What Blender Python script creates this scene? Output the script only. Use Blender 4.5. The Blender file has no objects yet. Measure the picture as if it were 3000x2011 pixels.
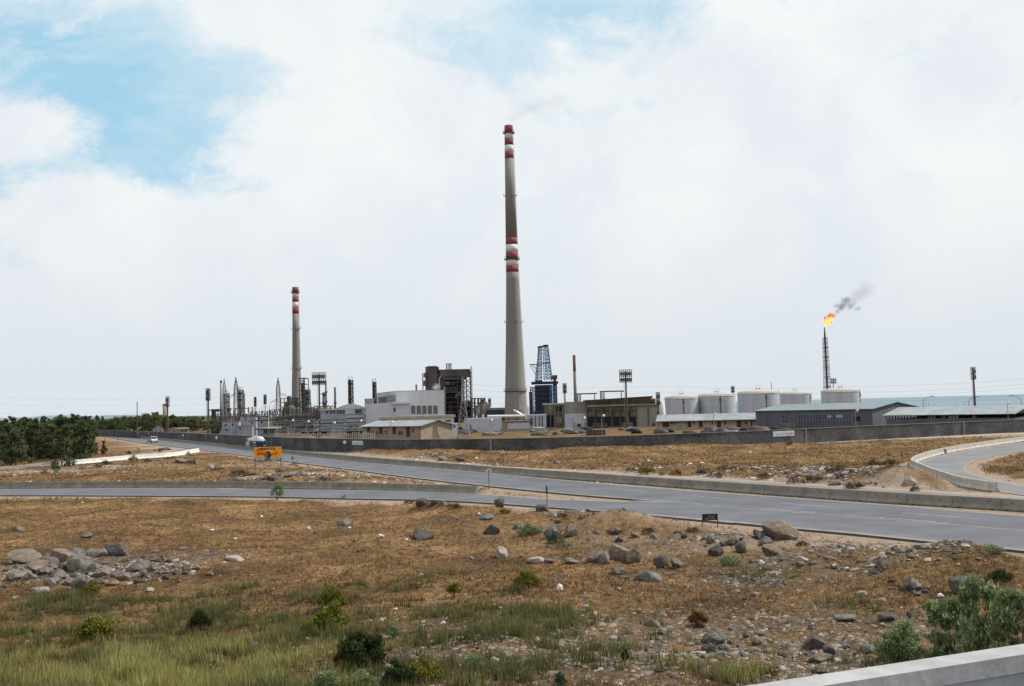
import bpy, math, random
import numpy as np
from mathutils import Matrix, Vector
R = math.radians
random.seed(7); rng = np.random.default_rng(11)
sc = bpy.context.scene
COL = sc.collection
PI = math.pi
# ------------------------------------------------------------------ camera
H = 8.0; F = 35.0; FP = 3000*F/36.0
cam_d = bpy.data.cameras.new('camera'); cam = bpy.data.objects.new('camera', cam_d); COL.objects.link(cam)
cam_d.lens = F; cam_d.sensor_width = 36; cam_d.clip_end = 60000; cam_d.clip_start = 0.1
PITCH = math.atan(188/FP); ROLL = R(-1.49)
CM = Matrix.Translation((0, 0, H)) @ Matrix.Rotation(PI/2+PITCH, 4, 'X') @ Matrix.Rotation(ROLL, 4, 'Z')
cam.matrix_world = CM; sc.camera = cam
CR = CM.to_3x3()
def ray(px, py): return CR @ Vector((px-1500, -(py-1005.5), -FP))
def V(px, py, Y):
    d = ray(px, py); t = Y/d.y
    return Vector((d.x*t, Y, H+d.z*t))
def P(px, py, z=0.0):
    d = ray(px, py); t = (z-H)/d.z
    return Vector((d.x*t, d.y*t, z))
def RX(px, py=1215): d = ray(px, py); return d.x/d.y
def HT(px, py, Y): return V(px, py, Y).z
def mt(w, Y): return w*Y/FP
# ------------------------------------------------------------------ numpy noise
def _h(ix, iy, s):
    n = (ix*374761393 + iy*668265263 + s*974634777) & 0x7fffffff
    n = ((n ^ (n >> 13))*1274126177) & 0x7fffffff
    return ((n ^ (n >> 16)) & 0xffff)/65535.0
def vnoise(x, y, s=0):
    x = np.asarray(x, float); y = np.asarray(y, float)
    ix = np.floor(x).astype(np.int64); iy = np.floor(y).astype(np.int64)
    fx = x-ix; fy = y-iy; fx = fx*fx*(3-2*fx); fy = fy*fy*(3-2*fy)
    a = _h(ix, iy, s); b = _h(ix+1, iy, s); c = _h(ix, iy+1, s); d = _h(ix+1, iy+1, s)
    return (a*(1-fx)+b*fx)*(1-fy)+(c*(1-fx)+d*fx)*fy
def fbm(x, y, o=4, s=0):
    t = 0; a = .5; n = 0
    for k in range(o):
        t = t+a*vnoise(x*2**k+17.3*k, y*2**k-9.1*k, s+k); n += a; a *= .5
    return t/n
# ------------------------------------------------------------------ roads in plan (ground points)
def gp(l): return [P(*p) for p in l]
def cat(pts, n):
    """smooth a point list and resample it to n stations"""
    out = []; m = len(pts)
    for i in range(m-1):
        p0 = pts[max(i-1, 0)]; p1 = pts[i]; p2 = pts[i+1]; p3 = pts[min(i+2, m-1)]
        for k in range(12):
            t = k/12
            out.append(.5*((2*p1)+(p2-p0)*t+(2*p0-5*p1+4*p2-p3)*t*t+(3*p1-p0-3*p2+p3)*t**3))
    out.append(pts[-1])
    L = [0]
    for a, b in zip(out, out[1:]): L.append(L[-1]+(b-a).length)
    res = []; j = 0
    for k in range(n):
        d = L[-1]*k/(n-1)
        while j < len(L)-2 and L[j+1] < d: j += 1
        s = (d-L[j])/max(1e-6, L[j+1]-L[j]); res.append(out[j].lerp(out[j+1], min(1, s)))
    return res
main_top = [(3400,1547),(3000,1515),(2500,1475),(2099,1446),(1800,1423),(1439,1389),(1200,1368),(1013,1352),(826,1331.5),(614,1308),(400,1284.5),(257,1269),(215,1263.5)]
main_bot_r = [(3400,1662),(3000,1620),(2819,1602),(2499,1569),(2324,1553),(2099,1531),(1800,1505)]
main_bot_l = [(2200,1494),(1900,1470),(1679,1452),(1439,1428),(1200,1401),(1013,1376),(824,1352),(742,1340),(550,1315),(400,1297),(257,1273),(215,1266)]
slip_top = [(-400,1440),(0,1436),(500,1433),(936,1438),(1200,1443),(1439,1453),(1604,1465),(1800,1472),(1900,1471),(2150,1484)]
slip_bot = [(-400,1459),(0,1454),(680,1457),(936,1462),(1200,1467),(1350,1472),(1559,1486),(1800,1505),(2150,1537)]
far_top = [(3400,1482),(3000,1455),(2500,1425),(2099,1403),(1800,1387),(1439,1366),(1280,1354),(1090,1338),(936,1322),(824,1314),(680,1301),(500,1285),(400,1277),(257,1266),(215,1261.5)]
med_bot = [(3400,1529),(3000,1498),(2564,1471),(2099,1437),(1679,1405),(1439,1386),(1200,1365),(1013,1349),(826,1330),(680,1315),(614,1306),(400,1284),(257,1269.5)]
curve_out = [(3300,1264),(3000,1296),(2882,1312),(2768,1333),(2704,1352),(2682,1366),(2702,1380),(2780,1402),(2882,1432),(3000,1452),(3300,1490)]
curve_in = [(3300,1283),(3000,1321),(2882,1344),(2846,1357),(2834,1366),(2831,1373),(2836,1380),(2870,1394),(2930,1408),(3000,1422),(3300,1470)]
side_near = [(-300,1390),(0,1374),(122,1366),(388,1345),(500,1337),(582,1324),(640,1325)]
side_far = [(-300,1382),(0,1367),(122,1359),(388,1337),(480,1325),(535,1313),(600,1308)]
path_near = [(2130,1313),(2300,1304),(2500,1293),(2750,1283),(3000,1273),(3300,1262)]
path_far = [(2130,1308),(2300,1298),(2500,1288),(2750,1277.5),(3000,1268),(3300,1256)]
def poly(a, b): return np.array([(p.x, p.y) for p in gp(a)]+[(p.x, p.y) for p in gp(b)[::-1]])
ROADS = [poly(main_top, main_bot_r+[(1900,1472)]+main_bot_l[2:]), poly(slip_top, slip_bot), poly(far_top, med_bot+[(215,1263)]), poly(curve_out, curve_in), poly(side_far, side_near), poly(path_far, path_near)]
def sdist(x, y, polys=ROADS):
    x = np.asarray(x, float); y = np.asarray(y, float)
    best = np.full(x.shape, 1e9)
    for pl in polys:
        d2 = np.full(x.shape, 1e18); ins = np.zeros(x.shape, bool)
        n = len(pl)
        for i in range(n):
            ax, ay = pl[i]; bx, by = pl[(i+1) % n]
            ex, ey = bx-ax, by-ay
            t = np.clip(((x-ax)*ex+(y-ay)*ey)/(ex*ex+ey*ey+1e-12), 0, 1)
            d2 = np.minimum(d2, (x-ax-t*ex)**2+(y-ay-t*ey)**2)
            if ay != by:
                c = ((ay > y) != (by > y)) & (x < (bx-ax)*(y-ay)/(by-ay)+ax); ins ^= c
        d = np.sqrt(d2); best = np.minimum(best, np.where(ins, -d, d))
    return best
# the perimeter wall in plan: (photo column, distance)
WALLC = [(3500,232),(3000,211),(2750,200),(2500,190),(2300,182),(2100,176),(1900,171.5),(1679,170),(1439,173),(1200,181),(1050,193),(900,210),(790,231),(680,262),(540,312),(400,377),(300,437),(228,500),(190,560)]
WALLP = [Vector((RX(a, 1270)*b, b, 0)) for a, b in WALLC]
wx = np.array([p.x for p in WALLP][::-1]); wy = np.array([p.y for p in WALLP][::-1])
# ------------------------------------------------------------------ terrain
MOUNDS = [  # photo x, base y, height, sx, sy (m)
 (2440,1650,.75,3.4,2.0),(2560,1660,.35,3,2),(2670,1690,.7,2.8,1.9),(2810,1690,.7,2.6,1.8),(2960,1700,.6,3,2),(150,1660,.35,6,3),(330,1650,.3,4,2),
 (1590,1530,.55,2.2,1.5),(1680,1520,.55,2.4,1.3),(1770,1545,.5,2.4,1.4),(1850,1545,.5,3,1.4),(2120,1590,.5,3,1.6),(1280,1490,.7,2.4,1.6),(1350,1500,.6,2.4,1.6),(1460,1500,.45,2,1.2),
 (2480,1415,1.0,8,2.5),(2600,1420,1.3,7,2.4),(2660,1425,.6,5,2),(2380,1405,.8,8,2.5),(2230,1395,.8,8,3),(2020,1380,.7,9,3),(1250,1345,.7,5,3),(1350,1345,.6,7,3),
 (700,1390,.8,7,4),(620,1375,1.0,7,4),(850,1410,.9,8,4),(780,1425,.9,5,3),(1000,1420,.6,6,3),(520,1365,.8,8,5),(560,1350,.7,6,5),
 (480,1330,.8,6,5),(350,1325,.7,8,5),(320,1350,.2,5,5)]
MW = [(P(a, b), c, d, e) for a, b, c, d, e in MOUNDS]
PA = Vector((1.41, 5.57)); PD = Vector((1.83, .73)).normalized(); PN = Vector((-PD.y, PD.x))   # parapet line
def wall_pt(px, py):
    # where a sight column meets the wall (plan)
    r = RX(px, py)
    for a, b in zip(WALLP, WALLP[1:]):
        fa = a.x-r*a.y; fb = b.x-r*b.y
        if fa*fb <= 0:
            t = fa/(fa-fb); return a.lerp(b, t), (b-a).normalized()
    return WALLP[0], Vector((1,0,0))
WLEN = None
def height(x, y):
    x = np.asarray(x, float); y = np.asarray(y, float)
    sd = sdist(x, y)
    m = np.clip((sd-.4)/3.5, 0, 1); m = m*m*(3-2*m)
    wl = np.interp(x, wx, wy)            # wall distance at this x
    beyond = np.clip((y-wl-2)/12, 0, 1)
    h = ((fbm(x/14, y/14, 3, 1)-.5)*1.1+(fbm(x/3.1, y/3.1, 3, 5)-.5)*.62+(fbm(x/.9, y/.9, 2, 9)-.5)*.24)
    h = h*(1-beyond*.85)
    for p, a, sx, sy in MW:
        h = h+a*np.exp(-((x-p.x)/sx)**2-((y-p.y)/sy)**2)
    ridge = .85*np.exp(-((y-wl+2)/9)**2)*np.clip((x+48)/20, 0, 1)*np.clip((70-x)/30, 0, 1)
    h = h+ridge
    h = h*m*np.clip((260-y)/60, .25, 1)-.03
    h = np.where(sd < .4, -.035, h)
    # coast and sea bed
    lim = np.where(x > 20, 690.0, 690+(20-x)*3.0)
    h = h-np.clip((y-lim)/25, 0, 1)*9
    # road embankment under the viewpoint
    d = (x-PA.x)*PN.x+(y-PA.y)*PN.y
    e = np.clip(5.35-np.clip(d-.35, 0, 99)*.55, 0, 5.35)
    return h*np.clip(d/14, 0, 1)+e
def hz(x, y): return float(height(np.array([x]), np.array([y]))[0])
def G(px, py):
    z = 0.0; p = P(px, py)
    for k in range(5):
        z2 = hz(p.x, p.y); z = z*.4+z2*.6; p = P(px, py, z)
    p.z = hz(p.x, p.y)
    return p
# ------------------------------------------------------------------ materials
def node(nt, t, **kw):
    n = nt.nodes.new(t)
    for k, v in kw.items():
        if k in n.inputs.keys() if isinstance(k, str) else False: n.inputs[k].default_value = v
        else: setattr(n, k, v)
    return n
def c4(c): return (c[0], c[1], c[2], 1)
def mat(name, c, c2=None, rough=.85, scale=1.0, bump=0.0, bscale=None, metal=0.0, spec=.3, streak=False, emit=None, detail=5, lo=.35, hi=.65, coord='Object'):
    m = bpy.data.materials.new(name); m.use_nodes = True; nt = m.node_tree; b = nt.nodes['Principled BSDF']
    b.inputs['Roughness'].default_value = rough; b.inputs['Metallic'].default_value = metal; b.inputs['Specular IOR Level'].default_value = spec
    tc = nt.nodes.new('ShaderNodeTexCoord'); mp = nt.nodes.new('ShaderNodeMapping'); nt.links.new(tc.outputs[coord], mp.inputs[0])
    if streak: mp.inputs['Scale'].default_value = (1, 1, .12)
    nz = nt.nodes.new('ShaderNodeTexNoise'); nz.inputs['Scale'].default_value = scale; nz.inputs['Detail'].default_value = detail; nz.inputs['Roughness'].default_value = .65
    nt.links.new(mp.outputs[0], nz.inputs['Vector'])
    if coord == 'Generated':      # world position, so that copies do not repeat
        ge = nt.nodes.new('ShaderNodeNewGeometry'); nt.links.new(ge.outputs['Position'], mp.inputs[0])
    cr = nt.nodes.new('ShaderNodeValToRGB'); cr.color_ramp.elements[0].position = lo; cr.color_ramp.elements[1].position = hi
    cr.color_ramp.elements[0].color = c4(c2 if c2 else [v*.8 for v in c]); cr.color_ramp.elements[1].color = c4(c)
    nt.links.new(nz.outputs['Fac'], cr.inputs[0]); nt.links.new(cr.outputs[0], b.inputs['Base Color'])
    if bump:
        n2 = nt.nodes.new('ShaderNodeTexNoise'); n2.inputs['Scale'].default_value = bscale or scale*6; n2.inputs['Detail'].default_value = 6
        nt.links.new(tc.outputs[coord], n2.inputs['Vector'])
        bp = nt.nodes.new('ShaderNodeBump'); bp.inputs['Strength'].default_value = 1; bp.inputs['Distance'].default_value = bump
        nt.links.new(n2.outputs['Fac'], bp.inputs['Height']); nt.links.new(bp.outputs[0], b.inputs['Normal'])
    if emit:
        b.inputs['Emission Color'].default_value = c4(emit[0]); b.inputs['Emission Strength'].default_value = emit[1]
    return m
def vcmat(name, rough=.9, trans=0.0, mul=1.0):
    """colour stored per blade / leaf in the mesh"""
    m = bpy.data.materials.new(name); m.use_nodes = True; nt = m.node_tree; b = nt.nodes['Principled BSDF']
    b.inputs['Roughness'].default_value = rough; b.inputs['Specular IOR Level'].default_value = .12
    at = nt.nodes.new('ShaderNodeAttribute'); at.attribute_name = 'col'
    nt.links.new(at.outputs['Color'], b.inputs['Base Color'])
    if trans:
        tr = nt.nodes.new('ShaderNodeBsdfTranslucent'); nt.links.new(at.outputs['Color'], tr.inputs[0])
        mx = nt.nodes.new('ShaderNodeMixShader'); mx.inputs[0].default_value = trans
        nt.links.new(b.outputs[0], mx.inputs[1]); nt.links.new(tr.outputs[0], mx.inputs[2]); nt.links.new(mx.outputs[0], nt.nodes['Material Output'].inputs[0])
    return m
M = dict(
 white=mat('white_render', (.52,.535,.58), (.42,.435,.48), scale=.25, streak=True),
 white_block=mat('white_blockwork', (.46,.48,.54), (.37,.39,.45), scale=.6),
 cream=mat('cream_wall', (.38,.33,.26), (.27,.235,.19), scale=.8),
 stone=mat('pale_stone', (.36,.29,.215), (.22,.18,.14), scale=1.8, bump=.04),
 concrete=mat('grey_concrete', (.27,.26,.24), (.16,.15,.135), scale=.5, streak=True, lo=.3, hi=.7),
 barrier=mat('barrier_concrete', (.29,.265,.225), (.13,.12,.105), scale=.9, bump=.01, bscale=20, lo=.25, hi=.75, coord='Generated'),
 white_barrier=mat('whitewashed_concrete', (.66,.65,.61), (.52,.50,.46), scale=2, coord='Generated'),
 dark_conc=mat('stained_concrete', (.17,.15,.12), (.07,.062,.055), scale=.35, streak=True),
 brown_conc=mat('brown_stained_louvre', (.12,.09,.06), (.05,.038,.03), scale=.5, streak=True),
 steel=mat('dark_steel', (.06,.058,.06), (.03,.03,.035), scale=1, rough=.6),
 rust=mat('rusty_steel', (.16,.075,.05), (.07,.045,.04), scale=.6, rough=.8),
 boiler=mat('boiler_cladding', (.10,.085,.085), (.045,.045,.05), scale=.3, streak=True),
 black=mat('black_void', (.018,.018,.022), (.01,.01,.012), scale=1),
 navy=mat('navy_steel', (.022,.036,.082), (.012,.02,.045), scale=.5, rough=.6),
 bluesteel=mat('blue_steel', (.075,.21,.37), (.045,.12,.22), scale=.5, rough=.5),
 galv=mat('galvanised_steel', (.27,.275,.28), (.16,.165,.17), scale=2, rough=.5),
 paintpole=mat('red_brown_pole', (.13,.07,.06), (.07,.05,.05), scale=1),
 tank=mat('tank_paint', (.43,.465,.53), (.33,.36,.42), scale=.35, streak=True, rough=.55, lo=.3, hi=.6),
 dome=mat('tank_roof', (.43,.405,.37), (.34,.32,.29), scale=.4),
 alu=mat('aluminium_cladding', (.72,.73,.74), (.60,.61,.62), scale=.8, rough=.4, metal=.2),
 roof=mat('pale_corrugated_roof', (.29,.315,.325), (.19,.21,.225), scale=.35),
 roofgrey=mat('grey_sheet_roof', (.19,.23,.25), (.145,.175,.195), scale=.4),
 shed=mat('grey_sheet_wall', (.115,.125,.15), (.085,.092,.11), scale=.5, streak=True),
 shedpale=mat('pale_sheet_wall', (.34,.37,.44), (.25,.275,.33), scale=.6),
 reddoor=mat('brown_red_door', (.11,.035,.028), (.07,.025,.02), scale=2),
 glass=mat('dark_window', (.03,.035,.045), (.015,.018,.022), scale=1.5, rough=.2, spec=.5),
 gravelroof=mat('yellowish_parapet', (.44,.40,.34), (.33,.30,.25), scale=1),
 red=mat('red_paint', (.24,.06,.07), (.18,.05,.058), scale=.4, streak=True),
 wpaint=mat('white_paint', (.60,.60,.61), (.50,.50,.51), scale=.4, streak=True),
 chim=mat('chimney_concrete', (.255,.247,.235), (.165,.158,.148), scale=.12, streak=True, lo=.3, hi=.7),
 rubber=mat('black_rubber', (.02,.02,.022), scale=4),
 carwhite=mat('white_car_paint', (.78,.79,.80), (.74,.75,.76), scale=1, rough=.25, spec=.5),
 cardark=mat('dark_car_paint', (.04,.045,.06), scale=1, rough=.3, spec=.5),
 trunk=mat('bark', (.16,.12,.09), (.09,.07,.05), scale=3),
 leafv=vcmat('leaf_green', trans=.25), dryv=vcmat('dry_blades', trans=.35), greenv=vcmat('green_blades', trans=.35),
 lampglass=mat('white_globe', (.82,.82,.80), rough=.3, scale=1),
 signback=mat('sign_metal', (.5,.5,.5), (.42,.42,.42), scale=3, rough=.5),
 signdark=mat('black_sign', (.03,.025,.025), scale=2), signwhite=mat('sign_white', (.75,.77,.80), scale=2),
 signblue=mat('pale_blue_board', (.52,.60,.70), (.46,.54,.64), scale=2), signred=mat('sign_red', (.55,.05,.05), scale=2),
 orange=mat('billboard_orange', (.80,.37,.02), (.76,.33,.02), scale=1), bblue=mat('billboard_blue', (.05,.17,.42), scale=1),
 ink=mat('black_lettering', (.015,.013,.013), scale=1), redink=mat('red_lettering', (.55,.03,.02), scale=1), cyanink=mat('pale_blue_lettering', (.45,.68,.85), scale=1),
 brownearth=mat('red_earth', (.20,.10,.055), (.13,.07,.04), scale=1),
)
def rockmat(name, c, c2, moss=(.12,.10,.06)):
    return mat(name, c, c2, scale=1.6, bump=.09, bscale=4, lo=.32, hi=.66)
M['rock'] = rockmat('grey_boulder', (.205,.188,.168), (.075,.068,.062))
M['rocktan'] = rockmat('tan_boulder', (.215,.17,.13), (.08,.062,.048))
M['rockdark'] = rockmat('dark_basalt', (.125,.108,.096), (.045,.038,.034))
M['rockpale'] = rockmat('pale_limestone', (.36,.325,.28), (.22,.19,.16))
# ------------------------------------------------------------------ mesh builder
class MB:
    def __init__(s): s.v = []; s.f = []; s.mi = []; s.sm = []
    def add(s, vs, fs, mi=0, sm=False):
        o = len(s.v); s.v += [tuple(v) for v in vs]
        for f in fs: s.f.append(tuple(i+o for i in f)); s.mi.append(mi); s.sm.append(sm)
        return s
    def box(s, c, d, rz=0, mi=0, taper=1.0, rot=None):
        x, y, z = d[0]/2, d[1]/2, d[2]/2; vs = []
        ca, sa = math.cos(rz), math.sin(rz)
        for k, t in ((-1, 1), (1, taper)):
            for i, j in ((-1,-1),(1,-1),(1,1),(-1,1)):
                q = Vector((i*x*t, j*y*t, k*z))
                if rot is not None: q = rot @ q
                vs.append((c[0]+q.x*ca-q.y*sa, c[1]+q.x*sa+q.y*ca, c[2]+q.z))
        return s.add(vs, [(0,3,2,1),(4,5,6,7),(0,1,5,4),(1,2,6,5),(2,3,7,6),(3,0,4,7)], mi)
    def b2(s, x0, x1, y0, y1, z0, z1, mi=0): return s.box(((x0+x1)/2,(y0+y1)/2,(z0+z1)/2), (abs(x1-x0),abs(y1-y0),abs(z1-z0)), 0, mi)
    def tube(s, a, b, r0, r1=None, n=8, mi=0, sm=True, cap=True):
        a = Vector(a); b = Vector(b); r1 = r0 if r1 is None else r1
        d = (b-a); 
        if d.length < 1e-6: return s
        d.normalize(); u = d.orthogonal().normalized(); w = d.cross(u); vs = []
        for q, r in ((a, r0), (b, r1)):
            for k in range(n):
                t = 2*PI*k/n+PI/n; vs.append(q+u*(math.cos(t)*r)+w*(math.sin(t)*r))
        s.add(vs, [(k, (k+1) % n, n+(k+1) % n, n+k) for k in range(n)], mi, sm and n > 5)
        if cap: s.add(vs, [tuple(range(n))[::-1], tuple(range(n, 2*n))], mi)
        return s
    def beam(s, a, b, w=.1, mi=0): return s.tube(a, b, w*.7, w*.7, 4, mi, False)
    def lathe(s, prof, n=24, c=(0,0), mi=0, sm=True, mis=None, cap=True):
        o = []; N = len(prof)
        for r, z in prof:
            for k in range(n): t = 2*PI*k/n; o.append((c[0]+r*math.cos(t), c[1]+r*math.sin(t), z))
        base = len(s.v); s.v += o
        for j in range(N-1):
            for k in range(n):
                s.f.append((base+j*n+k, base+j*n+(k+1) % n, base+(j+1)*n+(k+1) % n, base+(j+1)*n+k)); s.mi.append(mis[j] if mis else mi); s.sm.append(sm)
        if cap:
            s.f.append(tuple(base+k for k in range(n))[::-1]); s.mi.append(mis[0] if mis else mi); s.sm.append(False)
            s.f.append(tuple(base+(N-1)*n+k for k in range(n))); s.mi.append(mis[-1] if mis else mi); s.sm.append(False)
        return s
    def prism(s, pts, y0, y1, mi=0):
        """profile in x,z pulled from y0 to y1"""
        n = len(pts); vs = [(x, y0, z) for x, z in pts]+[(x, y1, z) for x, z in pts]
        return s.add(vs, [tuple(range(n)), tuple(range(n, 2*n))[::-1]]+[(k, n+k, n+(k+1) % n, (k+1) % n) for k in range(n)], mi)
    def prismx(s, pts, x0, x1, mi=0):
        n = len(pts); vs = [(x0, y, z) for y, z in pts]+[(x1, y, z) for y, z in pts]
        return s.add(vs, [tuple(range(n))[::-1], tuple(range(n, 2*n))]+[(k, (k+1) % n, n+(k+1) % n, n+k) for k in range(n)], mi)
    def data(s, name, mats):
        me = bpy.data.meshes.new(name); me.from_pydata(s.v, [], s.f)
        for m in (mats if isinstance(mats, (list, tuple)) else [mats]): me.materials.append(m)
        me.polygons.foreach_set('material_index', s.mi); me.polygons.foreach_set('use_smooth', s.sm); me.update()
        return me
    def build(s, name, mats, parent=None, loc=None, rz=0):
        o = bpy.data.objects.new(name, s.data(name, mats)); COL.objects.link(o)
        if parent: o.parent = parent
        if loc is not None: o.location = loc
        if rz: o.rotation_euler = (0, 0, rz)
        return o
def tag(o, label=None, cat=None, group=None, kind=None):
    if label: o['label'] = label
    if cat: o['category'] = cat
    if group: o['group'] = group
    if kind: o['kind'] = kind
    return o
def thing(name, label, cat, loc=(0,0,0), rz=0, group=None):
    o = bpy.data.objects.new(name, None); COL.objects.link(o); o.location = loc; o.rotation_euler = (0, 0, rz); o.empty_display_size = .5
    return tag(o, label, cat, group)
def dup(root, loc, rz=0, label=None, group=None, s=1.0):
    r = root.copy(); COL.objects.link(r); r.location = loc; r.rotation_euler = (0, 0, rz)
    r.scale = (s, s, s) if not isinstance(s, (tuple, list)) else s
    if label: r['label'] = label
    if group: r['group'] = group
    for ch in list(root.children):
        c = ch.copy(); COL.objects.link(c); c.parent = r
        for g in ch.children:
            d = g.copy(); COL.objects.link(d); d.parent = c
    return r
def fastmesh(name, verts, faces, mats, cols=None, mi=None, smooth=False):
    verts = np.asarray(verts, np.float32); faces = np.asarray(faces, np.int32); k = faces.shape[1]
    me = bpy.data.meshes.new(name); me.vertices.add(len(verts)); me.vertices.foreach_set('co', verts.ravel())
    me.loops.add(faces.size); me.loops.foreach_set('vertex_index', faces.ravel())
    me.polygons.add(len(faces)); me.polygons.foreach_set('loop_start', np.arange(0, faces.size, k, dtype=np.int32)); me.polygons.foreach_set('loop_total', np.full(len(faces), k, np.int32))
    if smooth: me.polygons.foreach_set('use_smooth', np.ones(len(faces), bool))
    for m in (mats if isinstance(mats, (list, tuple)) else [mats]): me.materials.append(m)
    if cols is not None:
        a = me.color_attributes.new('col', 'FLOAT_COLOR', 'POINT'); a.data.foreach_set('color', np.c_[cols, np.ones(len(cols))].astype(np.float32).ravel())
    me.update(calc_edges=True)
    return me
# ================================================================== SETTING
def axis(lo, hi, step, far, g=1.12):
    a = list(np.arange(lo, hi+1e-6, step)); s = step
    while a[-1] < far: s *= g; a.append(a[-1]+s)
    return a
xs_r = axis(0, 60, .5, 20000); xs = np.array([-v for v in xs_r[::-1][:-1]]+xs_r)
ys = list(np.arange(-14, 26, 1.0))+list(np.arange(26, 115, .42)); s_ = .42
while ys[-1] < 700: s_ = min(s_*1.02, 5); ys.append(ys[-1]+s_)
while ys[-1] < 26000: s_ *= 1.15; ys.append(ys[-1]+s_)
ys = np.array(ys)
X, Y_ = np.meshgrid(xs, ys); Z = height(X, Y_)
nx, ny = len(xs), len(ys)
vv = np.c_[X.ravel(), Y_.ravel(), Z.ravel()]
idx = np.arange(nx*ny).reshape(ny, nx)
ff = np.c_[idx[:-1,:-1].ravel(), idx[:-1,1:].ravel(), idx[1:,1:].ravel(), idx[1:,:-1].ravel()]
sd = sdist(X, Y_).ravel()
# red channel: dust beside the roads, green: green cover and the far haze tint, blue: stony ground
GREEN = [(200,1780,3.2,9,2.5),(60,1790,3,6,2.5),(420,1790,1.5,5,2.5),(640,1760,.9,6,4),(300,1960,3.2,12,4),(520,1960,2.6,7,4),(60,1960,3,6,4),(700,1930,1.5,5,4),(820,1850,.9,5,4),(1050,1850,.6,8,5),(950,1740,.6,8,4),(1250,1830,.45,6,4),(2330,1700,.9,3,2.5),(2650,1750,.8,4,2.5),(2700,1930,.5,3,2),(2150,1990,.5,2,1),(1420,1830,.35,4,3),(120,1880,1.6,5,3),(1620,1590,.8,2.5,1.5),(1500,1565,.8,2.5,1.2)]
GW = [(P(a, b), c, d, e) for a, b, c, d, e in GREEN]
def greenness(x, y):
    g = np.zeros(np.shape(x))
    for p, a, sx, sy in GW: g = g+a*np.exp(-((x-p.x)/sx)**2-((y-p.y)/sy)**2)
    k = fbm(x/2.6, y/1.6, 4, 31); return np.minimum(g, 1.15)*np.clip((k-.40)*5.5, 0, 1.6)
STONY = [(1900,1900,.95,9,5),(2350,1880,1.25,9,6),(2150,1700,.8,4,2),(1600,1950,.9,7,3),(2500,1650,1.5,7,2.2),(2700,1680,1.3,5,2),(500,1650,1.3,4,1.7),(150,1660,1,7,3),(1850,1580,.8,10,3),(2200,1600,1.2,7,3),(1600,1520,.9,7,2),(2480,1420,1.2,14,2.5),(2100,1410,1.2,22,2.6),(1700,1390,1,18,3),(1350,1360,1,12,4),(1500,1380,.8,30,3),(850,1410,1,9,3),(350,1330,1,8,6),(100,1390,.9,16,5),(1000,1345,.8,12,5)]
SW = [(P(a, b), c, d, e) for a, b, c, d, e in STONY]
def stony(x, y):
    g = np.zeros(np.shape(x))
    for p, a, sx, sy in SW: g = g+a*np.exp(-((x-p.x)/sx)**2-((y-p.y)/sy)**2)
    return g*(.35+1.2*fbm(x/2.5, y/2.5, 3, 41))
xf, yf = X.ravel(), Y_.ravel()
nearside = yf < 92
dust = np.where(nearside, np.clip(1.75-sd/(1.2+2.2*fbm(xf/5, yf/5, 3, 21)), 0, 1), np.clip(1.5-sd/(.9+1.5*fbm(xf/5, yf/5, 3, 21)), 0, 1))
# sandy banks between the two merging roads, by the pale barrier and along the near shoulder
for a, b, c, d, e in [(1500,1440,1.2,12,4),(1650,1460,1.2,8,3),(1300,1420,1,9,4),(150,1380,1.0,14,5),(350,1365,.8,12,4),(2950,1455,.7,8,3),(2850,1446,.5,7,2.5),(480,1312,1.2,6,10),(430,1305,1,6,10),(1750,1510,.9,6,1.6),(2000,1540,.9,8,1.5),(2500,1590,.8,8,1.4),(800,1365,.9,9,6),(1000,1390,.9,9,5),(1850,1570,.25,5,2)]:
    p = P(a, b); dust = np.maximum(dust, c*np.exp(-((xf-p.x)/d)**2-((yf-p.y)/e)**2)*(.35+1.1*fbm(xf/3, yf/3, 3, 55)))
dust = np.clip(dust, 0, 1)
me = fastmesh('ground', vv, ff, None, np.c_[dust, np.clip(greenness(xf, yf)*.8, 0, 1), np.clip(stony(xf, yf)*.7, 0, 1)], smooth=True) if False else None
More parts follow.
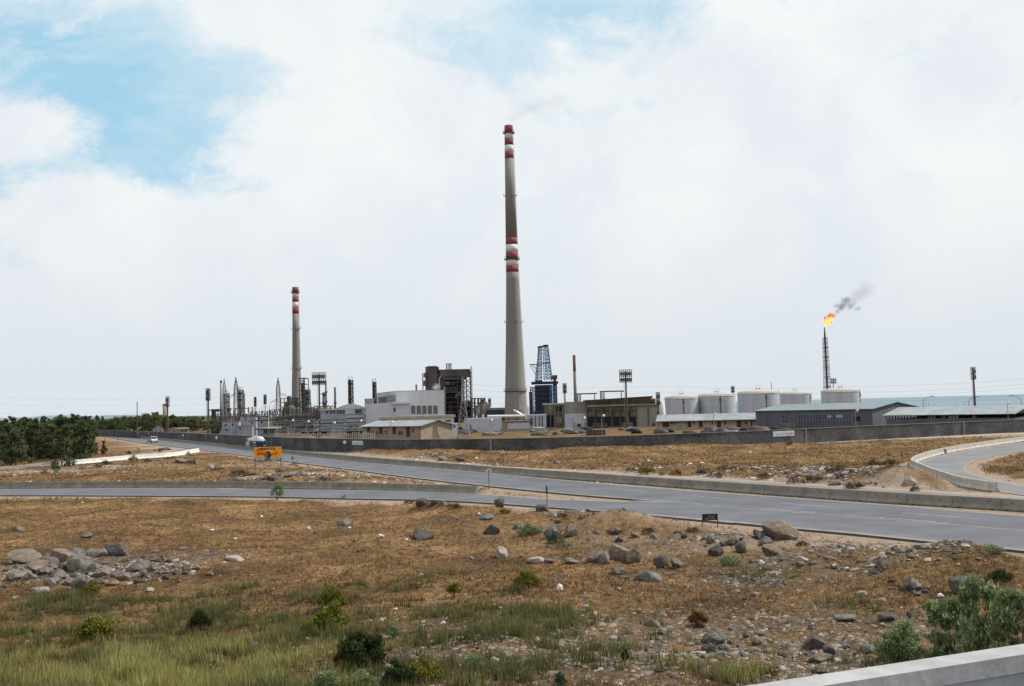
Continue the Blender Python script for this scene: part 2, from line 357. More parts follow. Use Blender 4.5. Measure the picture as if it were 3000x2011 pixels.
def ground_mat():
    m = bpy.data.materials.new('dry_field'); m.use_nodes = True; nt = m.node_tree; L = nt.links; b = nt.nodes['Principled BSDF']
    b.inputs['Roughness'].default_value = .95; b.inputs['Specular IOR Level'].default_value = .1
    tc = nt.nodes.new('ShaderNodeTexCoord'); at = nt.nodes.new('ShaderNodeAttribute'); at.attribute_name = 'col'
    sp = nt.nodes.new('ShaderNodeSeparateColor'); L.new(at.outputs['Color'], sp.inputs[0])
    def nz(s, d=5, r=.6):
        n = nt.nodes.new('ShaderNodeTexNoise'); n.inputs['Scale'].default_value = s; n.inputs['Detail'].default_value = d; n.inputs['Roughness'].default_value = r
        L.new(tc.outputs['Object'], n.inputs['Vector']); return n.outputs['Fac']
    def ramp(f, *st):
        r = nt.nodes.new('ShaderNodeValToRGB'); L.new(f, r.inputs[0]); e = r.color_ramp.elements
        e[0].position, e[0].color = st[0][0], c4(st[0][1]); e[1].position, e[1].color = st[-1][0], c4(st[-1][1])
        for p, c in st[1:-1]: q = e.new(p); q.color = c4(c)
        return r.outputs[0]
    def mix(f, a, b_, mode='MIX'):
        x = nt.nodes.new('ShaderNodeMix'); x.data_type = 'RGBA'; x.blend_type = mode
        if isinstance(f, float): x.inputs[0].default_value = f
        else: L.new(f, x.inputs[0])
        for s_, v in ((6, a), (7, b_)):
            if isinstance(v, tuple): x.inputs[s_].default_value = v
            else: L.new(v, x.inputs[s_])
        return x.outputs[2]
    g1 = ramp(nz(.16, 6), (.30, (.066,.040,.020)), (.43, (.122,.074,.036)), (.56, (.180,.106,.050)), (.72, (.262,.168,.090)))
    g2 = ramp(nz(2.2, 8, .75), (.32, (.22,.22,.22)), (.46, (.8,.8,.8)), (.58, (1.25,1.22,1.15)), (.72, (2.0,1.95,1.85)))
    col = mix(1.0, g1, g2, 'MULTIPLY')
    g3 = ramp(nz(13, 4, .7), (.34, (.30,.30,.30)), (.5, (1,1,1)), (.64, (1.7,1.65,1.5)))
    col = mix(1.0, col, g3, 'MULTIPLY')
    # gravel speckle
    vo = nt.nodes.new('ShaderNodeTexVoronoi'); vo.inputs['Scale'].default_value = 6; L.new(tc.outputs['Object'], vo.inputs['Vector'])
    gr = ramp(vo.outputs['Color'], (.0, (.05,.042,.035)), (.5, (.105,.078,.055)), (1.0, (.19,.155,.12)))
    def mth(op, a, b_):
        n = nt.nodes.new('ShaderNodeMath'); n.operation = op; n.use_clamp = True
        for i, v in ((0, a), (1, b_)):
            if isinstance(v, float): n.inputs[i].default_value = v
            else: L.new(v, n.inputs[i])
        return n.outputs[0]
    thr = ramp(nz(1.1, 6, .7), (.42, (0,0,0)), (.6, (1,1,1)))
    col = mix(mth('MULTIPLY', sp.outputs[2], thr), col, gr)
    gg = ramp(nz(3, 5), (.3, (.035,.042,.016)), (.7, (.085,.088,.034)))
    col = mix(mth('MULTIPLY', sp.outputs[1], 0.65), col, gg)
    du = ramp(nz(1.2, 7, .7), (.3, (.20,.145,.10)), (.5, (.29,.222,.165)), (.7, (.36,.29,.225)))
    dn = mth('ADD', sp.outputs[0], mth('MULTIPLY', ramp(nz(.8, 6, .7), (.35, (0,0,0)), (.65, (1,1,1))), sp.outputs[0]))
    dn = mth('MULTIPLY', dn, ramp(nz(4, 5, .7), (.3, (.55,.55,.55)), (.55, (1,1,1))))
    col = mix(dn, col, du)
    # pale chips of stone and litter
    v2 = nt.nodes.new('ShaderNodeTexVoronoi'); v2.inputs['Scale'].default_value = 1.7; L.new(tc.outputs['Object'], v2.inputs['Vector'])
    chips = ramp(v2.outputs['Distance'], (.035, (1,1,1)), (.06, (0,0,0)))
    col = mix(mth('MULTIPLY', chips, 0.35), col, (.42,.38,.33,1))
    L.new(col, b.inputs['Base Color'])
    bp = nt.nodes.new('ShaderNodeBump'); bp.inputs['Distance'].default_value = .14
    L.new(nz(3.5, 8, .75), bp.inputs['Height']); L.new(bp.outputs[0], b.inputs['Normal'])
    return m
gm = ground_mat()
gfar = np.clip((yf-520)/80, 0, 1)*(xf < 0)+.28*np.clip((yf-np.interp(xf, wx, wy))/6, 0, 1)*(yf < 520)*fbm(xf/9, yf/9, 3, 71)*1.6  # distant land tinted dull green to look hazier; yard strip olive
me = fastmesh('ground', vv, ff, gm, np.c_[dust, np.clip(greenness(xf, yf)*.8+gfar*1.5, 0, 1.4), np.clip(stony(xf, yf)*.7, 0, 1)], smooth=True)
ground = bpy.data.objects.new('ground', me); COL.objects.link(ground); tag(ground, kind='structure')

def road_mat(name, base, dusty):
    m = bpy.data.materials.new(name); m.use_nodes = True; nt = m.node_tree; L = nt.links; b = nt.nodes['Principled BSDF']
    b.inputs['Roughness'].default_value = .8; b.inputs['Specular IOR Level'].default_value = .25
    tc = nt.nodes.new('ShaderNodeTexCoord'); at = nt.nodes.new('ShaderNodeAttribute'); at.attribute_name = 'col'
    sp = nt.nodes.new('ShaderNodeSeparateColor'); L.new(at.outputs['Color'], sp.inputs[0])
    n1 = nt.nodes.new('ShaderNodeTexNoise'); n1.inputs['Scale'].default_value = .25; n1.inputs['Detail'].default_value = 6; L.new(tc.outputs['Object'], n1.inputs['Vector'])
    r1 = nt.nodes.new('ShaderNodeValToRGB'); r1.color_ramp.elements[0].position = .3; r1.color_ramp.elements[1].position = .7
    r1.color_ramp.elements[0].color = c4([v*.78 for v in base]); r1.color_ramp.elements[1].color = c4([v*1.18 for v in base]); L.new(n1.outputs['Fac'], r1.inputs[0])
    n2 = nt.nodes.new('ShaderNodeTexNoise'); n2.inputs['Scale'].default_value = 1.1; n2.inputs['Detail'].default_value = 7; n2.inputs['Roughness'].default_value = .7; L.new(tc.outputs['Object'], n2.inputs['Vector'])
    # dust amount = edge factor + noise threshold
    a = nt.nodes.new('ShaderNodeMath'); a.operation = 'MULTIPLY_ADD'; L.new(n2.outputs['Fac'], a.inputs[0]); a.inputs[1].default_value = 2.0; a.inputs[2].default_value = -1.35+dusty
    s = nt.nodes.new('ShaderNodeMath'); s.operation = 'ADD'; s.use_clamp = True; L.new(a.outputs[0], s.inputs[0]); L.new(sp.outputs[0], s.inputs[1])
    mx = nt.nodes.new('ShaderNodeMix'); mx.data_type = 'RGBA'; L.new(s.outputs[0], mx.inputs[0]); L.new(r1.outputs[0], mx.inputs[6]); mx.inputs[7].default_value = (.28,.225,.175,1)
    # darker wheel tracks, and the shade painted on the road lip
    m2 = nt.nodes.new('ShaderNodeMix'); m2.data_type = 'RGBA'; m2.blend_type = 'MULTIPLY'; L.new(sp.outputs[1], m2.inputs[0]); L.new(mx.outputs[2], m2.inputs[6]); m2.inputs[7].default_value = (.72,.72,.74,1)
    L.new(m2.outputs[2], b.inputs['Base Color'])
    bp = nt.nodes.new('ShaderNodeBump'); bp.inputs['Distance'].default_value = .01; n3 = nt.nodes.new('ShaderNodeTexNoise'); n3.inputs['Scale'].default_value = 30; L.new(tc.outputs['Object'], n3.inputs['Vector'])
    L.new(n3.outputs['Fac'], bp.inputs['Height']); L.new(bp.outputs[0], b.inputs['Normal'])
    return m
asph = road_mat('asphalt', (.100,.105,.122), .2); asph2 = road_mat('dusty_asphalt', (.15,.14,.135), .42); asph3 = road_mat('pale_asphalt', (.15,.153,.162), .2)
def ribbon(name, ea, eb, z, m, n=220, k=14, edge=1.2, crop=None, tracks=(), lower=None, skirt=0):
    A = cat(gp(ea), n); B = cat(gp(eb), n); vs = []; cs = []
    for a, b in zip(A, B):
        w = (b-a).length
        for j in range(k+1):
            t = j/k; q = a.lerp(b, t); vs.append((q.x, q.y, z)); d = min(t, 1-t)*w
            tr = max([0]+[math.exp(-((t*w-c)/.35)**2) for c in tracks])
            f = max(0, 1-d/edge)
            if lower is not None and t > .5: f *= 1 if q.x < lower else max(0.12, 1-(q.x-lower)/6)
            cs.append((f, tr*.5, 0))
    fs = [(i*(k+1)+j, i*(k+1)+j+1, (i+1)*(k+1)+j+1, (i+1)*(k+1)+j) for i in range(n-1) for j in range(k)]
    if skirt:
        b0 = len(vs)
        for i in range(n):
            for e in (0, k): x_, y_, z_ = vs[i*(k+1)+e]; vs.append((x_, y_, z_)); vs.append((x_, y_, z_-skirt)); cs += [(0,1.6,0)]*2  # lip coloured darker for the shadow of the step
        for i in range(n-1):
            for e in (0, 2): a = b0+i*4+e; fs.append((a, a+1, a+5, a+4))
    me = fastmesh(name, vs, fs, m, np.array(cs)); o = bpy.data.objects.new(name, me); COL.objects.link(o)
    # make faces look up
    if me.polygons[0].normal.z < 0: me.flip_normals()
    return tag(o, kind='structure')
i0 = 7
# main carriageway: left stretch of two lanes, right stretch with the merging lane
ribbon('slip_road', slip_top, slip_bot, .096, asph, 200, 10, .7, skirt=.14)
ribbon('highway', main_top, [(3400,1590),(3000,1558),(2600,1525)]+main_bot_l, .104, asph, 300, 24, .9, tracks=(1.6, 3.3, 5.4, 7.1), lower=P(1800,1465).x, skirt=.14)
mr_top = [(3400,1588),(3000,1556),(2600,1523),(2200,1492),(1980,1474)]
mr_bot = [(3400,1662),(3000,1620),(2819,1602),(2499,1569),(2324,1553),(2099,1531),(1900,1514)]
ribbon('merge_lane', mr_top, mr_bot, .100, asph, 120, 8, .35, skirt=.14)
ribbon('far_carriageway', far_top, med_bot+[(215,1264)], .012, asph2, 260, 12, 2.5)
ribbon('service_road', curve_out, curve_in, .012, asph3, 160, 10, 1.0)
ribbon('side_road', side_far, side_near, .006, asph2, 80, 6, 1.2)
pathm = mat('pale_dust', (.34,.29,.23), (.24,.20,.16), scale=.6)
pt = ribbon('wall_path', path_far, path_near, .006, pathm, 60, 3, 1)
# painted lines
linem = mat('worn_white_line', (.36,.365,.37), (.13,.135,.15), scale=3, lo=.4, hi=.6)
def dashes(name, pts, dash, gap, w, z, n=700, start=0):
    C = cat(gp(pts), n); mb = MB(); L = 0; a = None
    for i in range(1, n):
        p, q = C[i-1], C[i]; ph = (L+start) % (dash+gap); 
        if ph < dash:
            d = (q-p).normalized(); s = Vector((-d.y, d.x, 0))*w/2
            mb.add([(p-s).to_tuple()[:2]+(z,), (q-s).to_tuple()[:2]+(z,), (q+s).to_tuple()[:2]+(z,), (p+s).to_tuple()[:2]+(z,)], [(0,1,2,3)])
        L += (q-p).length
    return tag(mb.build(name, linem), kind='structure')
dashes('lane_line', [(3300,1561),(2985,1534),(2682,1510),(2424,1490),(2237,1474),(1965,1451),(1460,1405.5),(1200,1382.5),(1013,1362.5),(820,1340.5),(614,1313),(400,1290)], 4, 6, .15, .109)
dashes('edge_line', [(3300,1583),(2875,1547),(2604,1523),(2200,1492.5),(1900,1468)], 5, 5, .15, .109)
dashes('road_edge_line', [(1900,1468),(1679,1450.5),(1439,1426.5),(1200,1399.5),(1013,1374.5),(824,1350.5),(742,1339),(550,1314),(400,1296.3)], 40, 1, .14, .109)
# the deck of the road the viewpoint is on
u3 = Vector((PD.x, PD.y, 0)); n3 = Vector((PN.x, PN.y, 0)); pa = Vector((PA.x, PA.y, 0))
mb = MB(); q = [pa+u3*s+n3*t for s, t in ((-40, -14), (60, -14), (60, -.12), (-40, -.12))]
mb.add([(p.x, p.y, 5.44) for p in q], [(0,1,2,3)]); tag(mb.build('bridge_road', asph), kind='structure')
# sea
mb = MB(); mb.add([(-9000,560,-2.2),(40000,560,-2.2),(40000,40000,-2.2),(-9000,40000,-2.2)], [(0,1,2,3)])
def seamat():
    m = bpy.data.materials.new('sea_water'); m.use_nodes = True; nt = m.node_tree; b = nt.nodes['Principled BSDF']
    b.inputs['Roughness'].default_value = .6; b.inputs['Specular IOR Level'].default_value = .08
    tc = nt.nodes.new('ShaderNodeTexCoord'); mp = nt.nodes.new('ShaderNodeMapping'); mp.inputs['Scale'].default_value = (.02, .004, 1); nt.links.new(tc.outputs['Object'], mp.inputs[0])
    n = nt.nodes.new('ShaderNodeTexNoise'); n.inputs['Scale'].default_value = 1; n.inputs['Detail'].default_value = 8; nt.links.new(mp.outputs[0], n.inputs['Vector'])
    r = nt.nodes.new('ShaderNodeValToRGB'); r.color_ramp.elements[0].color = (.125,.18,.22,1); r.color_ramp.elements[1].color = (.18,.25,.295,1); r.color_ramp.elements[0].position = .35; r.color_ramp.elements[1].position = .65
    nt.links.new(n.outputs['Fac'], r.inputs[0]); nt.links.new(r.outputs[0], b.inputs['Base Color'])
    return m
tag(mb.build('sea', seamat()), kind='structure')
# land far along the coast, left, with distance haze put into its colour
hm = mat('haze_tinted_hill', (.20,.26,.30), (.17,.225,.26), scale=.004)
mb = MB(); n = 60; vs = []
for k in range(n+1):
    px = -200+k*(480+200)/n; Yd = 3600; p = V(px, 1240, Yd)
    hgt = 8+20*float(fbm(np.array(px/90.), np.array(1.), 4, 3))*max(0, min(1, (470-px)/160.))
    vs += [(p.x, Yd, -3), (p.x, Yd+30, hgt), (p.x, Yd+500, -3)]
for k in range(n):
    a = k*3; mb_f = [(a, a+3, a+4, a+1), (a+1, a+4, a+5, a+2)]
    for f in mb_f: mb.f.append(f); mb.mi.append(0); mb.sm.append(True)
mb.v = vs; tag(mb.build('hills', hm), kind='structure')
# ================================================================== BARRIERS
SEGPROF = [(-.28,0),(-.28,.08),(-.13,.30),(-.09,.80),(.09,.80),(.13,.30),(.28,.08),(.28,0)]
def seg_mesh(name, L, m, holes=True, hscale=1.0):
    mb = MB(); mb.prismx([(y, z*hscale) for y, z in SEGPROF], 0, L-.035)
    if holes:
        for s in (-1, 1):
            for x in (L*.25, L*.75): mb.tube((x, s*.115, .52), (x, s*.125, .52), .045, .045, 8, 1)
        for x in (L*.15, L*.85):
            for s in (-1, 1): mb.b2(x-.12, x+.12, s*.275-.012, s*.275+.012, 0, .05, 1)
    return mb.data(name, [m, M['black']])
def barrier(name, label, cat_, pts, L, m, hscale=1.0, maxn=100, z=0, smooth=True, group=None):
    W = gp(pts); tot = sum((b-a).length for a, b in zip(W, W[1:])); n = int(tot/L)
    C = cat(W, n+1); root = thing(name, label, cat_, (C[0].x, C[0].y, 0), 0, group)
    me = seg_mesh('barrier_segment', L, m, True, hscale); rest = MB()
    for i in range(n):
        a, b = C[i]-C[0], C[i+1]-C[0]; ang = math.atan2(b.y-a.y, b.x-a.x); j = random.uniform(-.006, .006)
        if i < maxn:
            o = bpy.data.objects.new('barrier_segment', me); COL.objects.link(o); o.parent = root; o.location = (a.x, a.y+random.uniform(-.02,.02), z); o.rotation_euler = (0, 0, ang+j)
            o.scale = ((b-a).length/L, 1, random.uniform(.985, 1.015))
        else:
            for p0, p1 in [(a, b)]:
                d = (p1-p0).normalized(); s = Vector((-d.y, d.x, 0)); vs = []
                for q in (p0, p1-d*.04):
                    for y, zz in SEGPROF: w = q+s*y; vs.append((w.x, w.y, zz*hscale))
                k = len(SEGPROF); rest.add(vs, [tuple(range(k))[::-1], tuple(range(k, 2*k))]+[(e, (e+1) % k, k+(e+1) % k, k+e) for e in range(k)])
    if rest.v:
        o = rest.build('barrier_segments_beyond', m, root); o['kind'] = 'stuff'
    return root
barrier('concrete_barrier', 'long grey precast concrete barrier down the middle of the highway, running across the whole photo', 'barrier', med_bot, 3.4, M['barrier'])
sb = [(-400,1440),(0,1436.5),(500,1432),(800,1433),(1000,1437),(1180,1441),(1290,1446),(1400,1449.5)]
barrier('concrete_barrier', 'grey precast concrete barrier along the far side of the slip road at the left', 'barrier', [(-400,1437),(0,1432),(500,1430),(800,1431.5),(1000,1435),(1180,1440),(1300,1444),(1400,1449)], 3.6, M['barrier'], .95)
barrier('concrete_barrier', 'bright whitewashed concrete barrier beside the pine wood at the left', 'barrier', [(122,1368),(242,1359),(388,1346),(500,1338),(582,1324)], 4.0, M['white_barrier'], 1.0)
barrier('concrete_barrier', 'pale concrete barrier curving round the bend of the service road at the right', 'barrier', [(3300,1258),(3150,1275),(3000,1293),(2882,1309),(2768,1329),(2700,1348),(2676,1360),(2672,1367),(2684,1374),(2742,1399),(2806,1421),(2867,1434),(2921,1441)], 3.2, mat('pale_barrier_concrete', (.46,.44,.40), (.32,.30,.265), scale=1.5, coord='Generated'))
# parapet of the road at the viewpoint
mb = MB(); mb.prismx([(-.08,0),(-.08,.90),(-.10,.90),(-.10,1.005),(.09,1.005),(.09,.90),(.07,.90),(.07,0)], -40, 60)
parm = mat('parapet_concrete', (.42,.42,.42), (.27,.27,.275), scale=1.5, bump=.006, bscale=14)
par = mb.build('parapet_wall', parm, None, (PA.x, PA.y, 5.43), math.atan2(PD.y, PD.x))
tag(par, 'smooth pale concrete parapet with a light coping crossing the lower right corner', 'parapet')
# ================================================================== PERIMETER WALL
def stonewall_mat():
    m = bpy.data.materials.new('dark_rubble_stone'); m.use_nodes = True; nt = m.node_tree; L = nt.links; b = nt.nodes['Principled BSDF']; b.inputs['Roughness'].default_value = .9
    tc = nt.nodes.new('ShaderNodeTexCoord'); v = nt.nodes.new('ShaderNodeTexVoronoi'); v.inputs['Scale'].default_value = 3.2; L.new(tc.outputs['Object'], v.inputs['Vector'])
    r = nt.nodes.new('ShaderNodeValToRGB'); r.color_ramp.elements[0].color = (.018,.022,.030,1); r.color_ramp.elements[1].color = (.075,.075,.082,1); L.new(v.outputs['Color'], r.inputs[0])
    d = nt.nodes.new('ShaderNodeTexVoronoi'); d.feature = 'DISTANCE_TO_EDGE'; d.inputs['Scale'].default_value = 3.2; L.new(tc.outputs['Object'], d.inputs['Vector'])
    r2 = nt.nodes.new('ShaderNodeValToRGB'); r2.color_ramp.elements[0].position = .02; r2.color_ramp.elements[1].position = .06; L.new(d.outputs['Distance'], r2.inputs[0])
    mx = nt.nodes.new('ShaderNodeMix'); mx.data_type = 'RGBA'; L.new(r2.outputs[0], mx.inputs[0]); mx.inputs[6].default_value = (.11,.108,.108,1); L.new(r.outputs[0], mx.inputs[7]); nq = nt.nodes.new('ShaderNodeTexNoise'); nq.inputs['Scale'].default_value = .22; nq.inputs['Detail'].default_value = 6; L.new(tc.outputs['Object'], nq.inputs['Vector']); rq = nt.nodes.new('ShaderNodeValToRGB'); rq.color_ramp.elements[0].position = .35; rq.color_ramp.elements[1].position = .65; rq.color_ramp.elements[0].color = (.55,.55,.6,1); rq.color_ramp.elements[1].color = (1.6,1.5,1.35,1); L.new(nq.outputs['Fac'], rq.inputs[0]); mq = nt.nodes.new('ShaderNodeMix'); mq.data_type = 'RGBA'; mq.blend_type = 'MULTIPLY'; mq.inputs[0].default_value = 1; L.new(mx.outputs[2], mq.inputs[6]); L.new(rq.outputs[0], mq.inputs[7]); L.new(mq.outputs[2], b.inputs['Base Color'])
    bp = nt.nodes.new('ShaderNodeBump'); bp.inputs['Distance'].default_value = .08; L.new(d.outputs['Distance'], bp.inputs['Height']); L.new(bp.outputs[0], b.inputs['Normal'])
    return m
WM = stonewall_mat()
WH = 2.7
C = cat(WALLP, 200); wall = thing('perimeter_wall', 'long dark rubble stone wall enclosing the industrial plant', 'wall', (0,0,0))
mb = MB(); cp = MB()
for m_, hw, z0, z1 in ((mb, .25, -.6, WH-.1), (cp, .32, WH-.1, WH)):
    for i, p in enumerate(C):
        d = (C[min(i+1, len(C)-1)]-C[max(i-1, 0)]).normalized(); s = Vector((-d.y, d.x, 0))*hw
        m_.v += [(p.x-s.x, p.y-s.y, z0), (p.x-s.x, p.y-s.y, z1), (p.x+s.x, p.y+s.y, z1), (p.x+s.x, p.y+s.y, z0)]
        if i:
            a = (i-1)*4
            for k in range(3): m_.f.append((a+k, a+k+1, a+5+k, a+4+k)); m_.mi.append(0); m_.sm.append(False)
mb.build('stone_face', WM, wall); cp.build('coping', mat('wall_coping', (.17,.165,.16), scale=2), wall)
for px in (792+8, 1200+240, 1853, 2358, 2822, 1200+800*.2993):
    p, d = wall_pt(px, 1290); ang = math.atan2(d.y, d.x); o = MB().b2(-.12, .12, -.42, .42, -.4, 2.75).build('wall_joint', M['barrier'], wall, (p.x, p.y, 0), ang)

# ================================================================== BUILDINGS
def solve(C, phi, r, right):
    d = Vector((math.sin(phi), math.cos(phi), 0)) if right else Vector((-math.cos(phi), math.sin(phi), 0))
    return (r*C.y-C.x)/(d.x-r*d.y)
class Bld:
    """a building placed by its nearest corner; local x runs along the left-hand face (x<0), local y along the right-hand face"""
    def __init__(s, name, label, cat_, xl, xc, xr, Yc, phi, ytop, py=1215, w=None, l=None, group=None, z0=0):
        s.phi = R(phi); r = RX(xc, py); s.C = Vector((r*Yc, Yc, 0)); s.py = py
        s.l = l if l is not None else solve(s.C, s.phi, RX(xl, py), False)
        s.w = w if w is not None else solve(s.C, s.phi, RX(xr, py), True)
        if not 0 < s.l < 130: s.l = 7.0
        s.z = HT(xc, ytop, Yc)-z0; s.z0 = z0
        s.root = thing(name, label, cat_, (s.C.x, s.C.y, z0), -s.phi, group); s.Yc = Yc
    def u(s, px, right=False): return solve(s.C, s.phi, RX(px, s.py), right)
    def at(s, px, py, right=False):
        t = s.u(px, right); d = Vector((math.sin(s.phi), math.cos(s.phi), 0)) if right else Vector((-math.cos(s.phi), math.sin(s.phi), 0))
        q = s.C+d*t; return (t if right else -t), HT(px, py, q.y)-s.z0
    def walls(s, m, z=None, name='wall', z0=0):
        return MB().b2(-s.l, 0, 0, s.w, z0-.3, s.z if z is None else z).build(name, m, s.root)
    def rect(s, name, m, px0, px1, py0, py1, right=False, depth=.06, parent=None, frame=None):
        a, z1 = s.at(px0, py0, right); b, z2 = s.at(px1, py0, right); _, z0 = s.at((px0+px1)/2, py1, right); zt = (z1+z2)/2
        mb = MB()
        if right: mb.b2(-.02, depth, a, b, z0, zt)
        else: mb.b2(a, b, -depth, .02, z0, zt)
        o = mb.build(name, m, parent or s.root)
        if frame:
            fr = MB(); nx_, nz_ = frame; lo, hi = min(a, b), max(a, b)
            for i in range(nx_+1):
                t = lo+(hi-lo)*i/nx_
                if right: fr.b2(0, depth+.04, t-.05, t+.05, z0, zt)
                else: fr.b2(t-.05, t+.05, -depth-.04, 0, z0, zt)
            for i in range(nz_+1):
                t = z0+(zt-z0)*i/nz_
                if right: fr.b2(0, depth+.03, lo, hi, t-.04, t+.04)
                else: fr.b2(lo, hi, -depth-.03, 0, t-.04, t+.04)
            fr.build('frame', M['galv'], o)
        return o
    def flatroof(s, m, over=.3, th=.35, name='roof'):
        return MB().b2(-s.l-over, over, -over, s.w+over, s.z, s.z+th).build(name, m, s.root)
    def gable(s, m, zr, over=.5, th=.15, wallm=None, ridge=.5):
        e = s.z; y0 = -over; y1 = s.w+over; ym = s.w*ridge; k = (zr-e)/ym; k2 = (zr-e)/(s.w-ym)
        mb = MB(); za = e-k*over; zb = e-k2*over
        mb.prismx([(y0, za), (ym, zr), (y1, zb), (y1, zb+th), (ym, zr+th), (y0, za+th)], -s.l-over, over)
        o = mb.build('roof', m, s.root)
        if wallm: MB().prismx([(0, e-.01), (s.w, e-.01), (ym, zr-.03)], -s.l, 0).build('gable', wallm, s.root)
        return o
def lattice(mb, w0, w1, h, n, bw, z0=0, cx=0, cy=0, legs=4, x=True, mi=0):
    co = [(-1,-1),(1,-1),(1,1),(-1,1)]
    for i in range(n):
        za, zb = z0+h*i/n, z0+h*(i+1)/n; a = w0+(w1-w0)*i/n; b = w0+(w1-w0)*(i+1)/n
        for k in range(4):
            p, q = co[k], co[(k+1) % 4]
            mb.beam((cx+p[0]*a, cy+p[1]*a, za), (cx+p[0]*b, cy+p[1]*b, zb), bw*1.4, mi)
            mb.beam((cx+p[0]*b, cy+p[1]*b, zb), (cx+q[0]*b, cy+q[1]*b, zb), bw, mi)
            if x: mb.beam((cx+p[0]*a, cy+p[1]*a, za), (cx+q[0]*b, cy+q[1]*b, zb), bw, mi); mb.beam((cx+q[0]*a, cy+q[1]*a, za), (cx+p[0]*b, cy+p[1]*b, zb), bw, mi)
            else: mb.beam((cx+p[0]*a, cy+p[1]*a, za), (cx+q[0]*b, cy+q[1]*b, zb), bw, mi)
    return mb
# ---- chimneys
def chimney(name, label, px, Yd, prof, bands, rings, base_y, plats=()):
    """prof: (photo y, width px); bands: (y0, y1, material index)"""
    pb = V(px(base_y), base_y, Yd); root = thing(name, label, 'chimney', (pb.x, Yd, 0))
    ysn = [a for a, b in prof]; wsn = [b for a, b in prof]
    rad = lambda py: mt(float(np.interp(py, ysn, wsn)), Yd)/2
    cuts = sorted(set([ysn[0]]+[b[0] for b in bands]+[b[1] for b in bands]+ysn+[base_y]))
    zz = lambda py: HT(px(py), py, Yd)
    # shaft and painted bands, each a piece of the same surface
    def piece(nm, y0, y1, m):
        ks = [y0]+[c for c in cuts if y0 < c < y1]+[y1]
        return MB().lathe([(rad(k), zz(k)) for k in ks[::-1]], 40).build(nm, m, root)
    last = ysn[0]
    for y0, y1, c in bands:
        if y0 > last+.5: piece('shaft', last, y0, M['chim'])
        piece('painted_band', y0, y1, M[c]); last = y1
    ks = [last]+[c for c in cuts if last < c < base_y]+[base_y]
    pr = [(rad(k), zz(k)) for k in ks[::-1]]; pr = [(pr[0][0]*1.02, -.5)]+pr
    MB().lathe(pr, 40).build('shaft', M['chim'], root)
    for py, w in rings:
        r = rad(py); z = zz(py); g = MB()
        g.lathe([(r*.98, z-.5), (r+w, z-.15), (r+w, z), (r*.98, z)], 36, mi=0)
        for k in range(18):
            t = 2*PI*k/18; g.beam((math.cos(t)*(r+w-.05), math.sin(t)*(r+w-.05), z), (math.cos(t)*(r+w-.05), math.sin(t)*(r+w-.05), z+1.1), .05)
        for k in range(24):
            a, b = 2*PI*k/24, 2*PI*(k+1)/24
            for hh in (.55, 1.1): g.beam((math.cos(a)*(r+w-.05), math.sin(a)*(r+w-.05), z+hh), (math.cos(b)*(r+w-.05), math.sin(b)*(r+w-.05), z+hh), .05)
        g.build('gallery', M['rust'], root)
    for py in plats:
        r = rad(py); z = zz(py)
        for t in (-.15, PI+.15, PI/2*3+.4):
            MB().box((math.cos(t)*(r+.35), math.sin(t)*(r+.35), z), (.9, 1.1, .15), t).box((math.cos(t)*(r+.75), math.sin(t)*(r+.75), z+.5), (.08, 1.1, 1), t).build('platform', M['galv'], root)
    ld = MB(); t0 = -.12
    for k in range(len(cuts)-1):
        a, b = cuts[k], cuts[k+1]
        for s in (-.25, .25): ld.beam((rad(a)+.18, s, zz(a)), (rad(b)+.18, s, zz(b)), .06)
    ld.build('ladder', M['rust'], root)
    return root, rad, zz
Y1 = 450
cx1 = lambda py: 1492.5+(py-369)*(1512-1492.5)/(1222-369)
ch1, rad1, zz1 = chimney('tall_chimney', 'tallest concrete chimney with two groups of red and white bands', cx1, Y1,
  [(369,24.5),(560,30),(820,38),(1000,49),(1145,60),(1222,67)],
  [(369,390,'red'),(390,408,'wpaint'),(408,427,'red'),(427,447,'wpaint'),(447,466,'red'),(698,718,'red'),(718,739,'wpaint'),(739,760,'red'),(760,780,'wpaint'),(780,799,'red')],
  [(390,.8),(760,.8),(1146,.7)], 1222, (575, 945))
# framed opening and small panel near its foot
r_ = rad1(1190); a_ = R(-62); mb = MB().box((math.cos(a_)*(r_+.02), math.sin(a_)*(r_+.02), zz1(1191)), (.25, 2.2, 3.2), a_); mb.build('hatch', M['cream'], ch1)
Y2 = 480
cx2 = lambda py: 865+(py-842)*(868.5-865)/(1150-842)
ch2, rad2, zz2 = chimney('short_chimney', 'shorter concrete chimney with red and white bands at its top, left of the tall one', cx2, Y2,
  [(842,17.5),(965,19),(1080,23),(1150,27),(1230,31)], [(842,858,'red'),(858,873,'wpaint'),(873,886,'red'),(886,903,'wpaint'),(903,920,'red')], [(858,.6)], 1230, (965, 1081))
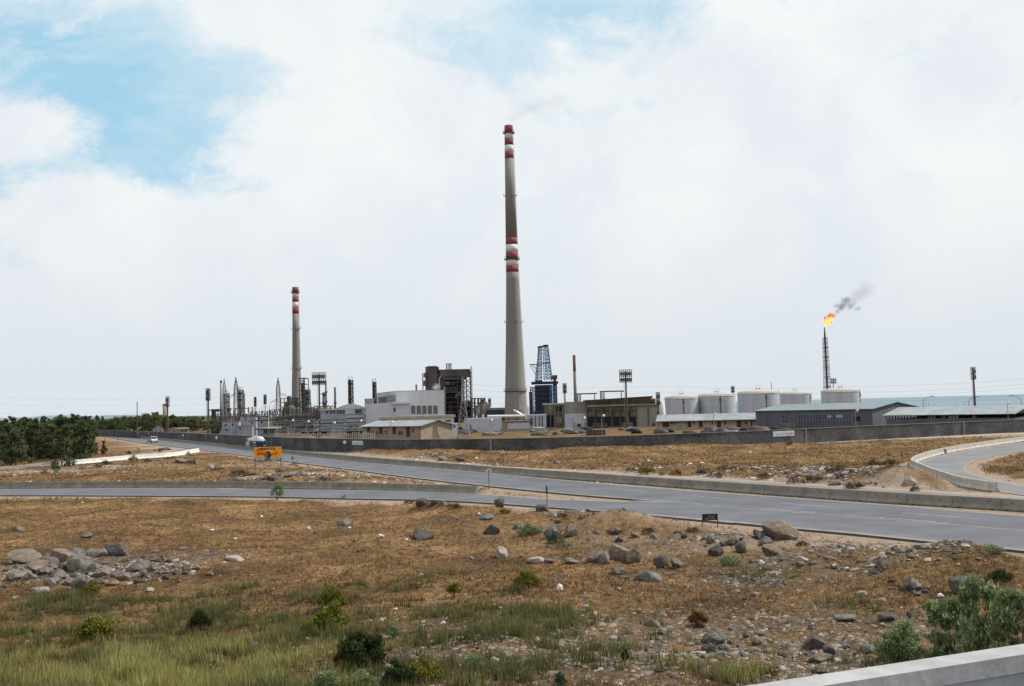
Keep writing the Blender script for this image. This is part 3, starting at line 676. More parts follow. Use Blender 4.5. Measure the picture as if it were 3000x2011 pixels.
# ---- tanks
def tank(label, px0, px1, yrim, ydome, Yd, stair, lines=True):
    r0 = RX(px0, 1190)*Yd; r1 = RX(px1, 1190)*Yd; rd = (r1-r0)/2; cx = (r0+r1)/2; zr = HT((px0+px1)/2, yrim, Yd-rd); zd = HT((px0+px1)/2, ydome, Yd)
    root = thing('storage_tank', label, 'storage tank', (cx, Yd, 0), 0, 'white cylindrical storage tanks behind the plant')
    MB().lathe([(rd, -.3), (rd, zr)], 64, cap=False).build('shell', M['tank'], root)
    MB().lathe([(rd+.12, zr-.25), (rd+.12, zr)]+[(rd*math.cos(t), zr+(zd-zr)*math.sin(t)) for t in [k*PI/2/7 for k in range(0, 7)]]+[(.02, zd)], 64).build('dome', M['dome'], root)
    mb = MB(); n = 40
    for k in range(n):
        a, b = 2*PI*k/n, 2*PI*(k+1)/n
        mb.beam((rd*math.cos(a), rd*math.sin(a), zr), (rd*math.cos(a), rd*math.sin(a), zr+1.1), .06)
        for hh in (.6, 1.1): mb.beam((rd*math.cos(a), rd*math.sin(a), zr+hh), (rd*math.cos(b), rd*math.sin(b), zr+hh), .05)
    mb.build('railing', M['galv'], root)
    mb = MB(); g = rd*.14
    for sx in (-1, 1): mb.beam((sx*g, 0, zd-.3), (sx*g, 0, zd+2.2), .09)
    mb.beam((-g, 0, zd+2.2), (g, 0, zd+2.2), .09); mb.build('top_frame', M['galv'], root)
    for sx in (-.3, .3): MB().tube((sx*g*1.5, 0, zd-.4), (sx*g*1.5, 0, zd+.9), .25, .25, 8).build('vent', M['rust'], root)
    # vertical pipe on the shell
    t = math.asin(max(-1, min(1, stair)))-PI/2; x, y = (rd+.25)*math.cos(t), (rd+.25)*math.sin(t)
    MB().tube((x-.2, y, 0), (x-.2, y, zr), .13, .13, 6).tube((x+.2, y, 0), (x+.2, y, zr), .1, .1, 6).box((x, y, zr-2.2), (1.0, .5, .9)).build('drain_pipe', M['paintpole'], root)
    mb = MB(); k = 26
    for i in range(k):
        a = R(-20)+i*R(3.2); z = zr*i/k; mb.box(((rd+.45)*math.cos(a), (rd+.45)*math.sin(a), z+.2), (.8, rd*.06, .08), a)
    mb.build('stairway', M['galv'], root)
    return root
tank('white storage tank second largest of the row, between leftmost and biggest tank', 2048, 2154, 1161, 1150, 590, -.02)
tank('leftmost white storage tank, behind the left end of the long row of stores', 1948, 2046, 1168, 1156, 590, -.05)
tank('largest white storage tank, in the middle of the row', 2163, 2283, 1153, 1141, 560, .13)
tank('smallest white storage tank, partly hidden behind the largest one', 2281, 2378, 1156, 1145, 690, .72)
tank('rightmost white storage tank, standing below the burning flare stack', 2409, 2519, 1148, 1136, 600, .83)
# ---- flare stack
Yf = 800; b_ = V(2426, 1190, Yf); fl = thing('flare_stack', 'slender lattice-guyed flare stack burning at its tip above the rightmost tank', 'flare stack', (b_.x, Yf, 0))
ztip = HT(2419, 960, Yf); MB().tube((0,0,0), (0,0,ztip-4), .85, .7, 10).tube((0,0,ztip-4), (0,0,ztip), .45, .4, 8).build('riser', M['steel'], fl)
mb = lattice(MB(), 2.6, 1.5, ztip*.86, 16, .11, x=True); mb.build('lattice_frame', M['steel'], fl)
for k in range(1, 8): z = ztip*.12*k+2; MB().b2(-2.2+k*.1, 2.8-k*.1, -2, 2, z, z+.35).build('platform', M['steel'], fl)
# flame and smoke
def firemat(name, c, s):
    m = bpy.data.materials.new(name); m.use_nodes = True; nt = m.node_tree; nt.nodes.remove(nt.nodes['Principled BSDF'])
    e = nt.nodes.new('ShaderNodeEmission'); tr = nt.nodes.new('ShaderNodeBsdfTransparent'); mx = nt.nodes.new('ShaderNodeMixShader')
    lw = nt.nodes.new('ShaderNodeLayerWeight'); lw.inputs[0].default_value = .35; tc = nt.nodes.new('ShaderNodeTexCoord'); n = nt.nodes.new('ShaderNodeTexNoise'); n.inputs['Scale'].default_value = .35; n.inputs['Detail'].default_value = 3
    nt.links.new(tc.outputs['Object'], n.inputs['Vector']); r = nt.nodes.new('ShaderNodeValToRGB'); r.color_ramp.elements[0].position = .38; r.color_ramp.elements[1].position = .62; r.color_ramp.elements[0].color = c4(c[0]); r.color_ramp.elements[1].color = c4(c[1])
    nt.links.new(n.outputs['Fac'], r.inputs[0]); nt.links.new(r.outputs[0], e.inputs[0]); e.inputs[1].default_value = s
    q = nt.nodes.new('ShaderNodeMath'); q.operation = 'POWER'; q.inputs[1].default_value = 2.2; nt.links.new(lw.outputs['Facing'], q.inputs[0])
    nt.links.new(q.outputs[0], mx.inputs[0]); nt.links.new(e.outputs[0], mx.inputs[1]); nt.links.new(tr.outputs[0], mx.inputs[2]); nt.links.new(mx.outputs[0], nt.nodes['Material Output'].inputs[0])
    return m
import bmesh
def blob(name, c, d, m, seed, amp=.3, parent=None, sub=4, rotz=0, roty=0):
    bm = bmesh.new(); bmesh.ops.create_icosphere(bm, subdivisions=sub, radius=1)
    for v in bm.verts:
        p = v.co; f = 1+amp*2*(float(fbm(np.array(p.x*1.7+seed*3.1+p.z), np.array(p.y*1.7+p.z*1.9-seed), 4, seed))-.5)
        v.co = Vector((p.x*f*d[0], p.y*f*d[1], p.z*f*d[2]))
    me = bpy.data.meshes.new(name); bm.to_mesh(me); bm.free(); me.materials.append(m)
    for p in me.polygons: p.use_smooth = True
    o = bpy.data.objects.new(name, me); COL.objects.link(o); o.location = c; o.rotation_euler = (0, roty, rotz)
    if parent: o.parent = parent
    return o
fy = firemat('flame', [(1.0,.30,.05), (1.0,.78,.28)], 1.6); fo = firemat('flame_orange', [(.75,.10,.04), (1.0,.38,.16)], 1.0)
p0 = V(2425, 942, Yf); fr = thing('flame', 'yellow and orange flame blowing to the right from the flare stack tip', 'flame', (p0.x, Yf, p0.z))
blob('yellow_flame', (0,0,0), (3.3,2.8,2.6), fy, 3, .8, fr)
blob('yellow_flame', (-1.0,0,-1.6), (1.7,1.5,1.6), fy, 9, .4, fr); blob('yellow_flame', (1.6,0,1.5), (1.8,1.4,2.1), fy, 19, .8, fr, 4, 0, .5); blob('orange_flame', (-1.6,0,1.9), (1.0,.8,1.7), fo, 29, .8, fr)
p1 = V(2434, 926, Yf)-p0; blob('orange_flame', (p1.x,0,p1.z), (2.3,1.8,1.8), fo, 5, .8, fr)
def smokemat(name, col, dens, thr, scale, squash=(1,1,1)):
    m = bpy.data.materials.new(name); m.use_nodes = True; nt = m.node_tree; nt.nodes.remove(nt.nodes['Principled BSDF'])
    tc = nt.nodes.new('ShaderNodeTexCoord'); n = nt.nodes.new('ShaderNodeTexNoise'); n.inputs['Scale'].default_value = scale; n.inputs['Detail'].default_value = 4; n.inputs['Roughness'].default_value = .6
    mp = nt.nodes.new('ShaderNodeMapping'); mp.inputs['Scale'].default_value = squash; nt.links.new(tc.outputs['Object'], mp.inputs[0]); nt.links.new(mp.outputs[0], n.inputs['Vector'])
    # fade to nothing at the rim of the puff (object space unit sphere in Generated)
    vm = nt.nodes.new('ShaderNodeVectorMath'); vm.operation = 'DISTANCE'; nt.links.new(tc.outputs['Generated'], vm.inputs[0]); vm.inputs[1].default_value = (.5,.5,.5)
    mr = nt.nodes.new('ShaderNodeMapRange'); mr.inputs[1].default_value = .12; mr.inputs[2].default_value = .46; mr.inputs[3].default_value = 1; mr.inputs[4].default_value = 0; nt.links.new(vm.outputs['Value'], mr.inputs[0])
    m2 = nt.nodes.new('ShaderNodeMapRange'); m2.inputs[1].default_value = thr; m2.inputs[2].default_value = thr+.16; nt.links.new(n.outputs['Fac'], m2.inputs[0])
    mu = nt.nodes.new('ShaderNodeMath'); mu.operation = 'MULTIPLY'; nt.links.new(mr.outputs[0], mu.inputs[0]); nt.links.new(m2.outputs[0], mu.inputs[1])
    md = nt.nodes.new('ShaderNodeMath'); md.operation = 'MULTIPLY'; nt.links.new(mu.outputs[0], md.inputs[0]); md.inputs[1].default_value = dens
    v = nt.nodes.new('ShaderNodeVolumePrincipled'); v.inputs['Color'].default_value = c4(col); nt.links.new(md.outputs[0], v.inputs['Density']); nt.links.new(v.outputs[0], nt.nodes['Material Output'].inputs['Volume'])
    return m
sm = smokemat('dark_smoke', (.12,.10,.12), .22, .42, .12)
sm2 = smokemat('thin_smoke', (.35,.33,.37), .05, .42, .08)
def px_blob(name, px, py, Yd, w, h, m, seed, parent, base, roty=0):
    q = V(px, py, Yd)-base; return blob(name, (q.x, 0, q.z), (mt(w, Yd)/2, mt(min(w, h), Yd)/2, mt(h, Yd)/2), m, seed, .35, parent, 3, 0, roty)
s0 = V(2452, 915, Yf); s0.y = Yf; sk = thing('flare_smoke', 'curling dark grey smoke drifting right from the flare', 'smoke', (s0.x, Yf, s0.z))
for a in [(2456,908,20,40,sm,3,.6),(2470,890,52,34,sm,5,-.3),(2449,895,26,20,sm,8,0),(2497,894,28,44,sm,6,.7),(2512,903,34,22,sm,14,-.2),(2505,868,70,55,sm2,7,0),(2530,850,80,70,sm2,10,0),(2463,900,22,34,sm,31,-.5),(2480,878,40,26,sm,41,.4)]:
    px_blob('smoke_puff', a[0], a[1], Yf, a[2], a[3], a[4], a[5], sk, s0, a[6])
sm3 = smokemat('pale_smoke', (.62,.56,.56), .045, .36, .09)
s1 = V(1495, 350, Y1); s1.y = Y1; sk2 = thing('chimney_smoke', 'faint pale haze of smoke drifting right off the tall chimney', 'smoke', (s1.x, Y1, s1.z))
for a in [(1502,345,40,50,sm3,3,.5),(1528,325,80,60,sm3,5,-.5),(1575,308,110,60,sm3,6,-.3),(1630,296,110,60,sm3,9,-.1)]:
    px_blob('smoke_puff', a[0], a[1], Y1, a[2], a[3], a[4], a[5], sk2, s1, a[6])
# ---- floodlight masts
def mast(label, px, ytop, Yd, w, nl, two=True, base=0, polew=7, name='floodlight_mast', thick=1.0):
    b = RX(px, 1200)*Yd; zt = HT(px, ytop, Yd); root = thing(name, label, 'floodlight mast', (b, Yd, 0), 0, 'floodlight masts in the plant')
    W = mt(w, Yd); k = .3*thick; MB().tube((0,0,0), (0,0,zt), k*1.3, k*.8, 8).build('pole', M['paintpole'], root)
    ld = MB()
    for s in (-.35, .35): ld.beam((-.6, s*.6, 0), (-.6, s*.6, zt*.97), .04)
    for i in range(int(zt)): ld.beam((-.6, -.2, i+.5), (-.6, .2, i+.5), .04)
    ld.build('ladder', M['galv'], root)
    pf = MB(); zp = zt-mt(3, Yd); hh = max(1.6, W*.16)
    for z in (zt-hh*1.1, zt-hh*2.3): pf.b2(-W/2, W/2, -.6, .6, z, z+.15)
    for i in range(7):
        x = -W/2+W*i/6
        for y in (-.6, .6): pf.beam((x, y, zt-hh*2.3), (x, y, zt+.5), .08)
    for z in (zt+.5, zt): 
        for y in (-.6, .6): pf.beam((-W/2, y, z), (W/2, y, z), .06)
    pf.build('platform', M['steel'], root)
    for r_ in range(2 if two else 1):
        for i in range(nl):
            x = -W/2+W*(i+.5)/nl; z = zt-hh*(.55+1.2*r_)
            MB().box((x, -.7, z), (W/nl*.7, .6, hh*.6), rot=Matrix.Rotation(R(-25), 3, 'X')).build('floodlight', M['steel'], root)
    return root
mast('tall floodlight mast with a wide lamp platform in front of the cooling tower', 1836, 1088, 325, 35, 6)
mast('tall floodlight mast with the widest lamp platform, right of the short chimney', 936, 1096, 330, 39, 6)
mast('floodlight mast standing in front of the sea horizon at the far right', 2857, 1080, 330, 10, 2)
mast('floodlight mast with a square lamp cluster, left of the slim metal stack', 610, 1143, 340, 11, 2)
mast('floodlight mast beside the round concrete water tower', 491, 1166, 400, 9, 2)
mast('short floodlight mast between the blue lattice tower and the rusty pipe stack', 1656, 1127, 420, 11, 2)
mast('small floodlight mast at the right end of the cooling tower', 1929, 1154, 335, 10, 2, thick=.6)
mast('small lamp mast rising between two white storage tanks', 2149, 1134, 640, 10, 2, thick=.8)
mast('floodlight mast with a lamp cluster just right of the flare stack', 2445, 1110, 760, 17, 3, thick=.9)
mast('thin lamp mast left of the foot of the tall chimney', 1435, 1170, 480, 8, 2, thick=.8)
mast('thin twin-lamp pole left of the round tower of the substation', 748, 1167, 430, 5, 1, thick=.5)
mast('thin twin-lamp pole between the substation and the short chimney', 777, 1160, 430, 7, 2, thick=.5)
# ---- white halls, centre left
LAB = 'white_hall'
b = Bld('turbine_hall', 'big white rendered hall with a row of five tall gridded windows', 'building', 1105, 1163, 1302, 330, 72, 1148)
b.walls(M['white']); MB().b2(-b.l, 0, 0, b.w, b.z, b.z+.3).build('roof', M['gravelroof'], b.root)
for k in range(5): b.rect('window', M['glass'], 1205+k*16.3, 1216.5+k*16.3, 1189, 1213, True, frame=(4, 5))
b.rect('loading_opening', M['glass'], 1136, 1160, 1158, 1176, False, .1, frame=(4,3)); b.rect('open_bay', M['dark_conc'], 1110, 1134, 1163, 1180, False, .1)
b = Bld('white_annex', 'low white annex with one small dark window, left part of the big white hall', 'building', 1068, 1072, 1204, 318, 80, 1184)
b.walls(M['white']); b.rect('window', M['glass'], 1153, 1159, 1195, 1207, True); b.rect('window', M['glass'], 1153, 1159, 1218, 1220, True)
b.rect('vent_box', M['wpaint'], 1150, 1198, 1178, 1184, True, .8)
for (x0, x1) in ((1117,1127),(1300,1306)): pass
b = Bld('control_block', 'long low white block with a yellowish parapet and a strip of small windows', 'building', 1105, 1112, 1330, 300, 82, 1228)
b.walls(M['white']); b.flatroof(M['gravelroof'], .4, .7)
for x0, x1 in ((1120,1131),(1151,1167),(1182,1197),(1213,1220),(1247,1258),(1305,1320)): b.rect('window', M['glass'], x0, x1, 1231, 1236, True, .08, frame=(3, 1))
b = Bld('rooftop_box', 'small grey penthouse box on the roof left of the big white hall', 'rooftop box', 1069, 1071, 1096, 326, 80, 1170, z0=HT(1080, 1186, 326)); b.walls(M['concrete']); b.flatroof(M['gravelroof'], .1, .2)
MB().lathe([(mt(3, 335), HT(1220, 1147, 335)-.4), (mt(2.8, 335), HT(1220, 1127, 335))], 12)
o = MB().lathe([(mt(3, 345), 0), (mt(2.8, 345), HT(1220, 1127, 345))], 14).build('roof_flue', M['rust'], None, (RX(1220, 1140)*345, 345, 0)); tag(o, 'short rusty flue rising behind the roof of the big white hall', 'flue')
# curved roof hall
b = Bld('curved_roof_hall', 'white hall with a shallow curved roof left of the big white hall', 'building', 985, 990, 1070, 322, 76, 1199, w=None)
b.walls(M['white'])
zr = HT(1030, 1184, 330); n = 10
mb = MB(); mb.prismx([(b.w*k/n-.2, b.z+(zr-b.z)*math.sin(PI*(k+.8)/(n+1.6))) for k in range(n+1)]+[(b.w+.2, b.z-.05), (-.2, b.z-.05)], -b.l-.2, .2); mb.build('curved_roof', M['white'], b.root)
b.rect('grimy_panel', M['dark_conc'], 1040, 1060, 1200, 1212, True); b.rect('doorway', M['glass'], 1027, 1033, 1247, 1254, True)
for x in (1003,1010,1022): b.rect('louvre', M['glass'], x, x+2.2, 1245, 1257, True)
b = Bld('window_block', 'pale block with a flat projecting roof and a band of five dark windows', 'building', 940, 946, 1012, 308, 70, 1203)
b.walls(M['shedpale']); b.flatroof(M['gravelroof'], .6, .5)
for x in (967,976,988.5,996.5,1004.5): b.rect('window', M['glass'], x, x+5, 1204.5, 1213, True)
for x in (955,): b.rect('window', M['glass'], x, x+6, 1206, 1212, True)
# small cream stone hut with pale roof
b = Bld('stone_hut', 'cream stone hut with a pale turquoise sheet roof behind the wall', 'hut', 1062, 1232, 1325, 262, 40, 1248, py=1260)
b.walls(M['stone']); b.gable(M['roof'], b.z+1.25, .7, .14, M['stone'])
for x0, x1 in ((1075,1085),(1111,1121),(1150,1160),(1190,1201)): b.rect('door', M['reddoor'], x0, x1, 1250, 1280 if x0 in (1075,1190) else 1272)
for x0, x1, y0, y1 in ((1090,1096,1264,1274),(1102,1108,1264,1274),(1167,1181,1264,1274),(1206,1213,1255,1266),(1128,1134,1262,1272)): b.rect('window', M['glass'], x0, x1, y0, y1, frame=(2, 2))
MB().tube((-.12, -.15, 0), (-.12, -.15, b.z), .07, .07, 6).build('downpipe', M['rust'], b.root)
b = Bld('lean_to', 'small white lean-to at the right end of the cream stone hut', 'outbuilding', 1322, 1326, 1340, 284, 70, 1243, py=1255); b.walls(M['white']); b.flatroof(M['wpaint'], .2, .2); b.rect('window', M['glass'], 1328, 1334, 1247, 1252, True)
# ---- boiler house (dark open steel structure)
b = Bld('boiler_house', 'tall dark open boiler structure clad in rusty sheets with stubby flues on top', 'industrial structure', 1250, 1258, 1384, 360, 78, 1085)
ox = lambda px: b.at(px, 1100, True)[0]; oz = lambda py: HT(1320, py, 360)
w, l = b.w, 22
def bb(nm, px0, px1, y0, y1, d0, d1, m): return MB().b2(-d1, -d0, ox(px0), ox(px1), oz(y1), oz(y0)).build(nm, m, b.root)
bb('stair_tower', 1258, 1283, 1073, 1225, 0, 9, M['boiler']); bb('stair_tower_roof', 1257, 1283.5, 1071.5, 1074, -.3, 9.3, M['rust'])
bb('side_duct', 1251, 1258, 1090, 1103, 1, 8, M['rust']); bb('side_duct', 1250, 1257, 1112, 1128, 1, 8, M['boiler'])
bb('upper_cladding', 1293, 1380, 1082, 1103, 0, 18, M['boiler']); bb('rusty_patch', 1362, 1380, 1090, 1107, -.1, .1, M['rust'])
bb('cladding', 1283, 1302, 1092, 1140, 1, 12, M['boiler']); bb('duct_band', 1300, 1368, 1107, 1112, .5, 12, M['shed'])
bb('dark_core', 1303, 1358, 1112, 1240, 3, 16, M['black']); bb('core_panel', 1302, 1345, 1136, 1150, 2.5, 3.2, M['boiler']); bb('core_panel', 1317, 1331, 1183, 1230, 2.2, 3.2, M['brown_conc'])
bb('grey_patch', 1309, 1322, 1117, 1127, 2.4, 3.2, M['shedpale']); bb('grey_patch', 1326, 1339, 1119, 1128, 2.4, 3.2, M['shed']); bb('grey_patch', 1306, 1316, 1137, 1145, 2.4, 3.2, M['dark_conc'])
bb('low_core', 1358, 1384, 1192, 1240, 2, 16, M['black']); bb('concrete_band', 1365, 1382, 1175, 1192, 1.5, 10, M['concrete'])
for px in (1258.5, 1303, 1343, 1362, 1381):
    for d in (0.2, 9, 18): bb('column', px-1, px+1, 1086, 1240, d, d+.9, M['boiler'])
for y in (1104,1119,1134,1149,1164,1178,1192,1207,1222): bb('floor_beam', 1303 if y > 1104 else 1283, 1383, y, y+1.6, .1, 1.0, M['rust'] if y % 2 else M['boiler'])
mb = MB()
for k in range(6):
    y0, y1 = oz(1110+k*14), oz(1124+k*14)
    for a_, c_ in ((1362,1381),): mb.beam((-.6, ox(a_), y0), (-.6, ox(c_), y1), .14); mb.beam((-.6, ox(c_), y0), (-.6, ox(a_), y1), .14)
mb.build('bracing', M['boiler'], b.root)
for px in (1286,1291): MB().tube((-4, ox(px), oz(1100)), (-4, ox(px), oz(1073)), .3, .33, 10).build('flue', M['rust'], b.root)
for px in (1319,1325.5,1331): MB().tube((-6, ox(px), oz(1085)), (-6, ox(px), oz(1064)), .24, .24, 10).tube((-6, ox(px), oz(1065)), (-6, ox(px), oz(1062.5)), .33, .36, 10).build('flue', M['rust'], b.root)
MB().tube((.5, ox(1288), oz(1142)), (.5, ox(1288), oz(1110)), .26, .26, 10).tube((.5, ox(1288), oz(1110)), (.5, ox(1295), oz(1100)), .26, .26, 10).build('curved_duct', M['galv'], b.root)
MB().tube((.6, ox(1304), oz(1240)), (.6, ox(1303), oz(1132)), .22, .22, 8).build('downcomer', M['galv'], b.root)
mb = MB()
for k in range(12): mb.b2(.2, .9, ox(1382), ox(1384.5), oz(1215-k*12), oz(1215-k*12)+.2)
for px in (1382,1384.5): mb.beam((.5, ox(px), 0), (.5, ox(px), oz(1074)), .15)
mb.build('ladder', M['galv'], b.root)
bl = blob('steam', (0,0,0), (1.9, 1.2, 1.5), smokemat('steam_white', (.9,.9,.92), .8, .42, .9), 4, .3); sp_ = V(1279, 1134, 352); bl.location = sp_; tag(bl, 'small puff of white steam beside the dark boiler structure', 'steam')
# pipe platform right of it
pr_ = thing('pipe_gantry', 'low rusty pipe gantry with a roof deck right of the dark boiler structure', 'gantry', (RX(1402, 1200)*350, 350, 0)); mb = MB(); W = mt(40, 350)
mb.b2(-W/2, W/2, -3, 3, HT(1402,1169,350), HT(1402,1166.5,350)); mb.build('deck', M['rust'], pr_)
for k in range(5): MB().tube((-W/2+W*k/4.2, (-1)**k*2, 0), (-W/2+W*k/4.2, (-1)**k*2, HT(1402,1169,350)), .35, .35, 6).build('post', M['rust'], pr_)
MB().tube((-1, 0, HT(1400,1215,350)), (3, 0, HT(1400,1180,350)), 1.9, 1.9, 12).build('vessel', M['galv'], pr_)
for k in range(4): MB().b2(-W/2, W*.4, -2+k, -1.6+k, HT(1402,1183+8*k,350), HT(1402,1183+8*k,350)+.35).build('pipe_run', M['steel'], pr_)
# low white walls and buildings around the tall chimney foot
b = Bld('yard_block', 'plain white windowless block left of the foot of the tall chimney', 'building', 1360, 1364, 1470, 335, 84, 1227, py=1240); b.walls(M['white_block'])
b.rect('door', M['dark_conc'], 1376, 1380, 1245, 1262, True)
b = Bld('yard_block', 'low white block directly in front of the tall chimney with a thin dark roof', 'building', 1470, 1487, 1552, 348, 84, 1238, py=1245); b.walls(M['white_block']); b.flatroof(M['rust'], .4, .35)
b.rect('dark_doorway', M['glass'], 1474, 1485, 1239, 1257, False, .1)
b = Bld('yard_wall', 'long low pale boundary wall in front of the blocks at the chimney foot', 'wall', 1462, 1464, 1634, 330, 87, 1258, py=1260, l=.3); b.walls(M['concrete'])
d_ = thing('flue_duct', 'shiny horizontal metal duct curving up into the foot of the tall chimney', 'duct', (0, 0, 0))
a0, a1 = V(1428, 1221, 438), V(1538, 1219, 440); rr = mt(8.5, 440)/2
MB().tube(a0, a1, rr, rr, 20).lathe([(.1,0)],3) if False else MB().tube(a0, a1, rr, rr, 20).build('duct', M['alu'], d_)
a2 = V(1512, 1206, 440); MB().tube(V(1528, 1217, 440), a2, rr, rr*.8, 16).tube(a2, V(1506, 1203, 444), rr*.8, rr*.8, 16).build('bend', M['alu'], d_)
for px in (1440,1465,1490,1515,1535): MB().tube(V(px, 1222, 440), (V(px, 1222, 440).x, 440, 0), .3, .3, 6).build('support', M['rust'], d_)
b = Bld('long_shed', 'low dark long shed with a grey roof left of the tall chimney', 'shed', 1418, 1422, 1481, 470, 86, 1203); b.walls(M['steel']); b.flatroof(M['roofgrey'], .3, mt(7, 470))
b = Bld('pump_house', 'white pump house with pipework right of the foot of the tall chimney', 'building', 1545, 1548, 1600, 352, 84, 1218, py=1240); b.walls(M['white_block']); b.flatroof(M['alu'], .2, .3)
for px in (1556,1568,1579,1588): b.rect('pipe', M['rust'], px, px+2, 1220, 1250, True, .4)
for y in (1228,1238): b.rect('pipe', M['steel'], 1550, 1562, y, y+2, True, .5)
# ---- blue lattice derrick over navy block
dk = thing('coker_tower', 'dark navy process block carrying a tall blue lattice derrick', 'process tower', (RX(1596, 1200)*600, 600, 0)); U = lambda px: (RX(px, 1120)-RX(1596, 1120))*600; zq = lambda py: HT(1596, py, 600)
MB().b2(U(1569), U(1618), -6, 6, -1, zq(1129)).b2(U(1563), U(1590), -8, 4, -1, zq(1207)).build('navy_block', M['navy'], dk)
for k in range(7): MB().b2(U(1568), U(1620), -7, 7, zq(1135+k*12), zq(1135+k*12)+.5).build('floor', M['navy'], dk)
MB().b2(U(1559), U(1636), -7, 6, zq(1126), zq(1119)).b2(U(1570), U(1590), -7.5, 6, zq(1124), zq(1115)).build('deck', M['navy'], dk)
MB().b2(U(1622), U(1633), -4, 4, 0, zq(1120)).b2(U(1621), U(1634.5), -5, 5, zq(1112), zq(1101)).b2(U(1624), U(1631), -3, 3, zq(1120), zq(1110)).build('brick_shaft', M['rust'], dk)
for sgn, x0, x1 in ((-1, 1581, 1587), (1, 1610, 1605)):
    mb = lattice(MB(), mt(13, 600)/2*1.2, mt(8, 600)/2*1.2, zq(1018)-zq(1115), 11, .17, zq(1115), 0, 0)
    o = mb.build('derrick', M['bluesteel'], dk); sx = U(x0); ex = U(x1); hh = zq(1018)-zq(1115)
    # lean each derrick towards the middle
    me_ = o.data
    for v in me_.vertices: t = (v.co.z-zq(1115))/hh; v.co.x += sx+(ex-sx)*t
mb = MB()
for x0, x1 in ((1570, 1584), (1620, 1611), (1576,1586), (1597,1596)): mb.beam((U(x0), -4, zq(1115)), (U(x1), -3, zq(1017)), .2); mb.beam((U(x0), 4, zq(1115)), (U(x1), 3, zq(1017)), .2)
for k in range(8):
    t = k/8; y = 1110-t*92; mb.beam((U(1571+12*t), -4, zq(y)), (U(1619-8*t), -4, zq(y)), .13); mb.beam((U(1571+12*t), -4, zq(y)), (U(1619-8*t), -4, zq(y-11)), .1); mb.beam((U(1619-8*t), 4, zq(y)), (U(1571+12*t), 4, zq(y-11)), .1)
mb.build('outer_bracing', M['bluesteel'], dk)
MB().b2(U(1579), U(1595), -3.5, 3.5, zq(1018), zq(1016.5)).b2(U(1596), U(1612), -3.5, 3.5, zq(1013.5), zq(1011.5)).b2(U(1584), U(1610), -3.5, 3.5, zq(1016), zq(1014.5)).build('crown_platform', M['navy'], dk)
mb = MB().b2(U(1555), U(1590), -1.5, 1.5, zq(1068.5), zq(1066.5)).b2(U(1590), U(1612), -2, 2, zq(1066), zq(1064)); mb.beam((U(1557), 0, zq(1070)), (U(1573), 0, zq(1098)), .25); mb.beam((U(1565), 0, zq(1069)), (U(1573), 0, zq(1085)), .2); mb.beam((U(1561), 0, zq(1069)), (U(1574), 0, zq(1077)), .2); mb.build('side_arm', M['navy'], dk)
mb = lattice(MB(), 2.2, 2.2, zq(1130)-1, 12, .25, 0, U(1566), 0); mb.build('side_stair', M['navy'], dk)
mb = lattice(MB(), 1.6, 1.6, zq(1130)-1, 12, .2, 0, U(1619), -7); mb.build('side_stair', M['bluesteel'], dk)
MB().tube((U(1556), -6, 0), (U(1555), -6, zq(1148)), 1.0, .9, 10).build('vent_stack', M['navy'], dk)
# ---- stacks and columns
def stack(label, px, w0, w1, ytop, Yd, m, top=None, name='metal_stack', rings=()):
    root = thing(name, label, 'stack', (RX(px, 1180)*Yd, Yd, 0)); z = HT(px, ytop, Yd); a, c = mt(w0, Yd)/2, mt(w1, Yd)/2
    MB().lathe([(a, 0), (c, z)], 16).build('shaft', m, root)
    if top: MB().lathe([(c*1.06, z-mt(top, Yd)), (c*1.06, z+.05)], 16).build('top_section', M['rust'], root)
    for t in rings: MB().lathe([(a, z*t-.2), (a*1.9, z*t), (a*1.9, z*t+.25), (a, z*t+.3)], 14).build('ring_platform', M['steel'], root)
    return root
stack('tall rusty pipe stack standing alone right of the blue lattice derrick', 1686, 10, 8, 1041, 430, M['chim'], 70)
stack('slim grey metal stack at the left edge of the refinery', 648, 9, 6, 1115, 480, M['galv'], 7)
stack('short plain pipe stack left of the tall floodlight mast', 982, 6.5, 6, 1135, 470, M['paintpole'], rings=(.62,))
stack('thin blue-grey column behind the wide-platform floodlight mast', 955.5, 6, 5, 1115, 520, M['shed'], rings=(.55,.75))
stack('short stubby blue-grey column behind the floodlight mast', 949, 10, 9, 1150, 500, M['shed'], rings=(.7,.95))
stack('thin rusty stack right of the tan distillation column', 716, 4, 3.5, 1153, 480, M['rust'])
stack('small brown flue in the substation area', 728, 4, 3, 1193, 440, M['rust'])
stack('small stub flue with a cap in the substation area', 739, 4.5, 3.5, 1192, 460, M['brown_conc'])
stack('very thin mast rising between the largest and smallest tank', 2262, 2.2, 1.6, 1120, 700, M['steel'])
stack('small rusty flue left of the cooling tower roof pipes', 1556, 4, 4, 1148, 420, M['steel']) if False else None
def column(label, px, w, ytop, Yd, m, cage=1, ybase=0):
    root = thing('distillation_column', label, 'distillation column', (RX(px, 1180)*Yd, Yd, 0)); z = HT(px, ytop, Yd); r = mt(w, Yd)/2
    MB().lathe([(r*1.2, 0), (r*1.2, z*.45), (r, z*.5), (r, z*.93), (r*.7, z*.98), (r*.2, z)], 16).build('vessel', m, root)
    for k in range(5): zz = z*(.3+.15*k); MB().lathe([(r, zz-.2), (r*1.8, zz), (r*1.8, zz+.2), (r, zz+.25)], 14).build('platform', M['steel'], root)
    mb = lattice(MB(), r*1.7, r*1.5, z*.97, 12, .14, 0, r*.6, 0); mb.build('ladder_cage', M['steel'], root)
    mb = MB(); mb.beam((-r*1.2, -r, z*.9), (-r*1.2, -r, z*1.03), .1); mb.beam((r*2, -r, z*.93), (r*2, -r, z*1.04), .1); mb.beam((-r*1.2, -r, z*1.03), (r*2, -r, z*1.03), .1); mb.build('davit', M['steel'], root)
    return root
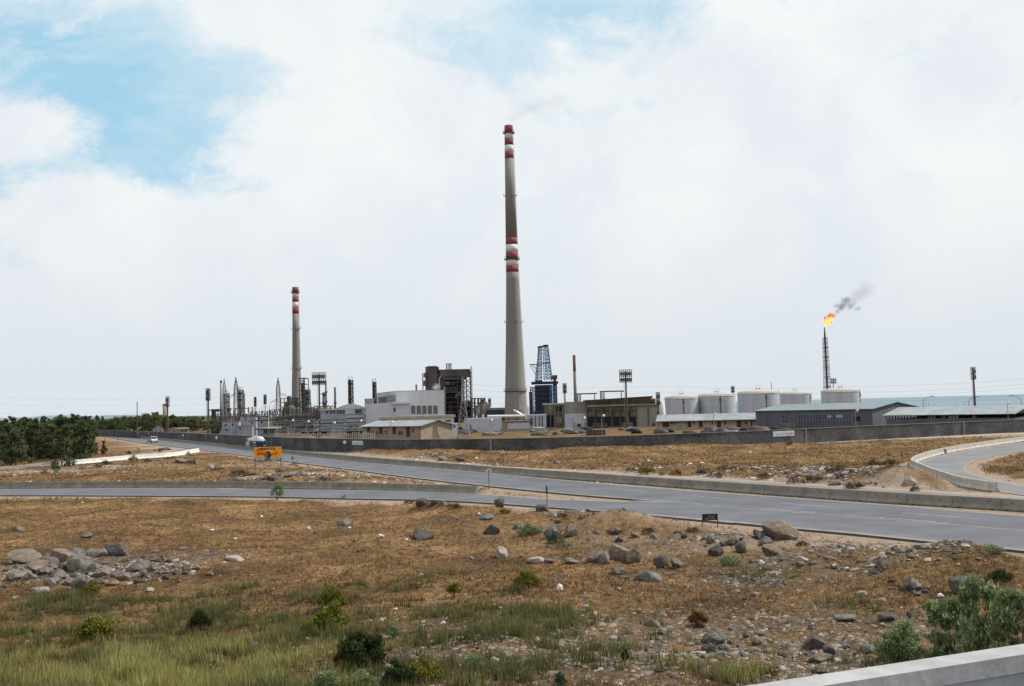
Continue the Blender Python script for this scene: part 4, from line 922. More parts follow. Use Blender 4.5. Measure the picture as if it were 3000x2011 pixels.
column('tan lattice-clad distillation column beside the thin pylon', 703, 9, 1140, 460, M['cream'])
column('grey-brown column with cage ladders above the curved roof hall', 1026, 8, 1110, 420, M['brown_conc'])
column('dark thin column with a cross platform left of the big white hall', 1096, 6, 1116, 340, M['steel'])
column('short brown column left of the thin pylon', 661, 9, 1150, 470, M['rust'])
column('slim dark column tucked behind the right side of the short chimney', 886, 6, 1120, 500, M['steel'])
column('blue-grey squat column right of the short chimney', 900, 8, 1140, 520, M['shed'])
# open steel frame right of short chimney
def frame(label, px0, px1, ytop, ybot, Yd, n, m, name='steel_frame', bw=.3, dep=8):
    root = thing(name, label, 'steel frame', (RX((px0+px1)/2, 1200)*Yd, Yd, 0)); W = mt(px1-px0, Yd)/2; z = HT((px0+px1)/2, ytop, Yd); cn = max(1, int(round(W*2/8)))
    for i in range(cn+1):
        for y in (-dep/2, dep/2): x = -W+2*W*i/cn; MB().b2(x-bw/2, x+bw/2, y-bw/2, y+bw/2, 0, z).build('column', m, root)
    mb = MB()
    for k in range(1, n+1):
        zz = z*k/n
        for y in (-dep/2, dep/2): mb.b2(-W, W, y-bw/2.2, y+bw/2.2, zz-bw, zz)
        for i in range(cn+1): x = -W+2*W*i/cn; mb.b2(x-bw/2.2, x+bw/2.2, -dep/2, dep/2, zz-bw, zz)
    mb.build('beam', m, root)
    mb = MB()
    for k in range(n):
        for i in range(cn):
            if (k+i) % 2 == 0: xa, xb = -W+2*W*i/cn, -W+2*W*(i+1)/cn; mb.beam((xa, -dep/2, z*k/n), (xb, -dep/2, z*(k+1)/n), bw*.5); mb.beam((xb, -dep/2, z*k/n), (xa, -dep/2, z*(k+1)/n), bw*.5)
    if mb.v: mb.build('bracing', m, root)
    return root, W, z
rt, W, z = frame('tall narrow open steel frame touching the short chimney', 884, 899, 1108, 1220, 440, 9, M['steel'])
frame('low steel frame of pipes below the short chimney', 845, 905, 1213, 1250, 420, 3, M['galv'])
frame('steel frame under the slim metal stack', 620, 646, 1200, 1240, 470, 3, M['steel'])
frame('steel frame of pipes left of the window block', 905, 945, 1212, 1250, 360, 3, M['steel'])
for lab_, a_, b_, t_, Y_q, n_, m_ in (('dark pipe frame at the left end of the refinery',640,668,1212,455,3,'steel'),('dark process frame under the tan distillation column',696,722,1196,462,4,'steel'),('rusty pipe frame right of the tan distillation column',722,752,1216,445,3,'rust'),('dark process frame between the furnace and the floodlight mast',895,925,1196,452,4,'steel'),('blue-grey process frame behind the window block',925,975,1190,500,5,'shed'),('dark process frame right of the blue-grey columns',968,1000,1198,470,3,'steel'),('low dark pipe frame in the substation yard',752,838,1230,350,2,'steel'),('long dark pipe bridge under the furnace',838,940,1222,338,2,'steel')):
    frame(lab_, a_, b_, t_, 0, Y_q, n_, M[m_], bw=.34)
# furnace mass at chimney foot
fz = thing('furnace', 'dark lumpy furnace block wrapped round the foot of the short chimney', 'furnace', (RX(864,1200)*470, 470, 0)); U2 = lambda px: (RX(px, 1190)-RX(864, 1190))*470; z2 = lambda py: HT(864, py, 470)
furn = mat('furnace_cladding', (.12,.12,.09), (.05,.05,.045), scale=.5)
for px0, px1, yt, yy in ((846,860,1160,-4),(868,887,1161,-5),(842,856,1176,-5),(874,891,1176,-6),(836,852,1192,-6),(833,846,1203,-5),(852,880,1188,-9),(872,893,1194,-8)):
    a, c = U2(px0), U2(px1); r = (c-a)/2; zt = z2(yt); MB().lathe([(r*1.1, 0), (r, zt-r*.7), (r*.8, zt-r*.25), (r*.4, zt), (.05, zt)], 12, ((a+c)/2, yy)).build('furnace_shell', furn, fz)
for k in range(4): MB().b2(U2(834), U2(885), -9, -8.7, z2(1205-k*12), z2(1205-k*12)+.3).build('walkway', M['steel'], fz)
for px in (836,846,858,870,882): MB().b2(U2(px)-.2, U2(px)+.2, -9.2, -8.8, 0, z2(1168)).build('post', M['steel'], fz)
dl = thing('elbow_duct', 'dark elbow duct joining the slim grey stack from the left', 'duct', (RX(634,1200)*479, 479, 0))
MB().b2(-mt(11,479), mt(11,479), -2, 2, HT(634,1207,479), HT(634,1199,479)).build('duct', M['rust'], dl); MB().b2(-mt(11,479), -mt(5,479), -2, 2, 0, HT(634,1200,479)).build('leg', M['steel'], dl)
b = Bld('process_block', 'brownish process equipment block right under the short brown column', 'industrial structure', 655, 658, 672, 465, 80, 1200); b.walls(M['brown_conc']); b.flatroof(M['rust'], .5, .5)
# ---- lattice pylons
def pylon(label, px, ytop, Yd, wbase, wtop, m, arms=(), bw=.12, waist=.55, base_y=None):
    root = thing('power_pylon', label, 'pylon', (RX(px, 1240)*Yd, Yd, 0), random.uniform(-.2,.2)*0, 'lattice power pylons'); z = HT(px, ytop, Yd); a, c = mt(wbase, Yd)/2, mt(wtop, Yd)/2
    mb = lattice(MB(), a, c, z*waist, 6, bw); lattice(mb, c, c*.85, z*(.82-waist), 4, bw, z*waist); lattice(mb, c*.85, .05, z*.18, 3, bw, z*.82); mb.build('lattice_body', m, root)
    for t, L, s in arms:
        mb = MB(); e = (s*mt(L, Yd), 0, z*t-.3)
        for y in (-c, c): mb.beam((0, y, z*t+.9), e, bw); mb.beam((0, y, z*t-.5), e, bw)
        mb.beam(e, (e[0], 0, e[2]-1.0), bw*1.5)
        for k in range(1, 4): mb.beam((e[0]*k/4, 0, z*t-.45), (e[0]*k/4, 0, z*t+.9-1.1*k/4), bw*.7)
        mb.build('cross_arm', m, root)
    return root, z
pylon('pale lattice pylon in front of the dark boiler structure', 1358, 1103, 268, 38, 9, M['galv'], ((.72,20,-1),(.60,12,1),(.85,10,1)), .075, .62)
pylon('thin pylon with swept arms left of the short chimney', 816, 1107, 400, 16, 11, M['rust'], ((.70,22,1),(.58,22,-1),(.46,18,1)), .075)
pylon('thin tall pylon beside the tan distillation column', 692, 1105, 420, 20, 11, M['steel'], ((.68,16,-1),(.80,14,1)), .08)
pylon('thin pylon just right of the slim grey stack', 658, 1110, 440, 18, 9, M['galv'], ((.62,12,1),(.78,8,1)), .075)
# ---- overhead wires
wirem = mat('wire', (.10,.10,.11), scale=1)
def wire(label, pts, sag=0, r=.016):
    Q = [V(*p) for p in pts]; mb = MB()
    for a, c in zip(Q, Q[1:]):
        n = 12
        for k in range(n):
            t0, t1 = k/n, (k+1)/n; s = (c-a).length*.012
            mb.tube(a.lerp(c, t0)-Vector((0,0,4*s*t0*(1-t0))), a.lerp(c, t1)-Vector((0,0,4*s*t1*(1-t1))), r, r, 3, cap=False)
    o = mb.build('overhead_wire', wirem); tag(o, label, 'power line', 'overhead power wires'); return o
for k, (y0, y1, y2, y3) in enumerate([(1126,1110,1122,1102),(1142,1129,1140,1117),(1158,1148,1152,1128),(1178,1171,1165,1152)]):
    wire(['topmost overhead wire running from the pale pylon to the right edge of the photo','second overhead wire from the top right of the pale pylon','third overhead wire right of the pale pylon, just over the tanks','lowest overhead wire right of the pale pylon, crossing the tanks'][k], [(1358,y0,268),(1960,y1+22,268),(2520,y2+10,255),(3100,y3,245)])
for k, y in enumerate((1150,1168,1190,1200)):
    wire(['topmost overhead wire left of the short chimney','second overhead wire left of the short chimney','third overhead wire left of the short chimney, near the treetops','lowest overhead wire above the pine wood'][k], [(816,y,400),(610,y+16,400),(300,y+20,380),(-100,y+6+k*5,330)])
# ---- substation: gantries, posts, low pale blocks
for lab, x0, x1, yt, Yd in (('substation gantry nearest the thin tall pylon', 735, 800, 1206, 400), ('substation gantry right of the twin-lamp poles', 790, 850, 1200, 380), ('substation gantry in front of the furnace', 700, 760, 1216, 350), ('substation gantry at its left end', 640, 700, 1222, 360)):
    root = thing('substation_gantry', lab, 'gantry', (RX((x0+x1)/2, 1220)*Yd, Yd, 0), 0, 'substation gantries'); W = mt(x1-x0, Yd)/2; z = HT((x0+x1)/2, yt, Yd)
    n = 4
    for i in range(n+1):
        x = -W+2*W*i/n; lattice(MB(), .35, .15, z, 6, .07, 0, x, 0).beam((x, 0, z), (x, 0, z+2.2), .1).build('post', M['galv'], root)
    mb = MB(); mb.b2(-W, W, -.35, -.25, z-.7, z-.6).b2(-W, W, -.35, -.25, z, z+.12).b2(-W, W, .25, .35, z, z+.12)
    for i in range(24): x = -W+2*W*i/24; mb.beam((x, -.3, z-.65), (x+W/12, -.3, z+.05), .07)
    mb.build('truss', M['steel'], root)
    for i in range(9): x = -W+2*W*(i+.5)/9; MB().tube((x, 0, z-.7), (x, 0, z-2.0), .18, .12, 6).build('insulator', M['reddoor'], root)
for i in range(26):
    px = random.uniform(640, 930); Yd = random.uniform(260, 400); p = (RX(px, 1230)*Yd, Yd, 0); z = random.uniform(4, 9)
    root = thing('isolator_post', 'slender grey isolator post with an insulator head in the substation', 'post', p, 0, 'isolator posts in the substation')
    MB().tube((0,0,0), (0,0,z), .13, .09, 6).build('post', M['galv'], root); MB().lathe([(.22,z),(.1,z+.3),(.22,z+.5),(.1,z+.8),(.2,z+1.1)], 8).build('insulator', M['reddoor'], root)
for lab, xl, xc, xr, Yc, yt, ph, m, wins in (
  ('low pale block at the left end of the substation', 648, 650, 700, 330, 1236, 80, 'shedpale', [(658,664,1244,1249),(678,684,1242,1247),(660,668,1258,1262)]),
  ('taller pale block in the middle of the substation', 700, 703, 750, 345, 1222, 80, 'shedpale', [(706,738,1247,1250),(728,731,1232,1236)]),
  ('long pale transformer building behind the substation posts', 745, 748, 785, 360, 1221, 80, 'shedpale', [(760,770,1235,1240)]),
  ('small low pale annex in front of the taller substation block', 690, 694, 738, 325, 1250, 80, 'shedpale', [(700,706,1254,1258)]),
  ('long grey pipe-rack building under the furnace', 806, 810, 905, 375, 1222, 82, 'shed', [(820+k*14,828+k*14,1228,1234) for k in range(6)]),
  ('grey pipe-rack building lower storey with dark openings', 806, 808, 925, 345, 1238, 84, 'concrete', [(812+k*12,820+k*12,1246,1256) for k in range(9)]),
  ('pale block with a flat roof right under the curved roof hall', 996, 1000, 1060, 312, 1238, 82, 'shedpale', [(1008,1014,1245,1250),(1024,1030,1246,1252),(1042,1048,1245,1250)])):
    b = Bld('substation_block', lab, 'building', xl, xc, xr, Yc, ph, yt, py=1240); b.walls(M[m]); b.flatroof(M['dark_conc'], .2, .2)
    for x0, x1, y0, y1 in wins: b.rect('window', M['glass'], x0, x1, y0, y1, True)
# pipe racks in the middle
for lab, x0, x1, yt, Yd in (('pipe rack in front of the window block', 935, 1010, 1228, 296), ('pipe rack in front of the curved roof hall', 1005, 1068, 1212, 306), ('pipe rack crossing under the short chimney', 800, 935, 1232, 320)):
    root, W, z = frame(lab, x0, x1, yt, 0, Yd, 4, M['galv'], 'pipe_rack', .16, 4)
    for k in range(5): zz = z*(.35+.15*k); MB().tube((-W, -2+k*.9, zz), (W, -2+k*.9, zz), .16+.05*(k % 2), None, 8).build('pipe', M['steel' if k % 2 else 'shed'], root)
# random refinery pipework cluster between x 905 and 990
for k in range(9):
    px = 905+k*8+random.uniform(-2, 2); yt = random.choice((1185,1192,1198,1188,1178)); Yd = 455+random.uniform(-20, 20)
    root = thing('process_vessel', 'small grey vertical process vessel in the cluster between the two floodlit columns', 'vessel', (RX(px, 1200)*Yd, Yd, 0), 0, 'small process vessels right of the short chimney'); z = HT(px, yt, Yd); r = random.uniform(.5, 1.1)
    MB().lathe([(r,0),(r,z*.9),(r*.6,z*.97),(.1,z)], 12).build('shell', M[random.choice(['shed','steel','galv','brown_conc'])], root)
    mb = MB(); mb.beam((r+.3,0,0),(r+.3,0,z+1),.12); mb.beam((-r-.3,-r,z*.7),(r+.3,-r,z*.7),.15); mb.beam((-r-.3,-r,z*.5),(-r-.3,-r,z+.5),.1); mb.build('pipework', M['steel'], root)
# ---- right of chimney: dark block, grey/white block, cooling tower
b = Bld('dark_plant_house', 'grimy open-sided plant house with a pale flat roof right of the chimney', 'building', 1594, 1596, 1657, 362, 84, 1187, py=1230); b.walls(M['dark_conc']); b.flatroof(M['gravelroof'], .4, .6)
b.rect('opening', M['black'], 1600, 1622, 1217, 1250, True, .12); b.rect('opening', M['black'], 1630, 1650, 1192, 1204, True, .1); b.rect('panel', M['concrete'], 1608, 1617, 1188, 1200, True, .1); b.rect('panel', M['concrete'], 1628, 1645, 1222, 1240, True, .12); b.rect('panel', M['brown_conc'], 1646, 1654, 1222, 1250, True, .14)
for px in (1600,1612,1624,1636,1648): b.rect('column', M['concrete'], px, px+1.5, 1190, 1252, True, .4)
b = Bld('two_tone_block', 'square block grey above and white below, left of the cooling tower', 'building', 1654, 1658, 1720, 348, 82, 1178, py=1230)
zs = HT(1690, 1212, 350); MB().b2(-b.l, 0, 0, b.w, zs, b.z).build('upper_wall', M['concrete'], b.root); MB().b2(-b.l, -.02, .02, b.w-.02, -.3, zs).build('lower_wall', M['white_block'], b.root)
b.rect('door', M['reddoor'], 1690, 1701, 1242, 1251, True); b.rect('door', M['cream'], 1677, 1686, 1236, 1250, True); b.rect('window', M['glass'], 1712, 1715, 1240, 1245, True); b.rect('window', M['glass'], 1676, 1679, 1227, 1230, True)
b = Bld('cooling_tower', 'wide concrete cooling tower with dark intakes and a flared brown deck on top', 'cooling tower', 1715, 1720, 1933, 348, 84, 1192, py=1240)
b.walls(M['dark_conc']); u = lambda px: b.at(px, 1200, True)[0]
MB().b2(-.1, .15, u(1868), u(1932.5), -.3, b.z-.3).build('bare_wall', M['concrete'], b.root)
za, zb = b.z, HT(1800, 1163.5, 352)
zl = HT(1722, 1173, 352)
vs = []
for (t, e) in ((u(1721), zl), (u(1902), zb)):
    o_ = .8 if e == zb else 0
    vs += [(.0, t, za), (1.2, t+(1.4 if e == zb else -.6), e), (-b.l-1.2, t+(1.4 if e == zb else -.6), e), (-b.l, t, za)]
MB().add(vs, [(0,1,2,3),(7,6,5,4),(0,4,5,1),(1,5,6,2),(2,6,7,3),(3,7,4,0)]).build('fan_deck', M['brown_conc'], b.root)
MB().b2(.0, .9, u(1720), u(1933), b.z-.1, b.z+.5).build('ledge', M['concrete'], b.root)
for k in range(6):
    x0 = 1722+k*24.2; b.rect('intake', M['black'], x0, x0+21, 1221, 1249, True, .1); b.rect('louvre_frame', M['black'], x0-1, x0+16, 1203, 1205, True, .3); b.rect('louvre_frame', M['black'], x0-1, x0+1, 1205, 1221, True, .3)
for k in range(10): b.rect('pilaster', M['dark_conc'], 1720+k*16, 1721.6+k*16, 1192, 1221, True, .35)
for px in (1898,): b.rect('pilaster', M['brown_conc'], px, px+3, 1194, 1247, True, .3)
b.rect('hatch', M['reddoor'], 1911, 1919, 1240, 1249, True, .2); b.rect('dark_strip', M['black'], 1926, 1932, 1206, 1238, True, .2)  # near-black strip near the right end of the wall
for k, px in enumerate((1913, 1921)): p = u(px); MB().lathe([(.7, b.z+.5), (.8, b.z+2.3)], 12, (-2, p)).build('roof_vent', M['rust'], b.root)
# pipe trestles above the roofs
for lab, x0, x1, yt in (('pipe trestle over the roof of the two-tone block', 1690, 1750, 1154), ('longer pipe trestle over the cooling tower roof', 1758, 1830, 1147)):
    Yd = 420; root = thing('pipe_trestle', lab, 'pipe trestle', (RX((x0+x1)/2, 1180)*Yd, Yd, 0), 0, 'pipe trestles behind the cooling tower'); W = mt(x1-x0, Yd)/2; z = HT((x0+x1)/2, yt, Yd)
    MB().tube((-W,0,z),(W,0,z),.3,.3,8).build('pipe', M['rust'], root)
    for x in (-W*.9, -W*.65, W*.75): MB().beam((x-.8,0,0),(x,0,z),.15).beam((x+.8,0,0),(x,0,z),.15).build('trestle_leg', M['rust'], root)
    mb = lattice(MB(), .8, .8, z*.25, 4, .08, z*.72, -W*.8, 0); mb.build('lattice_frame', M['galv'], root)
b = Bld('valve_house', 'narrow white round-topped duct between cooling tower and leftmost tank', 'duct', 1934, 1936, 1948, 360, 84, 1190, py=1230); b.walls(M['wpaint']); MB().lathe([(2.4,0),(1.3,b.z*.5),(.9,b.z+1.5)], 14, (0, b.w*.4)).build('funnel', M['wpaint'], b.root)
# ---- long row of stores
b = Bld('row_of_stores', 'long low row of stores with red doors and a pale sheet roof', 'building', 1930, 2261, 2289, 292, 14, 1226, py=1235, w=9)
b.walls(M['cream']); b.gable(M['roof'], b.z+1.6, .8, .12, M['cream'])
MB().b2(-b.l-.8, .8, -.95, -.82, b.z-.42, b.z-.16).build('fascia', M['rust'], b.root)
for x0, x1 in ((1941,1960),(2014,2025),(2047,2058),(2050+235*.2138,2050+290*.2138),(2158,2171),(2200,2204),(2219,2234)): b.rect('door', M['reddoor'], x0, x1, 1234, 1252)
for x0, x1 in ((1965,1970),(1972,1977),(2030,2034),(2085,2090),(2122,2127),(2182,2188)): b.rect('window', M['glass'], x0, x1, 1234, 1244)
# ---- big grey shed
b = Bld('grey_warehouse', 'large grey sheet-metal warehouse with a low gable in front of the tanks', 'warehouse', 2214, 2556, 2691, 262, 45, 1199, py=1225)
b.walls(M['shed']); b.gable(M['roofgrey'], HT(2625, 1179, b.C.y+b.w*.5*math.cos(b.phi)), .5, .15, M['shed'])
for x0, x1, y0, y1 in ((2290,2310,1216,1240),(2338,2494,1214,1248)): b.rect('glazed_band', mat('shed_glazing_%d' % x0, (.075,.09,.12), (.05,.06,.08), scale=.3), x0, x1, y0, y1, frame=(2 if x0 < 2300 else 18, 2))
b.rect('door', M['black'], 2503, 2520, 1221, 1234); b.rect('glazed_band', M['shedpale'], 2424, 2436, 1217, 1225, depth=.12); b.rect('glazed_band', M['shedpale'], 2450, 2470, 1216, 1224, depth=.12)
# ---- far right shed
b = Bld('open_sided_shed', 'long low pale-roofed shed with an open strip under the eaves at the far right', 'shed', 2596, 2970, 3100, 228, 45, 1212, py=1225, w=18)
MB().b2(-b.l, 0, 0, b.w, -.3, b.z-.95).build('wall', M['shed'], b.root)
b.gable(M['roof'], b.z+1.7, .7, .12, M['shed'])
MB().b2(-b.l, 0, b.w-.2, b.w, b.z-1, b.z).build('wall', M['dark_conc'], b.root)
for k in range(40): x = -b.l*k/39; MB().b2(x-.09, x+.09, .02, .2, b.z-1, b.z).build('post', M['black'], b.root)
for x0, x1, c in ((.42,.5,'wpaint'),(.52,.55,'cream'),(.60,.66,'cream'),(.28,.31,'cream')): MB().b2(-b.l*x1, -b.l*x0, .5, .6, b.z-.95, b.z-.2).build('painted_lit_gap', M[c], b.root)  # pale panels painted as light showing through the open strip
# ---- small buildings at left
for nm, lab, xl, xc, xr, Yc, ph, yt, m, rf, rise in (
 ('gabled_hut', 'small pale blue gabled hut behind the wall at the left', 440, 448, 480, 400, 70, 1259, 'shedpale', 'roof', 1.3),
 ('low_house', 'small red-roofed low house beside the gabled hut', 492, 500, 528, 385, 60, 1260, 'cream', 'reddoor', .8),
 ('low_house', 'low flat house with a pale roof edge among the trees', 512, 525, 553, 370, 60, 1257, 'concrete', 'gravelroof', .4),
 ('low_house', 'small dark-roofed house left of the gabled hut', 402, 408, 424, 430, 60, 1258, 'brown_conc', 'dark_conc', .8),
 ('pale_building', 'pale building rising behind the far trees at the left', 358, 364, 396, 640, 60, 1227, 'cream', 'gravelroof', .3),
 ('pale_building', 'small square grey building above the trees left of the water tower', 444, 447, 458, 600, 60, 1210, 'concrete', 'concrete', .2),
 ('pale_building', 'pale building half hidden by trees left of the refinery', 590, 596, 612, 520, 60, 1233, 'cream', 'gravelroof', .3),
 ('pale_building', 'tiny white building in the far trees beside the vans', 336, 340, 358, 560, 60, 1242, 'shedpale', 'shedpale', .2)):
    b = Bld(nm, lab, 'house', xl, xc, xr, Yc, ph, yt, py=1260); b.walls(M[m])
    if rise > .7: b.gable(M[rf], b.z+rise, .4, .12, M[m])
    else: b.flatroof(M[rf], .3, .3)
    b.rect('window', M['glass'], xc+(xr-xc)*.25, xc+(xr-xc)*.4, yt+3, yt+8, True); b.rect('window', M['glass'], xc+(xr-xc)*.6, xc+(xr-xc)*.75, yt+3, yt+8, True)
wt = thing('water_tower', 'round concrete water tower rising over the trees at the left', 'water tower', (RX(484.5,1220)*520, 520, 0)); r = mt(15.5,520)/2; z = HT(484, 1186, 520)
MB().lathe([(r*.92,0),(r*.95,z*.5),(r,z-.3)], 28).build('shaft', M['cream'], wt); MB().lathe([(r*1.05,z-.4),(r*1.08,z),(r*1.0,z+.3)], 28).build('rim', M['dark_conc'], wt)
tp = thing('telephone_pole', 'thin tall wooden pole above the trees left of the water tower', 'pole', (RX(402,1220)*450, 450, 0)); MB().tube((0,0,0),(0,0,HT(402,1178,450)),.25,.15,8).build('pole', M['paintpole'], tp); MB().b2(-.5,.5,-.1,.1,HT(402,1182,450),HT(402,1181,450)).build('crossbar', M['paintpole'], tp)
# guard kiosk inside the wall
b = Bld('guard_kiosk', 'small guard kiosk with an overhanging flat roof behind the wall, right above the tanker truck', 'kiosk', 770, 786, 808, 246, 45, 1256, py=1270); b.walls(M['concrete']); b.flatroof(M['gravelroof'], 1.0, .3)
b.rect('window', M['glass'], 774, 782, 1260, 1270); b.rect('window', M['glass'], 790, 804, 1259, 1270, True, frame=(3,1))
# picket fence
A_, B_ = V(806, 1284, 239), V(1096, 1284, 212); A_.z = B_.z = 0; fe = thing('picket_fence', 'pale concrete picket fence just inside the perimeter wall', 'fence', A_); n = 56
D_ = B_-A_; an = math.atan2(D_.y, D_.x)
pk = MB().b2(-.09, .09, -.06, .06, 0, 3.3).add([(-.09,-.06,3.3),(.09,-.06,3.3),(.09,.06,3.3),(-.09,.06,3.3),(0,0,3.5)], [(0,1,4),(1,2,4),(2,3,4),(3,0,4)]).data('picket', M['cream'])
for k in range(n):
    o = bpy.data.objects.new('picket', pk); COL.objects.link(o); o.parent = fe; q = D_*(k/(n-1)); o.location = (q.x, q.y, 0); o.rotation_euler = (0, 0, an); o.scale = (1, 1, random.uniform(.93, 1.04))
MB().b2(0, D_.length, -.03, .03, 2.8, 2.9).build('rail', M['cream'], fe, (0,0,0), an)
# coal / sheds behind the fence
for lab, x0, x1, yt, Yd in (('dark open shelter behind the picket fence', 1014, 1062, 1262, 245), ('long low dark shelter with a rusty roof behind the pickets', 880, 966, 1264, 262)):
    root = thing('open_shelter', lab, 'shelter', (RX((x0+x1)/2,1265)*Yd, Yd, 0)); W = mt(x1-x0, Yd)/2; z = HT((x0+x1)/2, yt, Yd)
    MB().b2(-W, W, -2, 2, z-.15, z).build('roof', M['steel'], root); MB().b2(-W+.2, W-.2, 0, 1.8, 0, z-.15).build('stored_goods', M['black'], root)
    for x in (-W+.1, -W/3, W/3, W-.1): MB().b2(x-.08, x+.08, -1.9, -1.7, 0, z-.15).build('post', M['steel'], root)
for i, (px, w_, h_) in enumerate(((830,60,6),(900,80,7),(960,60,5),(1040,50,6))):
    Yd = 250+i*4; o = blob('earth_heap', (RX(px,1270)*Yd, Yd, 0), (mt(w_,Yd)/2, 5, mt(h_,Yd)+1.6), M['brownearth'], 20+i, .3); tag(o, ['red-brown earth heap beside the guard kiosk','wide red-brown earth heap behind the middle of the picket fence','red-brown earth heap under the long dark shelter','red-brown earth heap left of the dark open shelter'][i], 'earth heap')
# lamps along the wall
def lamp(label, px, ytop, Yd):
    z = HT(px, ytop, Yd); root = thing('yard_lamp', label, 'yard lamp', (RX(px,1250)*Yd, Yd, 0), 0, 'globe lamps inside the perimeter wall')
    MB().tube((0,0,0),(0,0,z),.07,.05,8).tube((0,0,z),(.35,0,z+.15),.05,.05,6).build('post', M['galv'], root); MB().lathe([(.03,z-.2),(.2,z-.12),(.24,z+.06),(.15,z+.24),(.02,z+.3)], 14, (.4,0)).build('globe', M['lampglass'], root)
lamp_at = [(853,1233,'right of the guard kiosk'),(899,1236,'second from the guard kiosk'),(975,1240,'in front of the window block'),(1053,1234,'left of the cream stone hut'),(1144,1238,'in front of the cream stone hut'),(1435,1232,'in front of the plain white block by the chimney'),(1707,1226,'in front of the two-tone block'),(1763,1219,'in front of the cooling tower intakes'),(2091,1215,'in front of the row of stores'),(2508,1204,'in front of the large grey warehouse'),(2955,1181,'before the far right shed')]
for px, yt, l_ in lamp_at:
    p, _ = wall_pt(px, 1260); lamp('thin white globe lamp post '+l_, px, yt, p.y+9)
def slamp(label, px, ytop, Yd, s):
    z = HT(px, ytop, Yd); root = thing('street_lamp', label, 'street lamp', (RX(px,1200)*Yd, Yd, 0), 0, 'curved street lamps against the sea')
    mb = MB().tube((0,0,0),(0,0,z-1.5),.14,.1,8); pts = [(0,z-1.5),(s*.5,z-.5),(s*1.6,z),(s*2.8,z+.25)]
    for a, c in zip(pts, pts[1:]): mb.tube((a[0],0,a[1]),(c[0],0,c[1]),.09,.08,6)
    mb.build('curved_post', M['galv'], root); MB().b2(s*2.6, s*3.8, -.15, .15, z+.15, z+.4).build('lamp_head', M['galv'], root)
slamp('curved street lamp nearest the grey warehouse gable, against the sea', 2705, 1165, 330, 1); slamp('curved street lamp just left of the far right floodlight mast', 2838, 1166, 330, 1); slamp('curved street lamp at the right edge, arm pointing left', 2993, 1161, 330, -1)
for k, px in enumerate((2713,2722,2738,2827,2640,2800)): 
    Yd = 420; o = MB().tube((0,0,0),(0,0,HT(px,1178+k%3*3,Yd)),.12,.08,6).build('thin_pole', M['galv'], None, (RX(px,1200)*Yd, Yd, 0)); tag(o, 'thin pole on the shore in front of the sea', 'pole', 'thin poles on the shore')
# ---- junk in the yard
def crate(name, label, px, py, w, h, m, Yd=None, group=None, dep=1.0, rz=0):
    p = P(px, py); Yd = Yd or p.y; W = mt(w, Yd); Hh = mt(h, Yd); root = thing(name, label, name.replace('_', ' '), (RX(px, py)*Yd, Yd, 0), rz, group)
    MB().b2(-W/2, W/2, -dep, dep, .12, Hh).build('body', m, root)
    mb = MB()
    for x in (-W/2, -W/6, W/6, W/2): mb.b2(x-.07, x+.07, -dep-.05, dep+.05, 0, Hh+.04)
    mb.b2(-W/2-.05, W/2+.05, -dep-.06, dep+.06, Hh*.46, Hh*.54); mb.build('battens', M['dark_conc'], root)
    return root
for px, py, w_, h_, m, lab in ((1758,1256,38,15,'steel','dark equipment crate, upper of the pile right of the two-tone block'),(1745,1276,54,16,'steel','long dark container at the wall below the dark equipment crate'),(1665,1272,26,9,'shed','grey flat container with a pale lid near the wall'),(1838,1254,30,15,'shed','parked site trailer with a blue panel in front of the cooling tower'),(1990,1254,22,13,'steel','dark box in front of the row of stores'),(1960,1266,18,7,'wpaint','pale low box near the wall right of the cooling tower'),(2305,1258,45,16,'dark_conc','row of weathered wooden crates left end, by the grey warehouse'),(2335,1250,22,18,'dark_conc','taller weathered crate by the grey warehouse'),(2352,1251,14,16,'cream','tilted pale crate by the grey warehouse'),(2393,1249,30,14,'dark_conc','weathered crate with a smaller one on top'),(2385,1236,16,8,'dark_conc','small crate stacked on the weathered crate'),(2010,1270,16,7,'brown_conc','brown box among the scrap'),(2130,1268,28,7,'cream','pale sheet pile near the wall')):
    zz = 0; r_ = crate('equipment_crate', lab, px, py, w_, h_, M[m])
    if 'stacked' in lab: r_.location.z = 1.45
tr_ = [o for o in bpy.data.objects if o.get('label') == 'parked site trailer with a blue panel in front of the cooling tower'][0]
MB().b2(-.2, 1.2, -1.06, -1.02, .6, 1.5).build('blue_panel', M['bblue'], tr_)
for i in range(60):
    px = random.choice((random.uniform(1340,1470), random.uniform(1560,1720), random.uniform(1790,2000), random.uniform(2000,2290), random.uniform(2200,2290))); py = random.uniform(1260,1276); p = P(px, py); s = random.uniform(.6, 1.5)
    o = blob('scrap_heap', (p.x, p.y, .2), (s*random.uniform(1,2.2), s, s*random.uniform(.6,1.1)), M[random.choice(['galv' if i % 9 == 0 else 'steel','rockdark','rust','steel','rockdark','black','black','rock'])], i+40, .5, None, 2); tag(o, 'low heap of scrap and rubble in the yard behind the wall', 'scrap heap', 'scrap heaps behind the wall')
